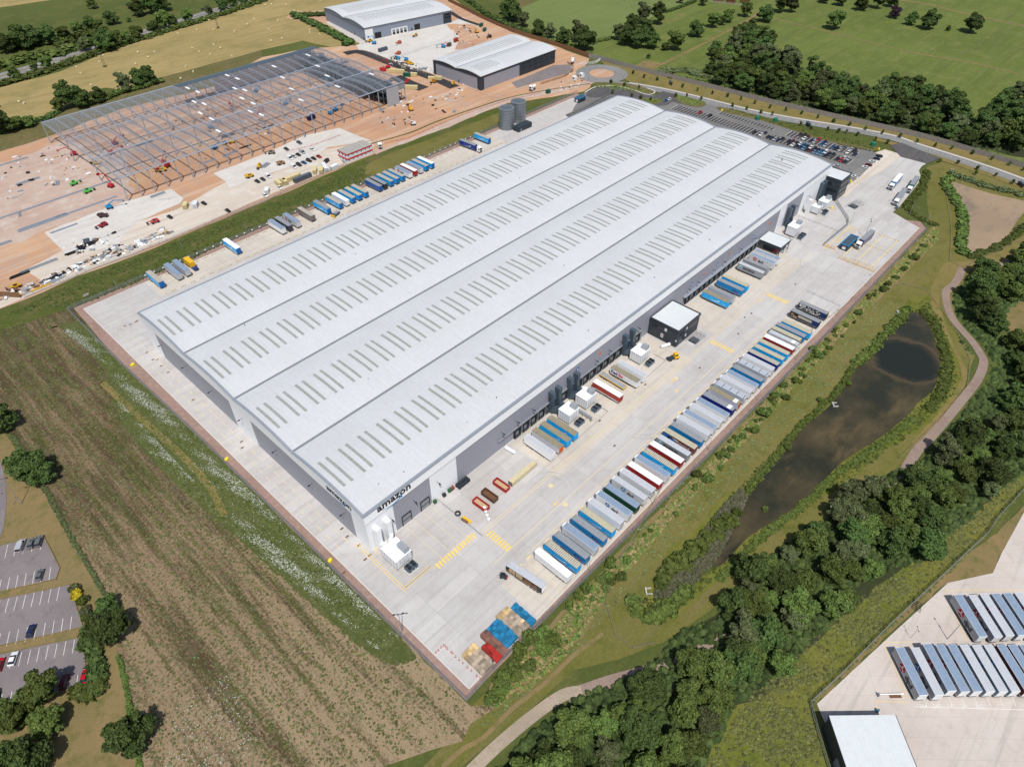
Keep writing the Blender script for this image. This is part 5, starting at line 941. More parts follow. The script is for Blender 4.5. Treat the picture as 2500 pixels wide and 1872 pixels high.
SOUTH = [(0, WHT, 'rf_white', None, 'plain bright white trailer at the near end of the south row', 0, 1), (1, BLUE, 'rf_bow', 'smile', 'sky blue trailer with open roof bows next to the plain white one', 0, 0), (2, ROYAL, 'rf_grey', 'spots', 'darker blue grey-roofed trailer, third from the near end', 0, 0),
 (3, SLV, 'rf_blue', None, 'silver reefer trailer between two darker blue trailers', 1, 1), (4, ROYAL, 'rf_grey', 'spots', 'darker blue trailer beside the blue smile trailer with a yellowish roof', 0, 0), (5, BLUE, 'rf_rib', 'smile', 'sky blue trailer with yellowish ribbed roof next to a silver one, near end', 0, 0), (6, WHT, 'rf_silver', None, 'tall silver white trailer left of the white one with blue dpd logo', 1, 1),
 (7, WHT, 'rf_blue', 'dpdb', 'white trailer with a blue dpd logo and blue grey roof', 1, 1), (8, (.006, .06, .035), 'rf_blue', None, 'dark green trailer with a blue grey roof', 0, 0), (9, SLV, 'rf_silver', 'dpdb', 'silver trailer with blue dpd logo and pale striped roof', 0, 1), (10, SLV, 'rf_silver', None, 'long silver trailer left of the near red trailer', 1, 1),
 (11, REDD, 'rf_white', None, 'red sided trailer with bright white roof, nearest of three', 0, 0), (12, WHT, 'rf_blue', None, 'white reefer between red trailer and blue smile trailer', 1, 1), (13, BLUE, 'rf_bow', 'smile', 'sky blue trailer with brown ribbed roof beside the middle red trailer', 0, 0), (14, REDD, 'rf_white', None, 'red sided trailer with white roof beside the grey shipping container trailer', 0, 0),
 (15, (.3, .32, .34), 'rf_silver', 'maersk', 'grey container trailer lettered in black capitals in the south row', 0, 0), (16, (.2, .07, .06), 'rf_rib', 'multi', 'brown and blue picture curtain trailer with lettering', 0, 0), (17, ROYAL, 'rf_grey', 'spots', 'darker blue trailer right after the brown picture trailer', 0, 0), (18, WHT, 'rf_silver', None, 'white trailer right of the darker blue one in mid row', 1, 1),
 (19, WHT, 'rf_blue', None, 'white trailer with blue grey roof and small black roof mark', 1, 1), (20, WHT, 'rf_silver', None, 'silver white trailer third after the darker blue one in mid row', 1, 1), (21, WHT, 'rf_blue', None, 'white trailer directly left of the navy blue trailer', 1, 1), (22, NAVY, 'rf_grey', None, 'navy blue trailer with a small white roof patch', 0, 0),
 (23, (.6, .6, .72), 'rf_brib', None, 'pale sided trailer with brown ribbed roof and red end', 0, 0), (24, (.42, .46, .5), 'rf_panel', None, 'grey trailer with panelled blue grey roof by the red ended one', 1, 1), (25, WHT, 'rf_silver', None, 'white trailer beside the nearer panelled grey trailer', 1, 1), (26, WHT, 'rf_blue', None, 'white trailer left of a darker blue trailer, upper row', 1, 1), (27, ROYAL, 'rf_grey', 'spots', 'darker blue trailer left of the further panelled grey trailer', 0, 0),
 (28, (.42, .46, .5), 'rf_panel', None, 'further grey trailer with panelled blue grey roof', 1, 1), (29, WHT, 'rf_silver', None, 'white trailer beside the further navy trailer', 1, 1), (30, NAVY, 'rf_tan', None, 'further navy blue trailer with a tan grey roof', 0, 0), (31, BLUE, 'rf_rib', 'smile2', 'sky blue trailer right of the further navy one', 0, 0), (32, BLUE, 'rf_rib', 'smile', 'sky blue trailer with a bold white smile and ribbed roof, far end', 0, 0),
 (33, REDD, 'rf_white', None, 'furthest red sided trailer with white roof', 0, 0)]
for k, side, roof, mk, lab, met, fr in SOUTH: trailer(34.4+4.6*k+1.27, -48.3, 0, side, roof, lab, GS, mk, metal=bool(met), fridge=bool(fr), door=(.45, .08, .03) if k == 23 else (.5, .52, .55) if met else None, h=1.05 if k in (6, 10, 18, 20, 25, 29) else 1)
for x, side, roof, mk, lab, dy in ((190.4, SLV, 'rf_silver', None, 'pale grey trailer with a white patch at its rear roof end', 0), (194.0, (.35, .33, .25), 'rf_rib', None, 'short trailer with pale ribbed roof squeezed between two others', .6), (197.8, ROYAL, 'rf_grey', 'spots', 'darker blue grey-roofed trailer, second blue from the far end', .3), (201.8, BLUE, 'rf_rib', 'smile2', 'last sky blue trailer at the far end of the south row', -.5), (212.2, (.02, .018, .022), 'rf_grey', 'food', 'black curtain trailer with food picture and navy end', .2), (220.6, (.02, .018, .022), 'rf_grey', 'cow', 'black and white patterned trailer with navy end, last of the row', .3)):
    trailer(x+1.27, -48.3+dy, 0, side, roof, lab, GS, mk)
for x, y, c in ((190.4, -53.6, 0), (34.4+4.6*22, -53.9, 0), (34.4+4.6*23, -53.9, 0)): tag(MB().box(x+.1, x+2.45, y, y+1.6, 4.44, 4.47).build('roof_patch_sheet', ['lwhite']), 'small white sheet on the rear roof end of the %s trailer' % ('pale grey' if x > 180 else 'navy' if x < 136.5 else 'brown ribbed'), 'roof sheet')
trailer(*[(lambda a: a)(26.6), -44.8], .12, None, 'rf_silver', 'open sided curtain trailer with timber load beside the forklift', GS, None, opens=True)
GD = 'trailers backed onto the near docks'
for x, side, roof, mk, lab, met in ((69.3, WHT, 'rf_silver', None, 'tall silver white trailer on the first dock', 1), (73.9, (.7, .7, .76), 'rf_brib', None, 'white trailer with brown ribbed roof and orange front', 0), (78.4, BLUE, 'rf_brib', 'smile2', 'sky blue trailer with brown ribbed roof beside the orange fronted one', 0), (82.7, BLUE, 'rf_brib', 'smile2', 'sky blue trailer with brown ribbed roof beside the plant unit', 0),
  (111.2, (.36, .035, .02), 'rf_white', 'stripe', 'red curtain trailer with white roof on the near docks', 0), (123.2, WHT, 'rf_brib', 'fedex', 'white trailer with purple and red lettering and brown ribbed roof', 0), (127.8, WHT, 'rf_silver', None, 'plain white trailer beside the purple lettered one', 1)):
    trailer(x+1.27, -11.6, math.pi, side, roof, lab, GD, mk, metal=bool(met), head=(.62, .12, .02) if x == 73.9 else None)
GE = 'trailers backed onto the far docks'
for x, side, roof, mk, lab, met in ((197.2, BLUE, 'rf_brib', 'smile', 'sky blue trailer with white smile at the start of the far docks', 0), (202.1, (.55, .57, .6), 'rf_grey', None, 'grey white trailer beside the blue smile trailer on the far docks', 0), (210.4, ROYAL, 'rf_grey', 'spots', 'darker blue grey-roofed trailer on the far docks', 0), (215.0, BLUE, 'rf_rib', 'smile2', 'sky blue trailer with ribbed roof on the far docks', 0), (230.6, (.3, .32, .35), 'rf_silver', 'maersk', 'grey container trailer lettered in black capitals on the far docks', 0), (235.6, (.35, .37, .4), 'rf_grey', None, 'plain dark grey trailer between lettered container and dpd trailer', 0), (242.2, (.62, .64, .67), 'rf_blue', 'dpdr', 'silver trailer with red dpd logo on the far docks', 1), (247.2, WHT, 'rf_blue', None, 'white trailer with a small blue mark beside the canopy', 1)):
    trailer(x+1.27, -10.4, math.pi, side, roof, lab, GE, mk, metal=bool(met))
GN = 'trailers parked in the north row'
for i, (x, side, roof, mk, lab) in enumerate(((22.7, BLUE, 'rf_tan', None, 'westernmost sky blue trailer of the north row'), (31.9, (.5, .53, .58), 'rf_blue', 'grp', 'pale grey trailer second in the north row'), (36.3, (.5, .53, .58), 'rf_blue', 'grp', 'pale grey trailer beside the yellow box lorry body'), (64.3, BLUE, 'rf_white', 'smile', 'lone sky blue trailer with white roof in the north row'), (91.5, WHT, 'rf_blue', None, 'white trailer left of the half black trailer'), (95.7, (.05, .05, .07), 'rf_grey', 'smile2', 'half black half blue trailer in the north row'), (100.9, (.6, .62, .64), 'rf_blue', 'dpdr', 'silver trailer with red dpd logo left of the brown one'), (110.4, (.17, .15, .14), 'rf_tan', None, 'brown grey trailer alone between gaps'), (121, BLUE, 'rf_grey', 'smile', 'sky blue trailer with grey flatbed at its front'), (129.3, BLUE, 'rf_tan', 'smile', 'sky blue trailer left of the plain white one, north row'), (133.8, WHT, 'rf_white', None, 'plain white trailer in the north row'), (138.3, BLUE, 'rf_tan', None, 'sky blue trailer right of the plain white one, north row'), (143, BLUE, 'rf_rib', 'smile2', 'sky blue trailer with pale roof, fourth after the flatbed gap'), (147.6, BLUE, 'rf_tan', 'smile2', 'sky blue trailer before the gap with royal blue trailer'), (158, (.005, .1, .38), 'rf_grey', None, 'royal blue trailer beside the black one'), (161.8, (.03, .03, .035), 'rf_grey', None, 'black trailer beside the royal blue one'), (166.6, BLUE, 'rf_tan', None, 'sky blue trailer right of the black one'), (171.1, BLUE, 'rf_tan', 'smile2', 'sky blue trailer second right of the black one'), (175.5, BLUE, 'rf_tan', 'smile2', 'sky blue trailer left of the white dpd one'), (181.2, WHT, 'rf_blue', 'dpdr', 'white trailer with red dpd logo among the north trailers'), (185.3, REDD, 'rf_white', None, 'red trailer with white roof in the north row'), (189.9, SLV, 'rf_blue', None, 'silver trailer right of the red one'), (194.5, BLUE, 'rf_tan', None, 'sky blue trailer second from the right of the packed group'), (199.2, BLUE, 'rf_white', 'smile2', 'sky blue trailer at the right of the packed group'), (249.5, BLUE, 'rf_tan', 'smile', 'sky blue trailer nearest the galvanised tanks'))):
    trailer(x+1.27, 198.2, math.pi, side, roof, lab, GN, mk, 1, head=(.005, .12, .4) if side == BLUE else None)
# yellow box body on a chassis, skeletal trailer, flatbed
t = thing('box_lorry', 'yellow box lorry body on a dark blue chassis in the north row', 'lorry', (42.8, 198.5, .3), math.pi); MB().box(-1.25, 1.25, -5, 1.8, 1.1, 4.0).build('box_body', ['yellow'], t); MB().box(-.6, .6, -5, 5, .7, 1.1).build('chassis', ['dark'], t); MB().box(-1.2, 1.2, 2.2, 4.8, .9, 1.5).build('load_frame', [PM], t, (.02, .04, .2)); inst(WHEELS3, 'wheels', t, (0, 1, 0))
t = thing('flatbed_trailer', 'yellow and grey flatbed trailer between the red and white trailers', 'trailer', (120.4, -8.6, .3), math.pi-.03); MB().box(-1.2, 1.2, -6.5, 6.3, 1.1, 1.3).build('deck', ['steel'], t); mb = MB(); mb.box(-1.3, -1.2, -6.5, 6.3, .95, 1.4); mb.box(1.2, 1.3, -6.5, 6.3, .95, 1.4); mb.box(-1.3, 1.3, 6.3, 6.5, .95, 1.4); mb.box(-.5, .5, -6, 6, .6, 1.0); mb.build('side_rail', ['yellow'], t); inst(WHEELS3, 'wheels', t)
t = thing('low_loader', 'grey low flatbed with yellow bumper in front of a north trailer', 'trailer', (124.5, 189.0, .3), 1.9); MB().box(-1.3, 1.3, -2.5, 2.5, .6, 1.5).build('deck', ['duct'], t); MB().box(-1.3, 1.3, 2.5, 2.9, .3, 1.3).build('bumper', ['yellow'], t); inst(WHEELS3, 'wheels', t, (0, 3.2, 0), scale=(1, .8, .7)); MB().box(-1.1, 1.1, -2.2, 1, 1.5, 1.7).build('winch_deck', ['steel'], t)
# tractor units
def tractor(x, y, rz, lab, col=WHT, grp=None, parent=None, length=5.8):
    t = thing('tractor_unit', lab, 'lorry', (x, y, .3), rz, grp)
    mb = MB(); prof = [(.2, .9), (2.7, .9), (2.75, 2.1), (2.45, 3.3), (1.9, 3.75), (.2, 3.85)]; mb.sideprism([(a, b) for a, b in prof], -1.22, 1.22); mb.build('cab', [P], t, col)
    mb = MB(); mb.add([(-1.05, 2.78, 2.15), (1.05, 2.78, 2.15), (.98, 2.5, 3.15), (-.98, 2.5, 3.15)], [(0, 1, 2, 3)]); mb.box(-1.1, 1.1, 2.74, 2.82, 1.1, 1.75); mb.build('windscreen', ['glass'], t)
    for s in (-1, 1): mb = MB(); mb.box(*sorted((s*1.225, s*1.24)), 1.5, 2.4, 2.1, 3.0); mb.build('side_window', ['glass'], t); MB().box(*sorted((s*1.3, s*1.5)), 2.3, 2.5, 2.2, 3.0).build('mirror', ['black'], t); MB().box(s*.85-.2, s*.85+.2, 2.76, 2.84, .95, 1.15).build('headlight', ['lwhite'], t)
    MB().box(-.45, .45, -3.2, .2, .7, 1.05).build('chassis', ['dark'], t)
    for s in (-1.02, 1.02):
        for yy in (1.7, -1.2, -2.4): w_ = inst(WHEEL, 'wheel', t, (s, yy, 0)); inst(RIM, 'rim', w_)
    return t
def rig(x0, y0, x1, y1, side, roof, lab, mark=None, cabc=WHT, west=None):
    """cab front at x0,y0 ; rear at x1,y1"""
    d = Vector((x0-x1, y0-y1)).normalized(); rz = math.atan2(d.y, d.x)-math.pi/2; c = Vector((x0, y0))-d*(2.9+6.9+1.2)
    trailer(c.x-d.x*.2, c.y-d.y*.2, rz, side, roof, 'trailer coupled behind the '+lab, None, mark, 2, west=west); q = Vector((x0, y0))-d*2.8; tractor(q.x, q.y, rz, lab, cabc)
rig(291.5, -39.8, 310, -40.2, (.09, .1, .22), 'rf_grey', 'white lorry cab stopped beside the gatehouse')
rig(352.2, -36.6, 371, -34.6, SLV, 'rf_grey', 'white lorry cab at the front of the queue at the entrance'); rig(373.0, -36.5, 392, -34.2, (.03, .22, .16), 'rf_grey', 'white lorry cab second in the queue at the entrance'); rig(369.5, -27.2, 388, -26, ROYAL, 'rf_white', 'white lorry cab on its own beside the queue at the entrance')
rig(237.8, 186.4, 236.8, 204.5, (.006, .03, .24), 'rf_grey', 'white lorry cab in the north row with navy trailer', 'smile2', WHT, '+x')
def shunter(x, y, rz, lab):
    t = thing('yard_shunter', lab, 'shunter', (x, y, .3), rz); MB().box(-1.2, 1.2, .2, 2.6, .7, 1.5).build('bonnet', ['yellow'], t); MB().box(-.9, .9, .2, 1.8, 1.5, 3.0).build('cab', ['yellow'], t); mb = MB(); mb.box(-.94, .94, .35, 1.65, 1.9, 2.75); mb.box(-.75, .75, 1.75, 1.84, 1.9, 2.75); mb.build('window', ['glass'], t); MB().box(-1.0, 1.0, -3, .2, .8, 1.2).build('chassis', ['dark'], t)
    for s in (-1, 1):
        for yy in (1.6, -1.8): inst(WHEEL, 'wheel', t, (s, yy, 0))
shunter(150.3, -18.6, -2.0, 'yellow shunting tractor parked beside the dark office block')
# ================================================================== CARS
def carmesh(kind):
    H, Lc, W_ = {'car': (1.42, 4.3, 1.78), 'suv': (1.65, 4.6, 1.88), 'van': (1.95, 5.0, 1.95)}[kind]; a = Lc/2; b = W_/2
    low = MB(); prof = [(-a, .3), (-a, .78), (-a+.15, .88), (a-.9, .9) if kind != 'van' else (a-.5, 1.0), (a-.05, .72), (a, .55), (a, .3)]; low.sideprism(prof, -b, b)
    if kind == 'car': c = [(-a+.35, .88), (-a+.95, H), (a-2.0, H), (a-1.15, .9)]
    elif kind == 'suv': c = [(-a+.1, .88), (-a+.4, H), (a-1.9, H), (a-1.15, .9)]
    else: c = [(-a, .85), (-a, H), (a-1.6, H), (a-.75, .98)]
    t0 = b-.05; t1 = b-.22; g = MB(); g.add([(s*t0, c[0][0], c[0][1]) for s in (-1, 1)]+[(s*t0, c[3][0], c[3][1]) for s in (-1, 1)]+[(s*t1, c[1][0], c[1][1]-.04) for s in (-1, 1)]+[(s*t1, c[2][0], c[2][1]-.04) for s in (-1, 1)], [(0, 1, 5, 4), (1, 3, 7, 5), (3, 2, 6, 7), (2, 0, 4, 6)])
    r = MB(); r.box(-t1, t1, c[1][0]-.03, c[2][0]+.03, H-.05, H)
    if kind == 'van': r.box(-b+.04, b-.04, c[1][0], c[2][0]-.5, .9, H-.06)
    p = MB()
    for s in (-1, 1):
        for yy in (c[1][0]*.5+c[2][0]*.5,): p.bar((s*t0, yy, .88), (s*t1, yy, H-.04), .07)
    lt = MB(); [lt.box(s*b*.72-.16, s*b*.72+.16, a-.04, a+.02, .58, .72) for s in (-1, 1)]
    rl = MB(); [rl.box(s*b*.75-.15, s*b*.75+.15, -a-.02, -a+.04, .62, .78) for s in (-1, 1)]
    return low.mesh('body', [P]), g.mesh('window', ['glass']), r.mesh('car_roof', [P]), lt.mesh('headlight', ['lwhite']), rl.mesh('tail_light', ['red']), W_, Lc
cw = MB(); cw.cyl((-.11, 0, .32), (.11, 0, .32), .32, 10); CW = cw.mesh('wheel', ['black'])
CARP = {k: carmesh(k) for k in ('car', 'suv', 'van')}
CARC = {'black': (.012, .012, .015), 'white': (.75, .76, .77), 'silver': (.4, .42, .44), 'grey': (.12, .13, .14), 'blue': (.01, .08, .25), 'navy': (.01, .02, .07), 'red': (.4, .008, .015), 'light blue': (.12, .25, .4), 'dark red': (.12, .008, .015), 'yellow': (.7, .55, .02), 'teal': (.01, .12, .3)}
def car(x, y, rz, col, where, group=None, kind='car', z=.33, label=None):
    m = CARP[kind]; t = thing('parked_car', label or '%s %s %s' % (col, {'car': 'car', 'suv': 'tall car', 'van': 'van'}[kind], where), 'van' if kind == 'van' else 'car', (x, y, z), rz+random.uniform(-.03, .03), group)
    inst(m[0], 'body', t, color=CARC[col]); inst(m[1], 'window', t); inst(m[2], 'car_roof', t, color=CARC[col]); inst(m[3], 'headlight', t); inst(m[4], 'tail_light', t)
    for s in (-1, 1):
        for q in (-1, 1): inst(CW, 'wheel', t, (s*(m[5]/2-.12), q*m[6]*.31, 0))
    return t
HP = math.pi/2; GC = 'cars in the staff car park'
A1 = [((407.2, 48.3), 'black'), ((407.7, 45.6), 'black'), ((407.4, 43), 'dark red'), ((403.2, 43.3), 'white'), ((402.8, 38.3), 'navy'), ((402.8, 36), 'silver'), ((407.4, 35.6), 'red'), ((403, 30.8), 'blue'), ((407.5, 30.8), 'navy'), ((402.4, 28.2), 'silver'), ((403.2, 23.2), 'blue'), ((402.8, 20.7), 'black'), ((402.6, 18.2), 'silver'), ((408, 17.7), 'grey'), ((402.4, 12.8), 'white'), ((408.4, 13), 'silver'), ((407.4, 10.5), 'black'), ((402.5, 8), 'navy')]
for i, ((x, y), c) in enumerate(A1): car(x, y, HP, c, 'in the second car park row, place %d from the crossing' % (i+1), GC, 'suv' if i % 5 == 1 else 'car')
B1 = 'black:black:dark red:white:black:black:white:navy:teal:light blue:black:black:white:dark red:black:light blue:black:light blue:teal:light blue:white:black:black:grey:black:black:red:white:black:silver'.split(':')
B2 = [(391.8, 49.1), (388.2, 46.9), (392.6, 46.7), (388.2, 44.2), (392.8, 44), (388.2, 41.6), (392.8, 41.4), (388, 39.1), (392.5, 38.7), (388, 36.6), (392.6, 36.2), (387.8, 33.9), (392.8, 33.7), (388.1, 31.5), (392.4, 31), (387.8, 29), (392.2, 28.5), (388, 26.5), (392.4, 26), (387.7, 23.9), (392.7, 23.5), (387.9, 21.3), (392.2, 21), (387.8, 18.6), (393, 18.5), (388, 13.5), (387.7, 11), (392.4, 11), (387.7, 8.5), (392.9, 8.5)]
for i, ((x, y), c) in enumerate(zip(B2, B1)): car(x, y, HP, c, 'in the crowded middle row, place %d from the crossing' % (i+1), GC, 'suv' if i % 6 == 2 else 'car')
for i, ((x, y), c) in enumerate((((411.2, -4.3), 'black'), ((406.2, -4.6), 'navy'), ((400, -4.3), 'white'), ((393.8, -4.4), 'dark red'), ((389, -4.4), 'white'), ((371.5, -4.4), 'white'))): car(x, y, 0 if i < 9 else HP, c, 'by the sandy footway, number %d from the road' % (i+1), GC)
for i, ((x, y), c) in enumerate((((388.4, 62.2), 'black'), ((388.4, 59.8), 'navy'), ((388.3, 57.3), 'silver'), ((388.2, 54.7), 'navy'), ((392.4, 53.9), 'black'), ((388.6, 67.6), 'white'), ((392.6, 66.7), 'black'), ((388.8, 72.8), 'black'), ((393.2, 110.2), 'black'), ((393.3, 118.7), 'red'))): car(x, y, HP, c, 'in the emptier middle row, number %d past the crossing' % (i+1), GC)
car(394.8, 148.9, HP, 'blue', 'alone with a white car behind the warehouse corner', GC); car(398.8, 148.7, HP, 'white', 'next to the blue car behind the warehouse corner', GC); car(378, 9.5, .2, 'silver', 'beside the small lawn next to the main office', GC)
GA = 'cars on the construction site'
SC = [((165, 284.3), 'grey', 'suv', 3.11), ((153.7, 282.4), 'black', 'car', 3.11), ((165.1, 269.6), 'white', 'car', 3.20), ((158.2, 270.9), 'silver', 'van', 3.17), ((154.2, 269.6), 'black', 'car', 3.17), ((150.7, 269.5), 'silver', 'car', 3.17), ((147.5, 269.3), 'white', 'van', 3.17), ((142.4, 257.1), 'white', 'van', 3.20), ((146.2, 257.1), 'black', 'suv', 3.17), ((150, 257.3), 'blue', 'car', 3.17), ((153.9, 257.4), 'black', 'suv', 3.17), ((157.8, 257.8), 'black', 'car', 3.17), ((161.7, 257.6), 'red', 'car', 3.17), ((160.4, 248.1), 'black', 'van', 1.9), ((116, 256.3), 'black', 'car', 3.17), ((119.8, 256.3), 'navy', 'car', 3.17), ((124.1, 257.4), 'white', 'van', 3.17), ((121.0, 239.6), 'white', 'car', 2.96), ((109.6, 237.4), 'white', 'car', 3.11), ((80.1, 254.8), 'black', 'car', 3.17), ((85.1, 237.1), 'black', 'car', 3.17), ((59.1, 254.2), 'black', 'car', 3.17)]
for i, ((x, y), c, k, rz) in enumerate(SC): car(x, y, rz, c, ('in the site car park, number %d from the cabins' % (i+1)) if i < 14 else 'on the haul road, number %d from the right' % (i-13), GA, k, .14)
GL = 'cars in the old car park'
for (x, y), c, k, lab in (((-78.3, 85.8), 'silver', 'van', 'silver people carrier at the top of the upper parking area'), ((-75.6, 84.2), 'grey', 'car', 'grey car in the middle of three at the upper parking area'), ((-73.5, 83.2), 'grey', 'suv', 'dark grey car at the right of three at the upper parking area'), ((-78.2, 69.8), 'grey', 'car', 'lone dark car at the bottom of the upper parking area'), ((-87.4, 51.8), 'navy', 'car', 'dark blue car in the middle parking area'), ((-94.2, 46.5), 'white', 'car', 'white car with black roof in the lower parking area'), ((-82.2, 26.2), 'red', 'car', 'bright red car beside the hedge'), ((-86.8, 28.9), 'dark red', 'suv', 'dark red car under the round tree'), ((-97.5, 47.5), 'red', 'car', 'red car cut by the left edge of the photo')):
    car(x, y, -.62, c, '', GL, k, .23, label=lab)
car(448.0, 470, 1.0, 'black', '', None, 'car', .1, label='tiny black car beyond the new warehouses'); q = G(494, 25); car(q[0], q[1], 2.2, 'black', '', None, 'car', .1, label='black car driving on the dual carriageway')
# forklift, skips, bins, tank, generator
t = thing('forklift', 'dark forklift truck standing beside the open sided trailer', 'forklift', (22.6, -38.6, .3), .5); MB().box(-.65, .65, -1.2, .9, .35, 1.2).build('body', ['dark'], t); mb = MB(); [mb.bar((s*.55, y, 1.2), (s*.5, y*.8, 2.2), .08) for s in (-1, 1) for y in (-.7, .7)]; mb.box(-.55, .55, -.7, .7, 2.15, 2.22); mb.build('overhead_guard', ['black'], t); mb = MB(); mb.bar((-.35, 1.0, .1), (-.35, 1.0, 2.4), .1); mb.bar((.35, 1.0, .1), (.35, 1.0, 2.4), .1); mb.build('mast', ['black'], t); mb = MB(); mb.box(-.4, -.25, 1, 2.1, .1, .16); mb.box(.25, .4, 1, 2.1, .1, .16); mb.build('fork', ['grey'], t); MB().box(-.6, .6, -1.45, -1.2, .35, 1.0).build('counterweight', ['red'], t)
for s in (-.55, .55):
    for y in (-.8, .7): inst(CW, 'wheel', t, (s, y, 0))
def skip(x, y, col, lab, rz=.0):
    t = thing('open_skip', lab, 'skip', (x, y, .3), rz, 'open skips in the yard'); b = 1.2; l = 3.1; h = 1.9; mb = MB(); mb.box(-b, b, -l, l, .2, .35); mb.box(-b, -b+.1, -l, l, .35, h); mb.box(b-.1, b, -l, l, .35, h); mb.box(-b+.1, b-.1, -l, -l+.1, .35, h); mb.box(-b+.1, b-.1, l-.1, l, .35, h+.3)
    mb.build('body', [PM], t, col); mb = MB()
    for i in range(8): y_ = -l+.4+i*.77; mb.box(-b-.08, -b, y_-.05, y_+.05, .3, h); mb.box(b, b+.08, y_-.05, y_+.05, .3, h)
    mb.box(-b-.1, -b+.1, -l, l, h, h+.1); mb.box(b-.1, b+.1, -l, l, h, h+.1); mb.build('rib', [PM], t, col); MB().box(-b+.12, b-.12, -l+.12, l-.12, .36, .9).build('waste_load', ['brown' if col[0] < .2 else 'wood'], t)
skip(37.6, -13.6, (.4, .03, .035), 'red open skip nearest the crash barrier', .04); skip(42.4, -13.1, (.12, .06, .035), 'rusty brown open skip between the two red ones', .04); skip(48.6, -12.9, (.4, .03, .035), 'red open skip next to the long cream tank', .04)
t = thing('cream_tank', 'long low cream coloured tank beside the red skip', 'tank', (51.2, -14.9, .3), 0); mb = MB(); mb.box(0, 13.2, -.9, .9, .3, 2.2); mb.build('body', [PM], t, (.62, .54, .34)); mb = MB(); [mb.box(i*1.65, i*1.65+.08, -.95, .95, .3, 2.26) for i in range(9)]; mb.build('rib', [PM], t, (.5, .43, .27)); MB().box(-.06, 0, -.7, .7, .6, 1.9).build('end_panel', ['grey'], t)
bn = MB(); bn.box(-.6, .6, -.5, .5, .15, 1.25); bn.sideprism([(-.5, 1.25), (.5, 1.25), (.45, 1.42), (0, 1.5)], -.62, .62); BIN = bn.mesh('waste_bin', [PM])
for i, (x, y, c) in enumerate([(31.8, -1.0, 'black'), (34.5, -.9, 'green'), (35.9, -.9, 'brown')]+[(38+1.4*(j % 4), -1.2-1.25*(j//4), 'black') for j in range(8)]+[(27.6, -.8, 'green')]):
    o = inst(BIN, 'waste_bin', None, (x, y, .3), random.uniform(-.2, .2), {'black': (.02, .025, .035), 'green': (.02, .1, .04), 'brown': (.2, .06, .04)}[c]); tag(o, '%s waste bin by the white wall panel%s' % (c, '' if c != 'green' else (' beside the brown one' if x > 30 else ' at the crash barrier')), 'bin', 'waste bins along the warehouse wall')
t = thing('pump_set', 'white pump trolley with a black tyre between barrier and skips', 'pump', (36.3, -17.5, .3), -.5)
for i in range(4): MB().box(-.5, .5, -3.2+i*1.7, -2.2+i*1.7, .4, 1.3).build('pump_body', ['white'], t); inst(CW, 'wheel', t, (.6, -2.7+i*1.7, 0))
t = thing('big_tyre', 'large black tyre lying by the grey crash barrier', 'tyre', (29.8, -10, .3)); mb = MB()
for i in range(14): a, b = i*.4488, (i+1)*.4488; mb.bar((.85*math.cos(a), .85*math.sin(a), .25), (.85*math.cos(b), .85*math.sin(b), .25), .5)
mb.build('tread', ['black'], t)
t = thing('yellow_ramp', 'yellow loading ramp lying beside the crash barrier', 'ramp', (30.2, -14.2, .3), .1); MB().box(-.5, .5, -2, 2, .1, .35).build('plate', ['yellow'], t); MB().box(-1.3, -.6, -1, 1.6, .1, .8).build('pallet_load', ['brown'], t)
# pallet stacks
def palmesh(n, mat):
    mb = MB()
    for i in range(n):
        z = i*.145
        for a in (-.5, 0, .5): mb.box(-.6, .6, a*.9-.07, a*.9+.07, z, z+.11)
        for a in range(5): mb.box(-.6+a*.27, -.45+a*.27, -.5, .5, z+.11, z+.135)
    return mb.mesh('pallet_stack', [mat])
PC = {'wood': (.44, .36, .28), 'fresh': (.66, .48, .25), 'red': (.4, .025, .02), 'brown': (.22, .11, .085), 'blue': (.015, .2, .4)}
reg('palm', paint('pallet_wood', .85, .2)); PMESH = [palmesh(n, 'palm') for n in (9, 11, 13, 14)]
def palblock(x0, x1, y0, y1, col, lab, hi=(1, 2, 3)):
    x = x0+.6; g = random.Random(int(x0*7+y0))
    while x < x1:
        y = y1-.5
        while y > y0:
            c = PC['fresh'] if (col == 'wood' and (y > y1-1.6 or g.random() < .06)) else PC[col]; v = g.uniform(.6, 1.35); o = inst(PMESH[g.choice(hi)], 'pallet_stack', None, (x+g.uniform(-.04, .04), y+g.uniform(-.04, .04), .3), g.uniform(-.03, .03)+(math.pi/2 if g.random() < .0 else 0), tuple(q*v for q in c)); tag(o, lab, 'pallets', lab.split(' stack')[0]+' stacks'); y -= 1.06
        x += 1.26
palblock(-4.6, .8, -56.6, -47.9, 'wood', 'weathered wooden pallet stack in the block nearest the red cones'); palblock(.9, 3.3, -56.6, -50.4, 'red', 'red pallet stack between the wooden and brown blocks', (0, 1)); palblock(3.3, 5.8, -56.6, -47.6, 'brown', 'brown red pallet stack beside the blue block')
palblock(5.9, 10.6, -56.4, -47.6, 'blue', 'blue pallet stack in the large blue block'); palblock(10.7, 15.9, -56.4, -46.9, 'wood', 'weathered wooden pallet stack between the two blue blocks'); palblock(16.0, 18.4, -56, -48.0, 'blue', 'blue pallet stack in the small far block', (0, 1))
cn = MB(); cn.box(-.24, .24, -.24, .24, 0, .06); cn.cyl((0, 0, .06), (0, 0, .95), .2, 8, 0, .1); CONE = cn.mesh('body', [PM]); cb2 = MB(); cb2.cyl((0, 0, .4), (0, 0, .65), .18, 8, 0, .15); CONEB = cb2.mesh('band', ['lwhite'])
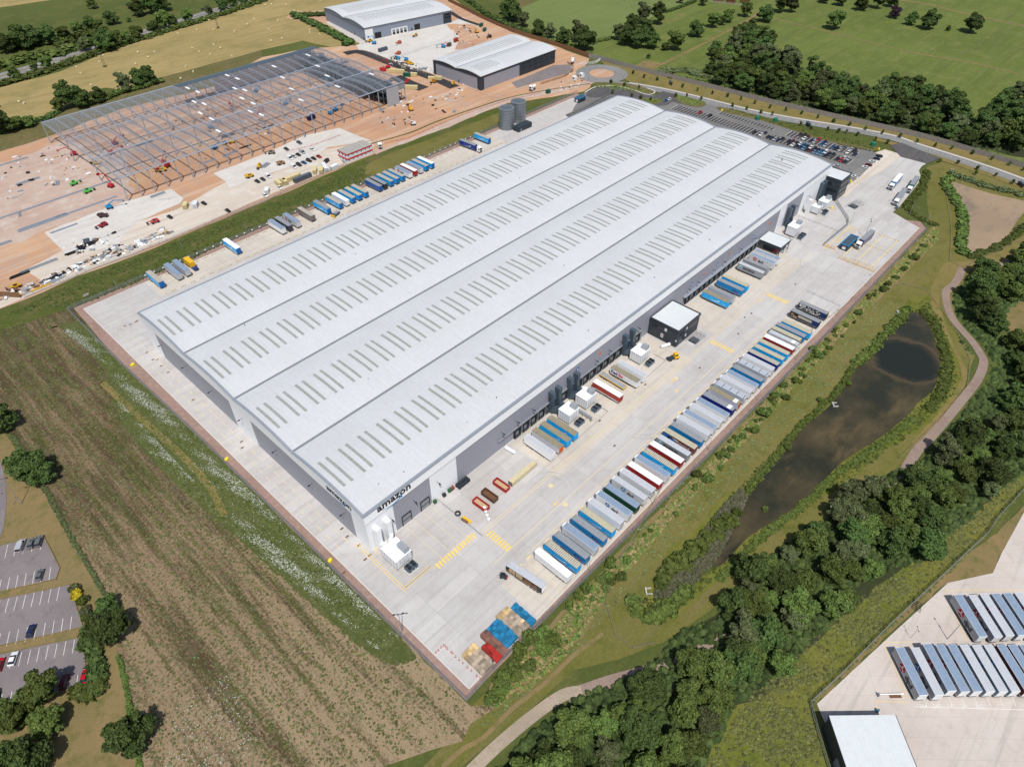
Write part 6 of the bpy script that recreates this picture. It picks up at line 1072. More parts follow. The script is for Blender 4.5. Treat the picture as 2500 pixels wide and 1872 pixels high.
for i, (x, y) in enumerate(C([(1064, 1593), (1070, 1588), (1077, 1581), (1083, 1576), (1088, 1579), (1092, 1584), (1101, 1592), (1105, 1595), (1112, 1604), (1121, 1612), (1130, 1619), (1141, 1630), (1151, 1638), (1164, 1651), (1172, 1657)])): o = thing('traffic_cone', 'red and white cone in the line around the wooden pallets', 'cone', (x, y, .29), 0, 'red and white cones by the pallets', .95); inst(CONE, 'body', o, color=(.45, .04, .03)); inst(CONEB, 'band', o)
# grit bins
gb = MB(); gb.box(-.9, .9, -.6, .6, 0, .9); gb.sideprism([(-.65, .9), (.65, .9), (.4, 1.25), (-.4, 1.25)], -.95, .95); GRIT = gb.mesh('grit_bin', [plain('grit_yellow', (.85, .66, .03), .5)])
for (x, y), l in zip(C([(325, 894), (554, 1125), (806, 1372), (2077, 446), (2030, 511), (1762, 272), (2145, 367)]), ('first from the far west corner', 'halfway along the west fence', 'near the corner plant unit', 'below the main office', 'beside the white plant cluster', 'at the car park entrance', 'by the lorry entrance')): tag(inst(GRIT, 'grit_bin', None, (x, y, .3), .4, scale=.85), 'yellow grit bin '+l, 'grit bin')
# ================================================================== NORTH-WEST BUILDINGS
def shed(name, label, x0, y0, rz, Lx, Wy, H, nb, wallm, trim, rise, feats):
    t = thing(name, label, 'warehouse', (x0, y0, 0), rz); vy = [Wy*i/nb for i in range(nb+1)]
    def az(y):
        k = min(nb-1, int(y/(Wy/nb))); q = (y-vy[k])/(Wy/nb); return H+rise*(1-(2*q-1)**2)
    N = 16*nb; ys = [Wy*i/N for i in range(N+1)]
    mb = MB(); mb.add([(x, y, az(y)+.15) for y in ys for x in (-.7, Lx+.7)], [(2*i, 2*i+1, 2*i+3, 2*i+2) for i in range(N)]); mb.add([(-.7, -.7, H+.05), (Lx+.7, -.7, H+.05), (Lx+.7, 0, H+.15), (-.7, 0, H+.15)], [(0, 1, 2, 3)]); mb.build('roof', ['roof'], t)
    for k in range(1, nb): MB().box(-.7, Lx+.7, vy[k]-.3, vy[k]+.3, H+.16, H+.3).build('valley_gutter', ['gutter'], t)
    for x in (-.7, Lx+.7):
        mb = MB()
        for a, b in zip(ys, ys[1:]): mb.add([(x, a, az(a)-.35), (x, b, az(b)-.35), (x, b, az(b)+.3), (x, a, az(a)+.3)], [(0, 1, 2, 3)])
        mb.build('roof_edge', ['white'], t)
        xx = x+(.4 if x < 0 else -.4); mb = MB()
        for a, b in zip(ys, ys[1:]): mb.add([(xx, a, H-1.8), (xx, b, H-1.8), (xx, b, az(b)), (xx, a, az(a))], [(0, 1, 2, 3)])
        mb.build('fascia', [trim], t)
    mb = MB(); mb.box(-.7, Lx+.7, -.75, -.55, H-.35, H+.25); mb.build('roof_edge', ['white'], t); MB().box(-.3, Lx+.3, -.3, -.05, H-1.8, H-.05).build('fascia', [trim], t)
    MB().box(0, Lx, 0, Wy, 0, H-.05).build('wall', [wallm], t)
    for k, (kind, *a) in enumerate(feats):
        if kind == 'sky':
            y, ln, xs = a
            for x in xs:
                yy = [y+ln*i/6 for i in range(7)]; mb = MB(); mb.add([(x+e, q, az(q)+.2) for q in yy for e in (0, .8)], [(2*i, 2*i+1, 2*i+3, 2*i+2) for i in range(6)]); mb.build('skylight', ['skylight'], t)
        elif kind == 's': MB().box(a[0], a[1], -.12, -.02, a[2], a[3]).build(a[4], [a[5]], t)
        elif kind == 'w': MB().box(-.12, -.02, a[0], a[1], a[2], a[3]).build(a[4], [a[5]], t)
    return t
fr = lambda a, b, n: [a+(b-a)*i/(n-1) for i in range(n)]
shed('new_warehouse', 'newly built grey warehouse with dark glazed offices and two curved roof bays', 315.3, 264.1, 0, 87.1, 53.4, 11.0, 2, 'wallgrey', 'dark', 1.5,
 [('sky', 31, 12, fr(6, 80, 25)), ('sky', 5, 12, fr(6, 26, 8)), ('sky', 20.5, 2.5, fr(28, 80, 16)), ('s', 0, 3.6, 0, 9.2, 'corner_panel', 'dark'), ('w', 0, 3.6, 0, 9.2, 'corner_panel', 'dark'), ('w', 50.5, 53.4, 0, 9.2, 'corner_panel', 'dark'), ('s', 43.5, 87.1, 0, 9.2, 'office_front', 'dark')]+[('w', 24, 25, 0, 2.2, 'door', 'black')])
nw = [o for o in bpy.data.objects if o.name == 'new_warehouse'][0]
for z in (1.2, 4.4, 7.2):
    for x in fr(46, 82, 6): MB().box(x, x+4.6, -.2, -.125, z, z+1.5).build('window', ['glass'], nw)
shed('new_warehouse', 'larger new warehouse at the top edge with blue grey walls and four dock doors', 329.6, 423.7, R(-9.3), 92, 78, 11.0, 2, reg('bluegrey', striped('blue_grey_cladding', (.24, .27, .33), (.22, .25, .31), 0, 1, .5, .5, .04)), reg('trimgrey', plain('trim_grey', (.2, .23, .28), .5)), 1.9,
 [('sky', 46, 16, fr(9, 68, 20)), ('sky', 12, 16, fr(9, 80, 20)), ('s', 9.5, 16, 0, 5, 'loading_door', 'black'), ('s', 51, 57, 0, 5, 'loading_door', 'black'), ('s', 83, 92.1, 0, 9.2, 'office_front', 'dark'), ('s', 0, 8, 0, 9.2, 'wall_panel', 'white'), ('s', 26.5, 43.5, 0, 5.3, 'dock_surround', 'white'), ('s', 47.5, 48.6, 0, 2.4, 'door', 'black'), ('w', 20, 21, 0, 2.3, 'door', 'black'), ('w', 3, 4, 0, 2.3, 'door', 'black')]+[('s', 85, 90.5, z, z+1.5, 'window', 'glass') for z in (4.5, 7)])
n2 = [o for o in bpy.data.objects if o.name == 'new_warehouse.001'][0]
for x in (27.6, 31.6, 35.6, 39.6): d = MB().box(x, x+2.9, -.2, -.125, .4, 4.5).build('dock_door', ['grey'], n2); MB().box(x+.2, x+2.7, -.26, -.205, .5, 2.2).build('door_opening', ['black'], d)
# ---- steel frame
sf = thing('steel_frame', 'long galvanised steel frame of a warehouse under construction', 'building frame', (52, 290, 0)); SX = 210.0; SY = [0, 37, 75, 114]; SH = 14.0
reg('gsteel', plain('frame_steel', (.33, .37, .43), .5, .2, .1)); reg('deckg', plain('dark_floor_deck', (.06, .07, .075), .6, 0, .2)); reg('liner', striped('liner_sheets', (.72, .74, .78), (.3, .33, .38), 2, 1.7, .68, .4, .05))
def sz(y, rise=1.5):
    for k in range(3):
        if SY[k] <= y <= SY[k+1]+.01: q = (y-SY[k])/(SY[k+1]-SY[k]); return SH+rise*(1-(2*q-1)**2)
fx = [SX*i/26 for i in range(27)]
cm = MB(); cm.box(-.24, .24, -.26, .26, 0, SH); COLM = cm.mesh('column', ['gsteel'])
for x in fx:
    for y in (SY[0], SY[3]): inst(COLM, 'column', sf, (x, y, 0))
for x in fx[::2]:
    for y in (SY[1], SY[2]): inst(COLM, 'column', sf, (x, y, 0))
rm = MB()
for k in range(3):
    ys = [SY[k]+(SY[k+1]-SY[k])*i/12 for i in range(13)]
    for a, b in zip(ys, ys[1:]): rm.bar((0, a, sz(a)), (0, b, sz(b)), .34); rm.bar((0, a, sz(a)-1.1), (0, b, sz(b)-1.1), .26)
    for i, a in enumerate(ys[:-1]): b = ys[i+1]; rm.bar((0, a, sz(a)-1.1 if i % 2 else sz(a)), (0, b, sz(b) if i % 2 else sz(b)-1.1), .16)
RAFT = rm.mesh('roof_truss', ['gsteel'])
for x in fx: inst(RAFT, 'roof_truss', sf, (x, 0, 0))
for k in range(3):
    for i in range(1, 25):
        y = SY[k]+(SY[k+1]-SY[k])*i/25; mb = MB(); mb.box(0, SX, y-.08, y+.08, sz(y)+.1, sz(y)+.24); mb.build('purlin', ['gsteel'], sf)
for y in SY: mb = MB(); mb.box(-.3, SX+.3, y-.7, y+.7, SH-.05, SH+.1); mb.build('gutter_beam', ['gsteel'], sf)
for y in (0, 114):
    mb = MB()
    for z in (1.2, 4, 7, 10.5): mb.bar((0, y, z), (SX if y else 60, y, z), .1) if y else None
    for x in (fx[5], fx[14], fx[20]): mb.bar((x, y, .3), (x+8, y, SH), .14); mb.bar((x+8, y, .3), (x, y, SH), .14)
    mb.build('wall_bracing', ['gsteel'], sf)
mb = MB()
mb.bar((0, 114, SH), (8, 114, .4), .15); mb.bar((8, 114, SH), (0, 114, .4), .15); mb.build('end_bracing', ['gsteel'], sf)
MB().box(120, 208, 113.5, 113.7, .5, SH-.2).build('liner_panel', ['liner'], sf)
mb = MB(); ys = [104+9.9*i/4 for i in range(5)]; mb.add([(x, y, sz(min(y, 113.9))+.3) for y in ys for x in (90, SX)], [(2*i, 2*i+1, 2*i+3, 2*i+2) for i in range(4)]); mb.build('roof_sheet', ['duct'], sf)
for z in (4.4, 8.8): MB().box(SX-17, SX, 4, 106, z, z+.3).build('floor_deck', ['deckg'], sf)
mb = MB()
for y in fr(4, 106, 18):
    for x in (SX-17, SX-9, SX): mb.bar((x, y, 0), (x, y, 12.5), .22)
    mb.bar((SX-17, y, 12.4), (SX, y, 12.4), .2)
mb.build('mezzanine_frame', ['gsteel'], sf)
g = random.Random(5)
for i in range(26): x = SX-21-g.random()*3 if i % 2 else SX-16+g.random()*12; y = g.uniform(4, 100); z = 12.6+i*.01; MB().box(x, x+g.uniform(2, 6), y, y+g.uniform(4, 10), z, z+.15).build('roof_deck', ['deckg'], sf)
MB().box(SX-17, SX-6, -.35, -.2, 0, SH).build('cladding_panel', [striped('corrugated_grey', (.42, .43, .46), (.3, .31, .34), 0, .9, .5, .5, .05)], sf); MB().box(SX-6, SX+.4, -.35, -.2, 9.5, SH).build('cladding_panel', ['grey'], sf)
for i in range(24):
    x = 70+(i*8.15) % 132; y = 14+(i*23.7) % 92; z = sz(y)+.45; o = tag(MB().box(-.7, .7, -2.6, 2.6, 0, .35).build('sheet_bundle', ['lwhite']), 'white bundle of roof sheets laid on the steel frame', 'sheet bundle', 'white bundles on the steel frame'); o.location = (52+x, 290+y, z)
# ---- site cabins
cb_ = thing('site_cabins', 'two storey red and white site cabin block with a grey roof', 'site cabins', (169.3, 236.9, .1), .0)
for z in (0, 3.0):
    for i in range(6):
        x = i*3.3; u = MB().box(x+.05, x+3.25, 0, 10, z+.1, z+2.95).build('cabin_unit', ['white'], cb_); mb = MB(); mb.box(x+.9, x+1.5, -.06, -.005, z+1.3, z+1.9); mb.build('window', ['glass'], u)
        MB().box(x+2.3, x+2.9, -.06, -.005, z+.3, z+2.2).build('door', ['white'], u)
    mb = MB(); mb.box(-.1, 19.9, -.14, -.07, z+2.2, z+3.05); mb.box(-.17, -.06, -.1, 10.1, z+2.2, z+3.05); mb.build('red_band', [reg('bred', plain('bright_red', (.65, .025, .03), .5))], cb_)
    for y in (2, 5, 8): MB().box(-.04, .04, y-.5, y+.5, z+1.1, z+1.9).build('window', ['glass'], cb_)
MB().box(-.2, 20, -.2, 10.2, 6.0, 6.15).build('roof', [striped('cabin_roof', (.3, .28, .25), (.38, .36, .33), 0, 3.3, .1, .8, .15)], cb_)
mb = MB(); mb.bar((-1.5, -1, 0), (-1.5, 5, 3), .9, .1); [mb.bar((-1.9, y, (y+1)*.5), (-1.9, y, (y+1)*.5+1.1), .06) for y in (-1, 1, 3, 5)]; mb.build('staircase', ['steel'], cb_)
# ---- containers
def container(x, y, rz, col, lab, l=6.1, h=2.6, z=.15):
    t = thing('storage_container', lab, 'container', (x, y, z), rz, None); b = 1.22; MB().box(-l/2, l/2, -b, b, .1, h).build('body', [P], t, col); mb = MB()
    for i in range(int(l/.55)): q = -l/2+.3+i*.55; mb.box(q, q+.22, -b-.05, -b, .2, h-.1); mb.box(q, q+.22, b, b+.05, .2, h-.1)
    mb.build('corrugation', [P], t, tuple(c*.8 for c in col)); mb = MB(); mb.box(-l/2-.05, -l/2, -b+.1, b-.1, .15, h-.1); [mb.box(-l/2-.1, -l/2-.05, q-.03, q+.03, .2, h-.15) for q in (-.6, -.2, .2, .6)]; mb.build('door', [P], t, tuple(c*.7 for c in col))
    MB().box(-l/2+.1, l/2-.1, -b+.1, b-.1, h, h+.05).build('roof', [P], t, tuple(c*1.1 for c in col))
CR_ = (.62, .52, .27); GRN = (.01, .1, .06); DG = (.09, .11, .14)
for x, y, rz, c, lab, l in ((131.9, 243.6, 0, CR_, 'long cream container behind the grey one', 12.2), (136.8, 239.2, .02, DG, 'long dark grey container on the haul road', 12.2), (122.8, 243.4, 1.5, CR_, 'short cream container with open doors', 6.1), (126.3, 243.0, 1.5, CR_, 'short cream container beside the open one', 6.1), (147.6, 241.8, .9, CR_, 'cream container beside the white cabin', 6.1), (150.6, 239.2, .9, CR_, 'second cream container beside the white cabin', 6.1), (154.6, 241, 1.2, (.7, .72, .76), 'pale grey cabin on the haul road', 9), (158.5, 236.8, .1, (.75, .76, .78), 'white slatted waste cage beside the site cabins', 5),
  (112.8, 240.4, .9, (.72, .73, .75), 'white container with a brown roof on the haul road', 5), (296.2, 341, -.95, CR_, 'long cream container beside the new tarmac road', 13), (296.5, 328.6, -.95, GRN, 'dark green container beside the new tarmac road', 6.1), (300.2, 325.2, -.95, CR_, 'cream container beside the dark green one', 6.1), (304.8, 308, -.9, CR_, 'cream storage unit near the tanks and road end', 6.1), (308.6, 305, -.9, CR_, 'second cream storage unit near the road end', 6.1), (281, 305.5, -.9, CR_, 'cream container beside the stacked red bricks', 10), (322.6, 391, .05, (.08, .1, .14), 'dark grey cabin in the north concrete yard', 9),
  (383.6, 364, .5, (.35, .03, .02), 'red brown container between the two new warehouses', 6.1), (423, 367, .5, GRN, 'green tank unit near the brown fence', 5), (431, 379.5, .4, GRN, 'second green tank unit near the brown fence', 5), (371, 359, .3, GRN, 'small green unit beside the yard divider', 4), (194, 312, .2, (.005, .015, .1), 'dark blue container inside the steel frame', 6.1), (291, 352, -.9, (.45, .03, .03), 'red container at the east edge of the frame', 5), (71.0, 258.6, .9, CR_, 'cream sheeted container beside the debris', 5), (75.5, 255.5, .9, (.65, .68, .72), 'silver pale container beside the debris', 5), (347, 223.4, 0, GRN, 'small green tank unit beside the site road', 3.4)):
    container(x, y, rz, c, lab, l)
# ---- construction machines
def boomlift(x, y, rz, col, lab, up=.5, L_=8):
    t = thing('boom_lift', lab, 'boom lift', (x, y, .12), rz); MB().box(-1.1, 1.1, -1.7, 1.7, .5, 1.2).build('chassis', [PM], t, tuple(c*.6 for c in col)); MB().box(-1, 1, -1.9, 1.2, 1.2, 2.2).build('turret', [P], t, col)
    for s in (-1.1, 1.1):
        for q in (-1.2, 1.2): inst(WHEEL, 'wheel', t, (s, q, 0))
    a = (0, -1.4, 2.0); b = (0, -1.4+L_*math.cos(up)*.6, 2+L_*math.sin(up)); c = (0, b[1]+L_*.55, b[2]-1); mb = MB(); mb.bar(a, b, .45); mb.bar(b, c, .35); mb.build('boom', [P], t, col); mb = MB(); mb.box(-.9, .9, c[1], c[1]+.1, c[2]-.6, c[2]+.5); mb.box(-.9, .9, c[1]+.8, c[1]+.9, c[2]-.6, c[2]+.5); mb.box(-.9, .9, c[1], c[1]+.9, c[2]-.65, c[2]-.55); mb.build('basket', [PM], t, tuple(v*.8 for v in col))
def digger(x, y, rz, lab, col=(.72, .38, .02)):
    t = thing('excavator', lab, 'excavator', (x, y, .1), rz)
    for s in (-1.1, 1.1): MB().box(s-.3, s+.3, -1.8, 1.8, 0, .8).build('track', ['black'], t)
    MB().box(-1.2, 1.2, -1.8, 1.2, .9, 2.0).build('body', [P], t, col); c = MB().box(-1.15, -.1, .1, 1.5, 2.0, 3.1).build('cab', [P], t, col); MB().box(-1.19, -.06, .3, 1.54, 2.2, 2.95).build('window', ['glass'], c)
    mb = MB(); mb.bar((.3, 1, 1.8), (.3, 3.4, 4.6), .4); mb.bar((.3, 3.4, 4.6), (.3, 5.6, 2.6), .32); mb.build('boom', [P], t, col); MB().box(-.2, .8, 5.2, 6.0, 1.2, 2.6).build('bucket', ['dark'], t)
def loader(x, y, rz, lab, col=(.72, .4, .02), kind='telehandler'):
    t = thing(kind, lab, kind.replace('_', ' '), (x, y, .12), rz); MB().box(-1.0, 1.0, -2.3, 2.0, .7, 1.7).build('body', [P], t, col); MB().box(-.95, -.1, -.6, .9, 1.7, 2.6).build('cab', ['glass'], t); MB().box(-1, -.05, -.7, 1, 2.6, 2.7).build('cab_roof', [P], t, col)
    for s in (-1, 1):
        for q in (-1.5, 1.4): inst(WHEEL, 'wheel', t, (s, q, 0), scale=1.2)
    if kind == 'dumper': mb = MB(); mb.add([(-1.1, .6, 1.2), (1.1, .6, 1.2), (1.1, 2.6, 1.2), (-1.1, 2.6, 1.2), (-1.3, .3, 2.3), (1.3, .3, 2.3), (1.3, 3.1, 2.0), (-1.3, 3.1, 2.0)], [(0, 1, 5, 4), (1, 2, 6, 5), (2, 3, 7, 6), (3, 0, 4, 7), (0, 3, 2, 1)]); mb.build('dump_body', [P], t, col)
    else: mb = MB(); mb.bar((.5, -2, 1.9), (.5, 3.6, 1.5), .4); mb.build('boom', [P], t, col); MB().box(-.4, 1.3, 3.5, 4.2, .4, 1.4).build('bucket', ['dark'], t)
B_ = (.02, .25, .5); R_ = (.5, .02, .03); GN_ = (.12, .5, .1); YL = (.72, .42, .03)
def px(L_, cx=0, cy=0, s=3.456): return C(L_, cx, cy, s)
for (p, rz, c, lab, up) in [(q[0], q[1], q[2], q[3], q[4]) for q in (((625, 275), 1.2, R_, 'red boom lift at the left end of the steel frame', .5), ((940, 545), .4, R_, 'red boom lift with raised arm at the frame corner', .9), ((975, 185), -1.2, R_, 'red boom lift inside the left part of the frame', .3), ((945, 268), -1.4, R_, 'low red boom lift in the first frame bay', .2), ((1385, 345), -.6, R_, 'pair of red lifts near the concrete slab', .2), ((1415, 375), 2, R_, 'second red lift of the pair near the slab', .2), ((1960, -110), 2.6, R_, 'red lift with long arm deep inside the frame', .8), ((1815, 222), -1.5, B_, 'blue boom lift reaching right inside the frame', .15), ((1785, 48), -1.4, B_, 'light blue lift in the middle frame bay', .2), ((930, 725), -1.9, B_, 'blue boom lift on the concrete slab', .3))]:
    q = px([p], 0, 300)[0]; boomlift(q[0], q[1], rz, c, lab, up)
for p, rz, c, lab, up in (((20, 780), -1, B_, 'blue lift at the left edge of the middle bay', .2), ((270, 885), -1.2, B_, 'blue lift beside the white truck in the frame', .2), ((50, 965), -1, R_, 'red and blue lift in the frame centre', .2), ((690, 940), -1.5, B_, 'blue lift pair near the frame front, first', .2), ((650, 965), -1.3, B_, 'blue lift pair near the frame front, second', .15), ((628, 733), 0, B_, 'teal lift near the back of the frame', .8), ((1130, 580), .5, R_, 'red articulated lift beside the tarmac road', 1.1), ((1015, 375), .6, B_, 'blue lift reaching into the far warehouse door', .9), ((1225, 460), 2, (.6, .12, .04), 'group of orange lifts in the north yard', .2), ((1230, 370), 2, (.6, .15, .08), 'orange lift beside the dock ramp', .2), ((1600, 405), 1, B_, 'blue lifts between the new warehouses', .2), ((1640, 395), 1, R_, 'red lift between the new warehouses', .2), ((1215, 505), 1, B_, 'blue lift near the parked machines', .2), ((1285, 515), 1, B_, 'second blue lift near the parked machines', .2)):
    q = px([p], 620, 0)[0]; boomlift(q[0], q[1], rz, c, lab, up, 6)
for p, rz, lab in (((1325, 935), -.3, 'orange excavator digging on the bare earth'), ((1345, 1055), 1, 'small white excavator beside a pit'), ((1520, 700), 2, 'yellow excavator near the cream cabin'), ((1880, 280), 1, 'yellow excavator near the green tanks'), ((1990, 320), 2, 'dark excavator behind the nearer new warehouse')):
    q = px([p], 620, 0)[0]; digger(q[0], q[1], rz, lab, (.7, .7, .7) if 'white' in lab else (.05, .05, .06) if 'dark' in lab else (.72, .36, .03))
for p, rz, c, k, lab in (((630, 525), -1.4, GN_, 'telehandler', 'bright green telehandler left of the frame, upper'), ((745, 590), -1.4, GN_, 'telehandler', 'bright green telehandler left of the frame, lower'), ((875, 875), 1.8, (.35, .02, .04), 'telehandler', 'dark red telehandler on the concrete slab'), ((2110, 462), 1.6, YL, 'dumper', 'yellow dumper beside the kerb line'), ((2190, 375), 2.5, YL, 'wheel_loader', 'yellow loader beside plastic wrapped blocks'), ((1960, 172), 1.3, YL, 'wheel_loader', 'yellow loader inside the frame front'), ((1375, 410), 1.3, YL, 'wheel_loader', 'yellow loader near the frame front left'), ((825, 350), .8, YL, 'wheel_loader', 'yellow loader at the frame left end'), ((140, 1392), 1.5, (.6, .35, .04), 'wheel_loader', 'yellow machine in the far left debris'), ((1310, 845), 1.5, (.5, .08, .08), 'trailer_frame', 'red plant trailer on the haul road'), ((880, 795), 1, (.08, .04, .04), 'dumper', 'dark brown dumper on the concrete slab')):
    q = px([p], 0, 300)[0]; loader(q[0], q[1], rz, lab, c, k)
for p, rz, c, k, lab in (((150, 1300), 1, (.2, .18, .15), 'telehandler', 'dark telehandler in the site car park'), ((232, 1390), 1.4, (.35, .2, .1), 'dumper', 'brown dumper beside the plastic wrapped blocks'), ((1680, 715), 2.3, YL, 'backhoe', 'yellow backhoe at the corner of the nearer new warehouse'), ((980, 355), 1.6, YL, 'telehandler', 'orange machine by the far warehouse corner'), ((1365, 308), 2, YL, 'wheel_loader', 'orange loader in front of the far warehouse'), ((1200, 500), 1, YL, 'telehandler', 'yellow machine first in the parked group'), ((1300, 540), 1, YL, 'telehandler', 'yellow machine second in the parked group'), ((1325, 550), 1, YL, 'dumper', 'yellow dumper third in the parked group')):
    q = px([p], 620, 0)[0]; loader(q[0], q[1], rz, lab, c, k)
for p, rz, lab in (((1240+545/3.456, 535/3.456), -1.0, 'white concrete mixer lorry beside the roundabout'), ((1240+205/3.456, 765/3.456), 1.7, 'white concrete mixer lorry on the dusty site road')):
    q = G(*p); t = tractor(q[0], q[1], rz, lab); t.name = 'mixer_lorry'; mb = MB(); mb.cyl((0, -4.4, 2.6), (0, -2.4, 2.4), .7, 10, 0, 1.25); mb.cyl((0, -2.4, 2.4), (0, -.2, 2.1), 1.25, 10, 0, .8); mb.build('mixing_drum', ['white'], t)
q = G(928, 362); t = tractor(q[0], q[1], 2.6, 'white lorry cab beside the site cabins')
for p, lab in (((1240+620/3.456, 655/3.456), 'white sentry hut at the roundabout'), ((1240+560/3.456, 680/3.456), 'small white sentry hut below the roundabout')): q = G(*p); t = thing('sentry_hut', lab, 'kiosk', (*q, .3)); MB().box(-1.4, 1.4, -1.4, 1.4, 0, 2.8).build('wall', ['white'], t); MB().box(-1.5, 1.5, -1.5, 1.5, 2.8, 2.95).build('roof', ['white'], t); MB().box(-1.45, -1.401, -.8, .8, 1.1, 2.1).build('window', ['glass'], t)
railfence('hoarding', 'white printed hoarding beside the roundabout', C([(1416, 160), (1440, 158), (1455, 155), (1467, 147)]), 2.3, 'lwhite', 3, 'hoarding'); railfence('brick_wall', 'curved dark retaining wall round the office car park', C([(1320, 207), (1378, 189), (1399, 175), (1400, 165), (1385, 155)]), 1.8, 'brown', 3, 'wall'); railfence('site_fence', 'white wooden rail fence below the nearer new warehouse', C([(1020, 157), (1100, 193), (1170, 227), (1208, 240), (1255, 225), (1285, 214)]), 1.2, 'kerb', 3, 'fence', False)
railfence('site_fence', 'fence line along the tarmac road and north yard', C([(880, 124), (960, 154), (1040, 183)]), 1.6, 'wood', 3, 'fence', False); railfence('site_fence', 'thin fence dividing the north concrete yard', C([(978, 140), (1040, 118), (1120, 96)]), 1.6, 'steel', 3, 'fence', False); railfence('site_fence', 'mesh fence along the lower edge of the haul road', C([(60, 728), (231, 657), (330, 622), (428, 582), (640, 495), (840, 405)]), 2, 'steel', 4.2, 'fence')
railfence('site_fence', 'orange mesh barrier round the site cabins', C([(700, 372), (760, 358), (830, 332)]), 1, 'red', 4, 'fence', False); railfence('site_fence', 'orange barrier beside the dusty road', C([(940, 352), (1000, 338), (1130, 282), (1240, 246), (1320, 229)]), 1, 'red', 4, 'fence', False)
# ---- material stacks and debris on the site
def beams(p, rz, n, l, lab, mat='gsteel', w_=.35, name='beam_stack'):
    q = G(*p); t = thing(name, lab, 'building materials', (*q, .13), rz); g = random.Random(int(p[0]))
    for i in range(n): y = (i-n/2)*w_*1.5; MB().box(-l/2+g.uniform(-.6, .6), l/2, y, y+w_, 0, .35+.25*(i % 2)).build('beam' if mat != 'black' else 'pipe', [mat], t)
D = math.degrees; fxy = lambda a, b: (a/3.456, 300+b/3.456)
for p, rz, n, l, lab, m in ((fxy(365, 845), .0, 6, 26, 'long stack of grey steel beams below the pink ground', 'gsteel'), (fxy(740, 710), 0, 3, 34, 'row of grey beams beside the slab', 'gsteel'), (fxy(500, 640), 0, 3, 70, 'very long line of grey steel members across the earth', 'gsteel'), (fxy(1330, 610), 0, 5, 9, 'stack of pale blue steel sheets on the slab edge', 'steel'), (fxy(240, 495), 0, 4, 13, 'grey steel stack on the pink ground', 'gsteel'), (fxy(485, 510), 1.2, 4, 6, 'two bundles of grey steel on the pink ground', 'gsteel'), (fxy(80, 340), 0, 3, 22, 'pale steel members at the left edge of the pink ground', 'steel'), (fxy(735, 1035), 0, 6, 9, 'bundle of black drainage pipes on the slab', 'black'), (fxy(640, 1090), 0, 4, 10, 'black pipe bundle at the slab edge', 'black'), (fxy(730, 1000), 1.3, 6, 5, 'dark green bundles on the slab', 'duct'), (fxy(330, 1210), 0, 5, 18, 'white and grey sheets on the haul road', 'steel'), (fxy(170, 1285), 0, 4, 9, 'black pipes at the far left of the haul road', 'black'), (fxy(20, 1025), 0, 5, 9, 'blue grey steel sheets at the left edge', 'steel'), (fxy(165, 775), 1.3, 3, 6, 'small pale steel bundle on the bare earth', 'steel'), (fxy(470, 1300), .15, 5, 16, 'black and grey members in the debris line', 'black'), (fxy(440, 1340), 0, 4, 10, 'silver ladder bundle in the debris line', 'steel'), (fxy(350, 1390), 0, 3, 9, 'yellow pipes in the debris line', 'yellow'), (fxy(545, 895), 0, 2, 14, 'dark strips on the upper slab', 'gsteel'), (fxy(1755, 330), 0, 3, 11, 'pale beams at the front of the frame', 'gsteel'), (fxy(1940, 265), .2, 4, 10, 'blue grey beams at the frame front', 'gsteel'), (fxy(1930, 110), 0, 5, 9, 'dark beams inside the frame', 'duct'), (fxy(1215, 175), 0, 6, 12, 'timber and black panels inside the frame', 'duct'), (fxy(2070, 205), 0, 3, 8, 'black beam stack at the frame front', 'black'), ((620+120/3.456, 1075/3.456), 0, 4, 8, 'black beam stack beside the car park', 'black'), ((620+1080/3.456, 930/3.456), .3, 5, 6, 'pale blue wrapped blocks near the frame corner', 'steel'), ((620+1410/3.456, 590/3.456), .0, 6, 9, 'pale blue wrapped blocks beside the tarmac road', 'steel'), ((620+95/3.456, 1400/3.456), .4, 7, 7, 'plastic wrapped blocks in the site car park', 'steel'), ((620+1600/3.456, 945/3.456), 1.2, 3, 6, 'dark panels on the bare earth', 'black'), ((620+1690/3.456, 945/3.456), .5, 4, 4, 'grey pipe sections on the bare earth', 'steel'), ((620+1320/3.456, 865/3.456), .2, 3, 6, 'white roof sheets on the bare earth', 'lwhite'), ((620+1520/3.456, 830/3.456), -.7, 3, 10, 'low concrete beam on the bare earth', 'concrete'), ((620+1290/3.456, 690/3.456), .4, 5, 9, 'stack of red bricks at the frame end', 'red'), (fxy(1385, 650), -.6, 4, 6, 'grey kerb units on the slab corner', 'kerb')):
    beams(p, rz, n, l, lab, m)
g = np.random.default_rng(21); dm = ['lwhite', 'black', 'steel', 'wood', 'brown', 'grey', 'white', 'concrete']
def debris(name, poly, n, lab, smax=1.6):
    mb = MB(); idx = g.integers(0, len(dm), n)
    for k, p in enumerate(area(C(poly), n, None, int(g.integers(0, 999)))):
        s = g.uniform(.25, smax); l = s*g.uniform(.6, 2.6); a = g.uniform(-.4, .4) if g.random() < .6 else g.uniform(0, 3.14); T = Matrix.Translation((p[0], p[1], .12)) @ Matrix.Rotation(a, 4, 'Z'); mb.box(-l/2, l/2, -s/2, s/2, 0, g.uniform(.15, .9), int(idx[k]), T)
    tag(mb.build(name, dm), lab, 'debris', None, 'stuff')
debris('site_debris', [(60, 720), (231, 645), (330, 610), (420, 570), (400, 555), (340, 590), (280, 600), (200, 640), (60, 700), (10, 715), (0, 735)], 300, 'loose building debris along the edge of the haul road')
debris('site_debris', [(150, 600), (280, 570), (300, 585), (270, 600), (180, 625)], 60, 'loose stacks and rubble on the concrete slab', 1.2)
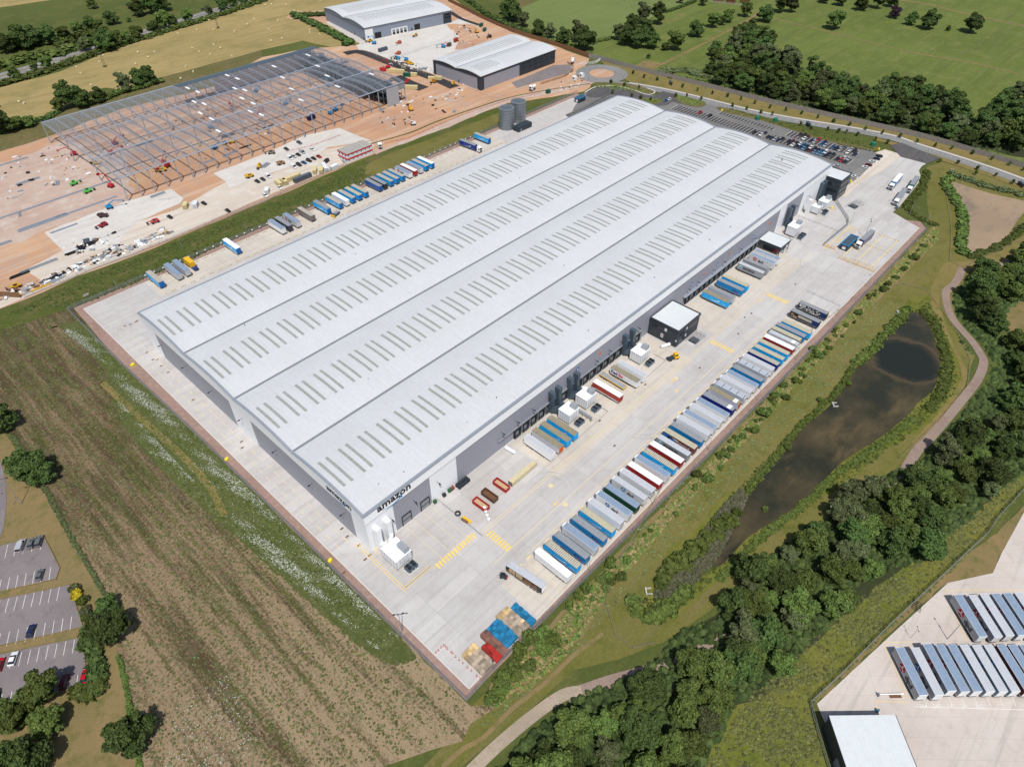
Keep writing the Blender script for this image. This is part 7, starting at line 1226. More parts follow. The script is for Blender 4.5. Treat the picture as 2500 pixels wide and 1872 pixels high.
debris('frame_debris', [(110, 420), (300, 310), (640, 200), (860, 150), (900, 240), (700, 320), (330, 460)], 150, 'materials scattered over the floor of the steel frame', 1.0)
debris('site_debris', [(960, 150), (1040, 160), (1060, 180), (1000, 172), (950, 160)], 55, 'plant and pallets at the side of the north yard', 1.3); debris('site_debris', [(930, 330), (1060, 270), (1180, 225), (1130, 200), (960, 250), (900, 300)], 70, 'loose materials on the bare orange earth', 1.4)
debris('site_debris', [(0, 390), (150, 345), (260, 400), (240, 440), (100, 470), (0, 500)], 60, 'pale slabs and offcuts on the pink ground', 1.6); debris('site_debris', [(1390, 180), (1430, 185), (1420, 215), (1340, 230), (1350, 215)], 45, 'barriers and cones beside the site road', 1.0); debris('site_debris', [(1090, 60), (1180, 70), (1190, 100), (1120, 125), (1100, 90)], 50, 'materials on the dug red earth', 1.2)
t = thing('timber_wall', 'brown slatted timber retaining screen at the left edge', 'fence', (*G(0, 731), 0)); q = G(52, 727); a = Vector(q)-Vector(G(-30, 722)); mb = MB(); b0 = Vector(G(-30, 722))-Vector(G(0, 731)); mb.bar((b0.x, b0.y, 1.5), (b0.x+a.x, b0.y+a.y, 1.5), .2, 3); mb.build('board_panel', ['fence_b'], t)
# hay bales and pylons
hb = MB(); hb.cyl((-.65, 0, .75), (.65, 0, .75), .75, 14); HAY = hb.mesh('hay_bale', [plain('straw_wrap', (.62, .52, .33), .8, 0, .15)])
HB = [(648, 573), (685, 627), (520, 712), (166, 866), (205, 880), (770, 727), (842, 532), (876, 477), (1012, 623), (1150, 547), (1166, 449), (1252, 490), (1306, 449), (1502, 291), (1570, 567), (1632, 612), (1628, 416), (1662, 260), (1684, 447), (1777, 467), (1803, 384), (1860, 413), (1804, 259), (1766, 180), (1957, 483), (1980, 274), (2091, 215), (2142, 173), (1528, 670)]
HB = [(a/3.456, b/3.456) for a, b in HB]+[(620+a/3.456, b/3.456) for a, b in ((98, 50), (150, 46), (340, 98), (372, 105), (205, 183), (127, 258), (470, 262), (470, 283), (555, 297), (240, 333), (147, 352), (272, 50), (755, 8), (560, 12), (3, 172))]
for i, p in enumerate(HB): o = inst(HAY, 'hay_bale', None, (*G(*p), .03), random.uniform(0, 3)); tag(o, 'round straw bale lying in the stubble field', 'hay bale', 'round straw bales in the stubble field')
for p, lab in (((887/3.456, 565/3.456), 'twin pole electricity post in the stubble field, left'), ((1840/3.456, 240/3.456), 'twin pole electricity post in the stubble field, right')):
    q = G(*p); t = thing('electricity_pole', lab, 'electricity pole', (*q, 0), .6)
    for s in (-.9, .9): mb = MB(); mb.cyl((s, 0, 0), (s, 0, 11.5), .18, 6, 0, .12); mb.build('pole', ['bark'], t)
    mb = MB(); mb.box(-2.2, 2.2, -.1, .1, 10.6, 10.85); mb.build('crossarm', ['grey'], t); mb = MB(); [mb.cyl((s, 0, 10.85), (s, 0, 11.4), .09, 5) for s in (-2, 0, 2)]; mb.build('insulator', ['dark'], t); bush(q[0], q[1], 3, 1.6, 'weedy clump at the foot of the %s electricity post' % ('left' if 'left' in lab else 'right'), None, sz=.6)
# ================================================================== DEPOT (south-east)
U = Vector((.707, -.707)); RZD = R(-42.4); VD = Vector((math.cos(RZD+HP), math.sin(RZD+HP)))
GP = 'trailers in the lower depot row'; GQ = 'trailers in the upper depot row'
for i, (x, y, c, roof, mk, lab) in enumerate(((82, -138.9, (.38, .4, .43), 'rf_blue', 'dpdr', 'grey trailer with red dpd logo first in the lower depot row'), (85, -142.1, (.36, .39, .42), 'rf_silver', 'dpdb', 'grey trailer with blue dpd logo second in the lower depot row'), (88.4, -144.2, (.36, .39, .42), 'rf_blue', 'dpdr', 'tall grey trailer with big red dpd logo, third in the lower depot row'), (90.9, -147, DPDG, 'rf_blue', 'dpdr', 'fourth trailer of the lower depot row, blue roof'), (93.3, -149.5, DPDG, 'rf_blue', 'dpdr', 'fifth trailer of the lower depot row, blue roof'), (95.7, -152.1, (.33, .38, .43), 'rf_silver', 'dpdb', 'sixth trailer of the lower depot row with grey roof'), (98.1, -154.7, (.3, .4, .45), 'rf_silver', 'dpdb', 'seventh trailer of the lower depot row with pale roof'), (100.5, -157.2, (.3, .4, .45), 'rf_silver', 'dpdb', 'eighth trailer of the lower depot row with blue logo'), (103.1, -160, (.14, .008, .012), 'rf_blue', None, 'dark red trailer in the lower depot row'), (105.3, -162.4, (.14, .008, .012), 'rf_blue', None, 'second dark red trailer at the right edge of the depot'), (107.6, -164.8, DPDG, 'rf_blue', None, 'last trailer cut by the right edge, lower depot row'))):
    c0 = Vector((x, y))-VD*6.8+U*1.27; trailer(c0.x, c0.y, RZD+math.pi if 0 else RZD, c, roof, lab, GP, mk, 1, metal=True, h=1.06 if i == 2 else 1, west='-x', door=(.8, .81, .82), z=0) if 0 else trailer(c0.x, c0.y, RZD, c, roof, lab, GP, mk and mk+'+', 1, metal=True, h=1.06 if i == 2 else 1, west='-x', door=(.86, .87, .88))
for i, (x, y, c, roof, mk, lab) in enumerate(((111.4, -145.5, (.4, .42, .45), 'rf_blue', 'dpdr', 'grey trailer with red dpd logo first in the upper depot row'), (114.4, -148.8, (.36, .39, .42), 'rf_silver', 'dpdr', 'second trailer of the upper depot row'), (117.2, -151.2, (.36, .39, .42), 'rf_silver', 'dpdr', 'third trailer of the upper depot row with whitish roof'), (119.8, -153.8, (.36, .39, .42), 'rf_blue', 'dpdr', 'fourth trailer of the upper depot row'), (122.4, -156.4, (.36, .39, .42), 'rf_blue', None, 'fifth trailer of the upper depot row'), (125, -158.9, (.36, .39, .42), 'rf_silver', 'dpdr', 'sixth trailer of the upper depot row at the edge'))):
    c0 = Vector((x, y))-VD*6.8+U*1.27; trailer(c0.x, c0.y, RZD, c, roof, lab, GQ, mk and mk+'+', 1, metal=True, west='-x', door=(.86, .87, .88))
dz = 7.5; c1, c2, c3 = (Vector(q) for q in C([(2023, 1746.6), (2185, 1744.7), (2231, 1872)], z=dz)); ang = math.atan2((c2-c1).y, (c2-c1).x); lw = (c2-c1).length
t = thing('depot_building', 'depot building with a plain white flat roof at the bottom edge', 'building', (c1.x, c1.y, .2), ang); MB().box(.3, lw-.1, -40, -.2, 0, dz-.5).build('wall', ['dark'], t); MB().box(0, lw, -40.2, 0, dz-.5, dz).build('roof', [striped('depot_roof', (.6, .63, .64), (.56, .59, .6), 0, 1.2, .9, .5, .05)], t); mb = MB(); mb.box(-.12, 0, -40.2, 0, dz-.7, dz+.1); mb.box(lw, lw+.12, -40.2, 0, dz-.7, dz+.1); mb.build('roof_edge', ['dark'], t)
for y in (-9, -20): MB().box(.2, .29, y-4, y, 0, 3.6).build('loading_door', ['grey'], t)
railfence('depot_fence', 'long green grey mesh fence around the depot', C([(1978, 1716), (2050, 1650), (2168, 1530), (2270, 1435), (2360, 1350), (2406, 1308), (2433, 1267), (2500, 1195), (2600, 1090)]), 2.6, 'steel', 2.6); railfence('depot_wall', 'grey retaining wall left of the depot building', C([(1976, 1718), (1995, 1790), (2020, 1872), (2040, 1930)]), 2.2, 'grey', 2.5, 'wall')
t = thing('height_barrier', 'white barrier arm with rusty mat on the depot concrete', 'barrier', (*G(2142, 1698), .2), ang); MB().box(0, 7.0, -.15, .15, .8, 1.05).build('arm', ['lwhite'], t); MB().box(3.2, 6.6, -.7, .7, .02, .1).build('mat', ['brown'], t); MB().box(-.2, .2, -.4, .4, 0, 1.2).build('post', ['grey'], t)
t = thing('frame_rack', 'small metal frame rack by the depot fence', 'rack', (*G(2245, 1495), .2), .2); mb = MB(); [mb.bar((x, 0, 0), (x, 2.4, 0.5), .08) for x in fr(0, 3.5, 6)]; [mb.bar((0, y, .3), (3.5, y, .3), .08) for y in (0, 1.2, 2.4)]; mb.build('frame', ['black'], t)
for k in range(5): q = G(2245+34*k, 1728); letter(str(244-k), thing('bay_number', 'white bay number painted on the depot concrete', 'bay number', (*q, .235), ang, 'white bay numbers of the depot'), (0, 0, 0), 1.5, 'up', (.7, .7, .68), .0)
q = G(2140, 1738); t = thing('fire_hydrant', 'blue post at the corner of the depot building', 'post', (*q, .2)); MB().cyl((0, 0, 0), (0, 0, 1.6), .3, 8).build('post', [PM], t, (.05, .2, .3)); MB().box(-.5, .5, -.2, .2, 1.0, 1.3).build('valve', [PM], t, (.05, .2, .3))
# small things round the ponds and roads
for (x, y), l in zip(C([(1576, 1445), (2032, 990), (2190, 765), (2322, 418)]), ('at the reed end of the long pond', 'on the near bank of the long pond', 'at the far end of the long pond', 'above the muddy pond')):
    t = thing('outfall', 'pale concrete headwall '+l, 'headwall', (x, y, .2), .8); MB().box(-1.1, 1.1, -.2, .2, 0, .9).build('headwall', ['concrete'], t); MB().box(-1.1, -.9, -2, -.2, 0, .6).build('wing_wall', ['concrete'], t); MB().box(.9, 1.1, -2, -.2, 0, .6).build('wing_wall', ['concrete'], t)
bs = lambda p, rz, l: (lambda t: (MB().box(-2.2, 2.2, -.9, .9, 2.3, 2.5).build('roof', ['duct'], t), MB().box(-2.1, 2.1, .75, .85, .2, 2.3).build('back_panel', ['glass'], t), MB().box(-2.1, -2.0, -.6, .75, .2, 2.3).build('side_panel', ['glass'], t)))(thing('bus_shelter', l, 'bus shelter', (*G(*p), .35), rz))
bs((1637, 208), .9, 'dark bus shelter on the dry verge by the timber fence'); bs((1972, 309), .9, 'blue grey bus shelter beside the staff car park'); bs((2490, 456), .9, 'bus shelter at the right edge near the muddy pond')
for p, l in (((1892, 298), 'beside the empty car park bays'), ((2130, 357), 'at the end of the planted bed'), ((1848, 293), 'in the planting near the road')): q = G(*p); t = thing('shelter_dome', 'dark green covered unit '+l, 'shelter', (*q, .35)); mb = MB(); mb.cyl((0, 0, 0), (0, 0, 2), 1.6, 10, 0, 1.5); mb.cyl((0, 0, 2), (0, 0, 2.8), 1.6, 10, 0, .3); mb.build('canopy', [PM], t, (.01, .16, .1)); MB().box(-.1, .1, -1.7, -1.5, 0, 1.8).build('door', ['dark'], t)
# chevrons sign near north-west yard corner
for k in range(4): q = G(209+3.2*k, 730-1.6*k); t = thing('chevron_sign', 'small black and white chevron board, part of a row of four', 'sign', (*q, .2), .2, 'row of chevron boards'); MB().box(-.35, .35, -.03, .03, 1.3, 2.1).build('board', ['lwhite'], t); MB().box(-.05, .05, .035, .1, 0, 2.0).build('post', ['grey'], t); MB().box(-.12, .12, -.06, -.035, 1.35, 2.05).build('chevron', ['black'], t)
sg = MB(); sg.box(-.4, .4, -.04, .04, 1.2, 1.9); SIGN = sg.mesh('board', ['lwhite']); sp_ = MB(); sp_.box(-.04, .04, .05, .12, 0, 1.9); SPOST = sp_.mesh('post', ['grey'])
for k in range(50): x = 22.5+4.6*k; t = thing('bay_sign', 'small white bay number board on the north fence line', 'sign', (x, 206.6, .25), 0, 'white bay boards behind the north trailers'); inst(SIGN, 'board', t); inst(SPOST, 'post', t)
# ================================================================== TREES
random.seed(11)
def trees(pts, kinds, smin, smax, lab, grp, sink=0, nm='broadleaf_tree'):
    for x, y in pts: tree(x, y, random.choice(kinds), random.uniform(smin, smax), lab, grp, nm)
def CT(lst, z=6): return C(lst, z=z)
belt = CT([(2500, 1010), (2520, 1130), (2433, 1181), (2397, 1235), (2315, 1290), (2285, 1335), (2197, 1367), (2102, 1400), (2043, 1498), (1966, 1566), (1921, 1625), (1840, 1666), (1794, 1706), (1780, 1760), (1700, 1872), (1640, 1960), (1180, 1960), (1200, 1885), (1244, 1822), (1300, 1770), (1374, 1715), (1430, 1672), (1513, 1630), (1560, 1620), (1625, 1580), (1660, 1525), (1750, 1490), (1800, 1425), (1870, 1345), (1960, 1280), (2050, 1235), (2188, 1135), (2279, 1095), (2338, 1010), (2380, 970), (2420, 1000)])
b2 = CT([(2335, 700), (2385, 650), (2440, 652), (2520, 600), (2560, 640), (2540, 700), (2500, 712), (2460, 745), (2450, 790), (2460, 818), (2540, 830), (2540, 1010), (2440, 1000), (2370, 985), (2400, 940), (2418, 890), (2400, 850), (2360, 810), (2340, 770), (2330, 735)])
PS = smooth(pth, 4, False); off = lambda pts, d: [p for p in pts if min(math.dist(p, q) for q in PS) > (d if p[0] > 176 else 1.2)]
trees(off(fill(belt, 8.4, .36), 7.2), (0, 1, 2, 3, 4, 5, 3, 6, 7, 3, 4), .62, 1.15, 'broadleaf tree in the dense belt between the long pond and the depot', 'trees of the belt beside the long pond')
trees(off(fill(b2, 9.0, .34), 7.6), (0, 1, 2, 4, 0, 9, 3), .7, 1.2, 'dark broadleaf tree in the wood beside the winding path', 'trees of the wood beside the winding path')
nw_ = CT([(1735, 190), (1730, 150), (1745, 120), (1790, 85), (1830, 70), (1880, 85), (1892, 110), (1885, 135), (1930, 140), (1945, 165), (1985, 185), (2050, 195), (2110, 215), (2170, 210), (2220, 220), (2300, 225), (2325, 262), (2360, 280), (2390, 290), (2420, 250), (2470, 222), (2540, 225), (2540, 330), (2480, 360), (2420, 352), (2380, 345), (2300, 325), (2150, 288), (1960, 245), (1880, 225), (1800, 206)], 5)
trees(fill(nw_, 12.8, .36), (0, 1, 2, 4, 6, 9, 7, 5), .95, 1.65, 'tall dark tree in the wood behind the long timber fence', 'trees of the wood behind the timber fence')
sheet('wood_floor', CT([(1735, 195), (1745, 130), (1800, 90), (1880, 100), (1930, 155), (2050, 205), (2170, 225), (2300, 240), (2380, 305), (2470, 240), (2560, 240), (2560, 400), (2400, 362), (2150, 300), (1880, 240)], 0), .06, plain('shaded_litter', (.035, .04, .015), .95, 0, .3, .3), 'dark shaded ground under the wood behind the fence', 'ground', edge=(6, 2))  # tree shade is painted into this dark litter colour
sheet('wood_floor', fill and CT([(2500, 1040), (2433, 1195), (2315, 1305), (2197, 1385), (2050, 1510), (1930, 1640), (1800, 1730), (1660, 1960), (1200, 1960), (1250, 1840), (1400, 1700), (1545, 1640), (1640, 1590), (1750, 1500), (1870, 1390), (2050, 1270), (2240, 1130), (2330, 1040), (2400, 980)], 0), .14, 'wood_f' if 'wood_f' in M else reg('wood_f', plain('shaded_litter_belt', (.035, .042, .015), .95, 0, .3, .3)), 'dark shaded ground under the tree belt', 'ground', edge=(6, 1.5))  # belt floor: litter colour darkened to carry the canopy's shade
sheet('small_pool', C([(2270, 318), (2275, 300), (2290, 288), (2305, 290), (2300, 310), (2285, 325)]), .09, 'pond', 'small blue pool glimpsed between the trees', 'pond')
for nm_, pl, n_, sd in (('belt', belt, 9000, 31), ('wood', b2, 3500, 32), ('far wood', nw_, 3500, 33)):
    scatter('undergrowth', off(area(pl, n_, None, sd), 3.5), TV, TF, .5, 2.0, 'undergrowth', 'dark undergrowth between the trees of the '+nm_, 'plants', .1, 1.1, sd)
# parkland and field trees, placed singly: photo pixel of the foot, kind, size, label
for x, y, k, s, lab in ((2037, 72, 3, 1.75, 'large pale green tree standing beside the long park path'), (2182, 45, 8, 1.35, 'purple leaved tree in the parkland'), (2222, 62, 0, 1.1, 'smaller dark tree left of the big oak pair'), (2265, 72, 1, 1.6, 'dark spreading tree right of the purple one'), (2367, 80, 2, 1.75, 'lone dark spreading tree at the right of the parkland'), (2313, 76, 0, .45, 'tiny dark tree left of the lone spreading one'), (2100, 26, 0, 1.4, 'dark tree at the top beside the pale green one'), (2140, 22, 9, 1.4, 'tall dark tree at the top edge of the parkland'), (2175, 18, 1, 1.3, 'dark tree at the top edge behind the purple one'), (2050, 14, 1, 1.3, 'dark tree behind the large pale green one'), (2010, 8, 0, 1.1, 'dark tree at the top edge left of the pale one'), (1905, 32, 9, 1.4, 'dark tree group near the farm buildings, left'), (1930, 30, 7, 1.5, 'grey green tree near the farm buildings'), (1866, 54, 0, 1.6, 'dark rounded tree at the end of the straight path'), (1817, 42, 3, 1.25, 'round bright tree beside the farm'), (1775, 55, 4, 1.15, 'green tree in the row of park trees, right'), (1738, 68, 5, 1.35, 'round green tree in the row of park trees, middle'), (1762, 62, 5, .8, 'small round tree in the row of park trees'), (1697, 90, 0, 1.35, 'round dark tree in the row of park trees, left'), (1648, 124, 3, 1.6, 'mid green tree beside the big dark clump'), (1622, 124, 4, .7, 'small green tree at the foot of the dark clump'), (1530, 112, 1, 1.5, 'dark tree of the big clump, front left'), (1560, 118, 2, 1.5, 'dark tree of the big clump, front middle'), (1590, 118, 0, 1.4, 'dark tree of the big clump, front right'), (1510, 98, 6, 1.4, 'olive tree at the left of the big clump'), (1575, 95, 1, 1.5, 'dark tree in the middle of the big clump'), (1605, 60, 9, 1.45, 'tall dark tree at the back right of the big clump'), (1570, 55, 6, 1.7, 'tall olive tree at the back of the big clump'), (1540, 80, 0, 1.5, 'dark tree at the back left of the big clump'), (1583, 143, 4, .45, 'tiny tree alone on the grass by the timber fence'), (1315, 90, 0, 1.35, 'dark tree beside the brown fence, first of three groups'), (1343, 94, 6, 1.3, 'olive tree beside the brown fence'), (1375, 108, 1, 1.35, 'dark tree left of the fence corner'), (1410, 100, 6, 1.5, 'tall olive tree between the two dark fence trees'), (1430, 124, 2, 1.75, 'large dark tree nearest the fence corner'), (1250, 52, 0, 1.9, 'very large dark tree above the brown fence'), (1275, 66, 7, 1.3, 'grey green tree right of the very large one'), (1230, 35, 2, 1.0, 'dark tree at the left of the very large one'), (1660, 8, 7, .9, 'thin grey tree at the top edge'), (1716, 15, 7, 1.0, 'bare grey tree at the top of the field')):
    q = G(x, y); tree(q[0], q[1], k, s, lab, None)
# motorway and field trees
for x, y, k, s, lab in ((275, 60, 0, 1.3, 'dark tree north of the dual carriageway'), (228, 22, 4, 1.0, 'small tree in the far green field'), (340, 40, 1, 1.6, 'dark tree left in the group by the carriageway'), (372, 34, 2, 1.7, 'dark tree in the middle of the group by the carriageway'), (398, 28, 0, 1.7, 'tall dark tree right in the group by the carriageway'), (315, 54, 4, .5, 'tiny bush like tree near the carriageway'), (20, 130, 0, 1.5, 'dark tree at the far left edge beyond the carriageway'), (60, 122, 1, 1.9, 'big dark tree beyond the carriageway'), (95, 112, 2, 1.8, 'big dark tree second beyond the carriageway'), (125, 108, 0, 1.5, 'dark tree third beyond the carriageway'), (160, 100, 5, 1.2, 'green tree fourth beyond the carriageway'), (195, 85, 4, 1.2, 'green tree fifth beyond the carriageway'), (222, 72, 0, 1.2, 'dark tree sixth beyond the carriageway'), (245, 75, 5, 1.0, 'green tree seventh beyond the carriageway'), (38, 190, 4, .95, 'small tree on the near side of the carriageway, first'), (88, 175, 5, .8, 'small tree on the near side, second'), (120, 168, 3, 1.1, 'leafy tree on the near side, third'), (245, 122, 1, 1.3, 'dark tree in the hedge, left of the big group'), (265, 125, 0, 1.6, 'dark tree in the hedge group'), (285, 115, 4, 1.4, 'olive tree in the hedge group'), (210, 125, 6, 1.0, 'pale bushy tree beside the hedge'), (312, 108, 4, 1.1, 'green tree right of the hedge group'), (338, 98, 4, 1.3, 'round green tree by the carriageway'), (380, 84, 0, 1.2, 'dark tree before the carriageway, centre'), (405, 72, 4, 1.6, 'broad green tree before the carriageway'), (425, 68, 1, 1.1, 'dark tree right of the broad one'), (460, 55, 3, 1.2, 'bright green tree before the carriageway'), (512, 40, 6, 1.0, 'brownish tree beside the power pole'), (545, 25, 1, 1.2, 'dark tree near the top edge, left'), (570, 18, 4, 1.2, 'green tree near the top edge, middle'), (600, 12, 0, 1.1, 'dark tree near the top edge, right'), (625, 6, 0, 1.1, 'dark tree last along the carriageway'), (180, 262, 2, 1.7, 'large dark tree behind the steel frame, left'), (205, 262, 0, 1.4, 'dark tree behind the steel frame beside the large one'), (150, 272, 3, 1.0, 'smaller tree behind the left end of the frame'), (245, 250, 1, 1.1, 'dark tree at the green mound'), (310, 222, 6, 1.3, 'olive tree behind the frame, middle'), (345, 212, 0, 1.35, 'dark tree behind the frame, middle right'), (370, 206, 1, 1.3, 'dark tree behind the frame, right'), (10, 325, 1, 1.9, 'very dark tree at the left edge by the planted strip'), (45, 318, 5, 1.0, 'low green tree left of the frame'), (75, 310, 4, .9, 'low green tree close to the frame corner')):
    q = G(x, y); tree(q[0], q[1], k, s, lab, None)
# hedges: leafy runs
def hedge(lab, pts, w_, h, kinds=(1, 2), sp=None, cat='hedge'):
    t = thing('hedge', lab, cat, (*pts[0], 0)); pts_ = smooth(pts, 4, False); sp = sp or w_*.8; acc = 0; n = 0
    lob = []
    for a, b in zip(pts_, pts_[1:]):
        l = math.dist(a, b)
        while acc < l: lob.append((a[0]+(b[0]-a[0])*acc/l-pts[0][0]+random.uniform(-.2, .2)*w_, a[1]+(b[1]-a[1])*acc/l-pts[0][1]+random.uniform(-.2, .2)*w_, h*.45, w_*random.uniform(.5, .75))); acc += sp
        acc -= l
    me = foliage('foliage', lob, min(9000, len(lob)*90), .16*w_+.15, M[('leaf_s', 'leaf_b', 'leaf_a', 'leaf_c')[kinds[0]]], .8, seed=int(abs(pts[0][0]))); inst(me, 'foliage', t, scale=(1, 1, h/w_*1.0)); 
hedge('rough hedge along the near side of the dual carriageway, left part', C([(-20, 215), (60, 193), (145, 165), (230, 135), (300, 112)]), 6.5, 4, (1,)); hedge('rough hedge along the near side of the dual carriageway, right part', C([(300, 112), (380, 88), (440, 68), (520, 45), (600, 18), (650, 2)]), 6, 4, (1,))
hedge('scrubby hedge beyond the dual carriageway, left', C([(-10, 165), (60, 148), (140, 132), (215, 108)]), 12, 6, (1,)); hedge('scrubby hedge beyond the dual carriageway, centre', C([(140, 108), (200, 92), (260, 76)]), 13, 6, (1,)); hedge('dark scrub bank at the far left beyond the carriageway', C([(-10, 120), (40, 118), (95, 110), (140, 104)]), 13, 7, (2,)); hedge('dark hedge around the stubble field corner', C([(716, 40), (740, 50), (780, 68), (830, 95), (858, 106), (840, 112)]), 6, 4.5, (2,)); hedge('dark hedge beside the far new warehouse', C([(735, 42), (770, 40), (805, 38)]), 5, 4, (2,))
hedge('dark hedge between field and planted strip, left', C([(-10, 330), (40, 312), (100, 296), (150, 275)]), 4, 3, (2,)); hedge('hedge behind the steel frame', C([(200, 262), (250, 248), (300, 228), (350, 215), (400, 200)]), 4, 3.5, (1,)); hedge('dark hedge behind the brown fence, upper', C([(1130, -5), (1160, 15), (1190, 38), (1240, 62), (1300, 88)]), 5, 3, (2,)); hedge('low hedge behind the brown fence, lower', C([(1300, 88), (1350, 104), (1400, 112), (1440, 108), (1490, 95)]), 4, 2.5, (1,))
hedge('thin dark hedge across the crop field', C([(1625, 32), (1660, 20), (1700, 4)]), 2.5, 2.5, (2,)); hedge('scrub patch in front of the wood', C([(1620, 178), (1660, 172), (1700, 180), (1740, 195)]), 9, 3, (3,)); hedge('scrub patch behind the timber fence', C([(1640, 190), (1700, 200), (1760, 212)]), 5, 2.5, (1,))
hedge('shrub line along the left bank of the muddy pond', C([(2318, 438), (2308, 455), (2330, 490), (2346, 520), (2352, 560), (2345, 600), (2355, 625)]), 4.2, 3, (1,)); hedge('reedy edge along the far bank of the muddy pond', C([(2325, 425), (2360, 440), (2430, 462), (2500, 478), (2560, 495)]), 4.5, 2.4, (3,)); hedge('reedy edge along the near bank of the muddy pond', C([(2372, 628), (2420, 610), (2465, 585), (2510, 545)]), 3.5, 1.6, (1,)); hedge('green shrubs beside the lorry entrance curve', C([(2262, 420), (2255, 450), (2238, 475), (2215, 500), (2225, 520), (2260, 540), (2290, 552)]), 3.2, 1.6, (0,))
hedge('reeds and shrubs on the upper bank of the long pond', C([(2213, 758), (2190, 790), (2175, 800), (2150, 830), (2120, 862), (2085, 893)]), 3.4, 1.8, (0,)); hedge('dense green shrubs on the left bank near the reeds', C([(1775, 1272), (1740, 1310), (1700, 1345), (1655, 1378), (1620, 1410), (1605, 1440)]), 4.6, 3, (0,)); hedge('green shrubs at the reed end of the long pond', C([(1548, 1465), (1560, 1490), (1590, 1510), (1620, 1500), (1650, 1470), (1690, 1440)]), 4.2, 2.2, (0,)); hedge('shrubs on the right bank of the long pond', C([(2250, 760), (2285, 800), (2305, 860), (2312, 910), (2295, 965), (2262, 1000)]), 3.4, 1.7, (0,)); hedge('weedy right edge of the long pond', C([(2230, 1025), (2150, 1085), (2060, 1145), (1990, 1205), (1935, 1255), (1860, 1310), (1800, 1375), (1755, 1410)]), 2.2, 1.0, (0,)); hedge('weedy left edge of the long pond', C([(2080, 900), (2045, 955), (2000, 1000), (1950, 1045), (1910, 1095), (1870, 1145), (1820, 1205)]), 2.0, 1.2, (0,))
hedge('trimmed dark shrub row beside the lower parking area', C([(216, 1545), (222, 1570), (228, 1600), (235, 1625), (240, 1650), (246, 1690)]), 4.2, 3, (2,)); hedge('mixed shrubs at the bottom corner of the lower parking area', C([(185, 1690), (205, 1700), (228, 1690), (250, 1700)]), 4, 2.6, (0,)); hedge('green shrub mass left of the round trees', C([(-30, 1740), (10, 1740), (45, 1745), (65, 1755)]), 8, 3.5, (1,)); hedge('long grassy hedge line dividing meadow and lawn', C([(31, 1062), (60, 1110), (108, 1191), (172, 1307), (225, 1395), (261, 1459)]), 1.1, .8, (3,)); hedge('weedy hedge line right of the lone dark tree', C([(290, 1602), (310, 1680), (320, 1752), (335, 1830), (345, 1880)]), 1.1, .9, (1,))
for x, y, k, s, lab in ((12, 1035, 1, 1.3, 'round dark tree cut by the left edge'), (80, 1150, 2, 1.55, 'big dark tree above the old lawn'), (108, 1165, 0, 1.1, 'smaller dark tree attached to the big one above the lawn'), (262, 1482, 1, .85, 'dark bluish tree beside the hedge end'), (272, 1550, 2, 1.45, 'large dark oval tree by the meadow edge'), (108, 1700, 5, 1.35, 'bright green round tree beside the lower parking area'), (120, 1770, 4, 1.15, 'round green tree below the bright one'), (38, 1765, 3, .95, 'bushy green tree at the lower left'), (325, 1805, 0, 1.35, 'lone dark tree at the bottom of the meadow edge'), (75, 1880, 1, 1.5, 'dark tree at the bottom left edge'), (20, 1880, 2, 1.2, 'dark tree in the bottom left corner')):
    q = G(x, y, 2); tree(q[0], q[1], k, s*.82, lab, None)
for x, y, k, s, lab in ((187, 1440, 3, 1.9, 'grey green round shrub by the middle parking area'), (190, 1458, 4, 2.0, 'bright yellow round shrub by the middle parking area'), (202, 1475, 0, 1.9, 'olive green shrub below the yellow one'), (211, 1495, 3, 2.0, 'grey green shrub at the end of the shrub row'), (212, 1512, 0, 1.4, 'small mottled shrub below the grey green one')):
    q = G(x, y); bush(q[0], q[1], k, s, lab)
# individual bushes on the slope and banks
SB = [(1020+1, 0)]
for x, y, s in ((1180, 1700, 3), (1215, 1665, 2.6), (1250, 1580, 3.6), (1280, 1550, 3.4), (1320, 1535, 3.0), (1345, 1560, 3.2), (1375, 1470, 2.4), (1400, 1450, 2.2), (1420, 1430, 2.6), (1480, 1375, 3.4), (1500, 1400, 2.8), (1470, 1400, 2.4), (1690, 1150, 3.0), (1715, 1165, 3.2), (1745, 1105, 2.4), (1760, 1105, 2.2), (1800, 1060, 2.2), (1825, 1045, 2.6), (1850, 1000, 4.0), (1880, 960, 2.6), (1900, 935, 2.4), (1905, 965, 2.4), (1925, 920, 2.8), (1985, 860, 3.0), (1970, 845, 2.4), (2080, 755, 2.8), (2140, 700, 3.2), (2155, 685, 2.6), (2220, 622, 3.0), (2195, 650, 2.4), (1912, 1085, 2.4), (1855, 1235, 1.8), (1780, 1245, 3.0), (1990, 970, 2.0), (2060, 930, 2.0)):
    q = G(x+13, y+11); bush(q[0], q[1], random.choice((0, 1, 1)), s*.66, 'rounded green bush on the bank below the yard fence', 'green bushes on the bank', sz=s*.8)
g = random.Random(8)
for p in area(C([(1195, 1680), (1250, 1622), (1300, 1572), (1345, 1535), (1352, 1575), (1320, 1610), (1270, 1640), (1215, 1700)]), 26, None, 77): bush(p[0], p[1], g.choice((0, 1)), g.uniform(1.5, 2.6), 'rounded green bush in the thicket behind the pallet stacks', 'green bushes behind the pallets', sz=g.uniform(1.4, 2.2))
for p in area([(20, -61), (345, -61), (345, -66), (20, -66)], 70, None, 78): bush(p[0], p[1], g.choice((0, 0, 1)), g.uniform(.8, 1.7), 'small green bush on the planted slope below the yard', 'small bushes on the planted slope', sz=g.uniform(.8, 1.5))
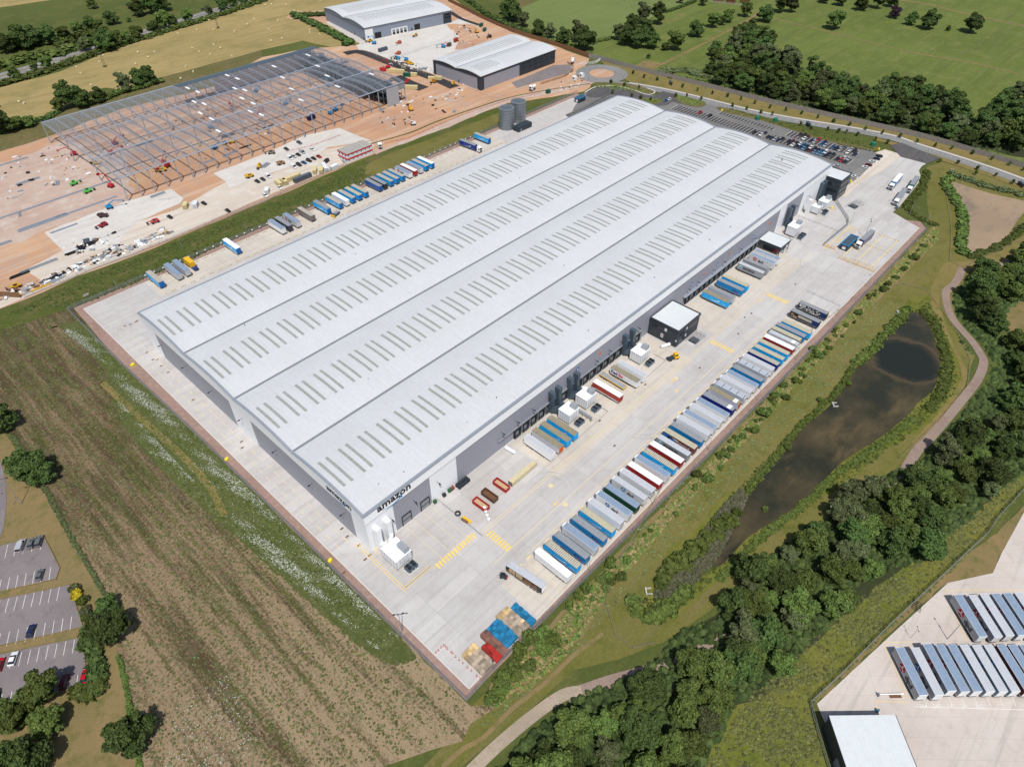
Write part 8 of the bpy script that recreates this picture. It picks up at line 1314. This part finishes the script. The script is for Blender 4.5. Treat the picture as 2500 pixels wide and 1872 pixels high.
# street saplings along verges
def sap(pts, lab, grp, s=.23):
    for x, y in pts: q = G(x, y); tree(q[0], q[1], random.choice((3, 5, 0, 6)), s*random.uniform(.8, 1.15), lab, grp, 'young_tree', .3, s*1.35)
sap([(1545, 182), (1572, 192), (1604, 198), (1666, 215), (1702, 224), (1738, 232), (1775, 238), (1808, 245), (1842, 255), (1879, 266), (1917, 272), (1956, 281), (1995, 290), (2034, 300), (2073, 309), (2112, 319), (2153, 329), (2196, 337), (2237, 350), (2281, 360), (2322, 366), (2372, 378), (2419, 392), (2463, 405), (2497, 418)], 'young staked tree on the dry verge beside the timber fence', 'young trees along the dry verge')
sap([(1491, 205), (1524, 212), (1560, 218), (1495, 230), (1542, 238), (1564, 243), (1588, 248), (1649, 238), (1676, 239), (1711, 246), (1787, 262), (1822, 270), (1857, 279), (1884, 283), (1954, 308), (1979, 318), (2019, 320), (2046, 325), (2065, 327), (2092, 333), (2136, 345), (2165, 352), (2292, 398), (2336, 402), (2384, 416), (2380, 428), (2428, 433), (2470, 450)], 'young tree in the planted beds beside the main road', 'young trees in the roadside beds')
for pts, n in (([(1445, 212), (1500, 206), (1590, 224), (1550, 226)], 55), ([(1650, 232), (1720, 250), (1700, 260), (1660, 250)], 45), ([(1765, 262), (1900, 296), (2060, 338), (2135, 355), (2130, 366), (1980, 332), (1860, 294)], 260), ([(1565, 242), (1620, 246), (1590, 254)], 25)):
    scatter('bed_planting', area(C(pts), n*5, None, n), TV, TF, .3, 1.0, 'leaf_s', {55: 'low green planting on the island by the roundabout', 45: 'low green planting on the island by the blue car', 260: 'low green planting along the staff car park', 25: 'low green planting behind the warehouse corner'}[n], 'plants', .35, .9, n)
# farm buildings at the top edge
for k, (p, lab) in enumerate((((1755, 2), 'low brick farm building at the top edge'), ((1785, 6), 'red roofed farm shed at the top edge'), ((1820, 4), 'small farm outbuilding at the top edge'))):
    q = G(*p); t = thing('farm_building', lab, 'building', (*q, 0), .4); MB().box(-7, 7, -4, 4, 0, 3.5).build('wall', ['brown' if k else 'fence_b'], t); mb = MB(); mb.sideprism([(-4.4, 3.5), (4.4, 3.5), (0, 6.2)], -7.4, 7.4); mb.build('roof', [PM], t, ((.2, .07, .05), (.25, .09, .06), (.18, .15, .13))[k]); MB().box(-1, 1, -4.08, -4.0, 0, 2.4).build('door', ['dark'], t)
railfence('garden_wall', 'pale wall in front of the farm buildings', C([(1735, 6), (1790, 12), (1830, 18)]), 1.5, 'concrete', 4, 'wall')
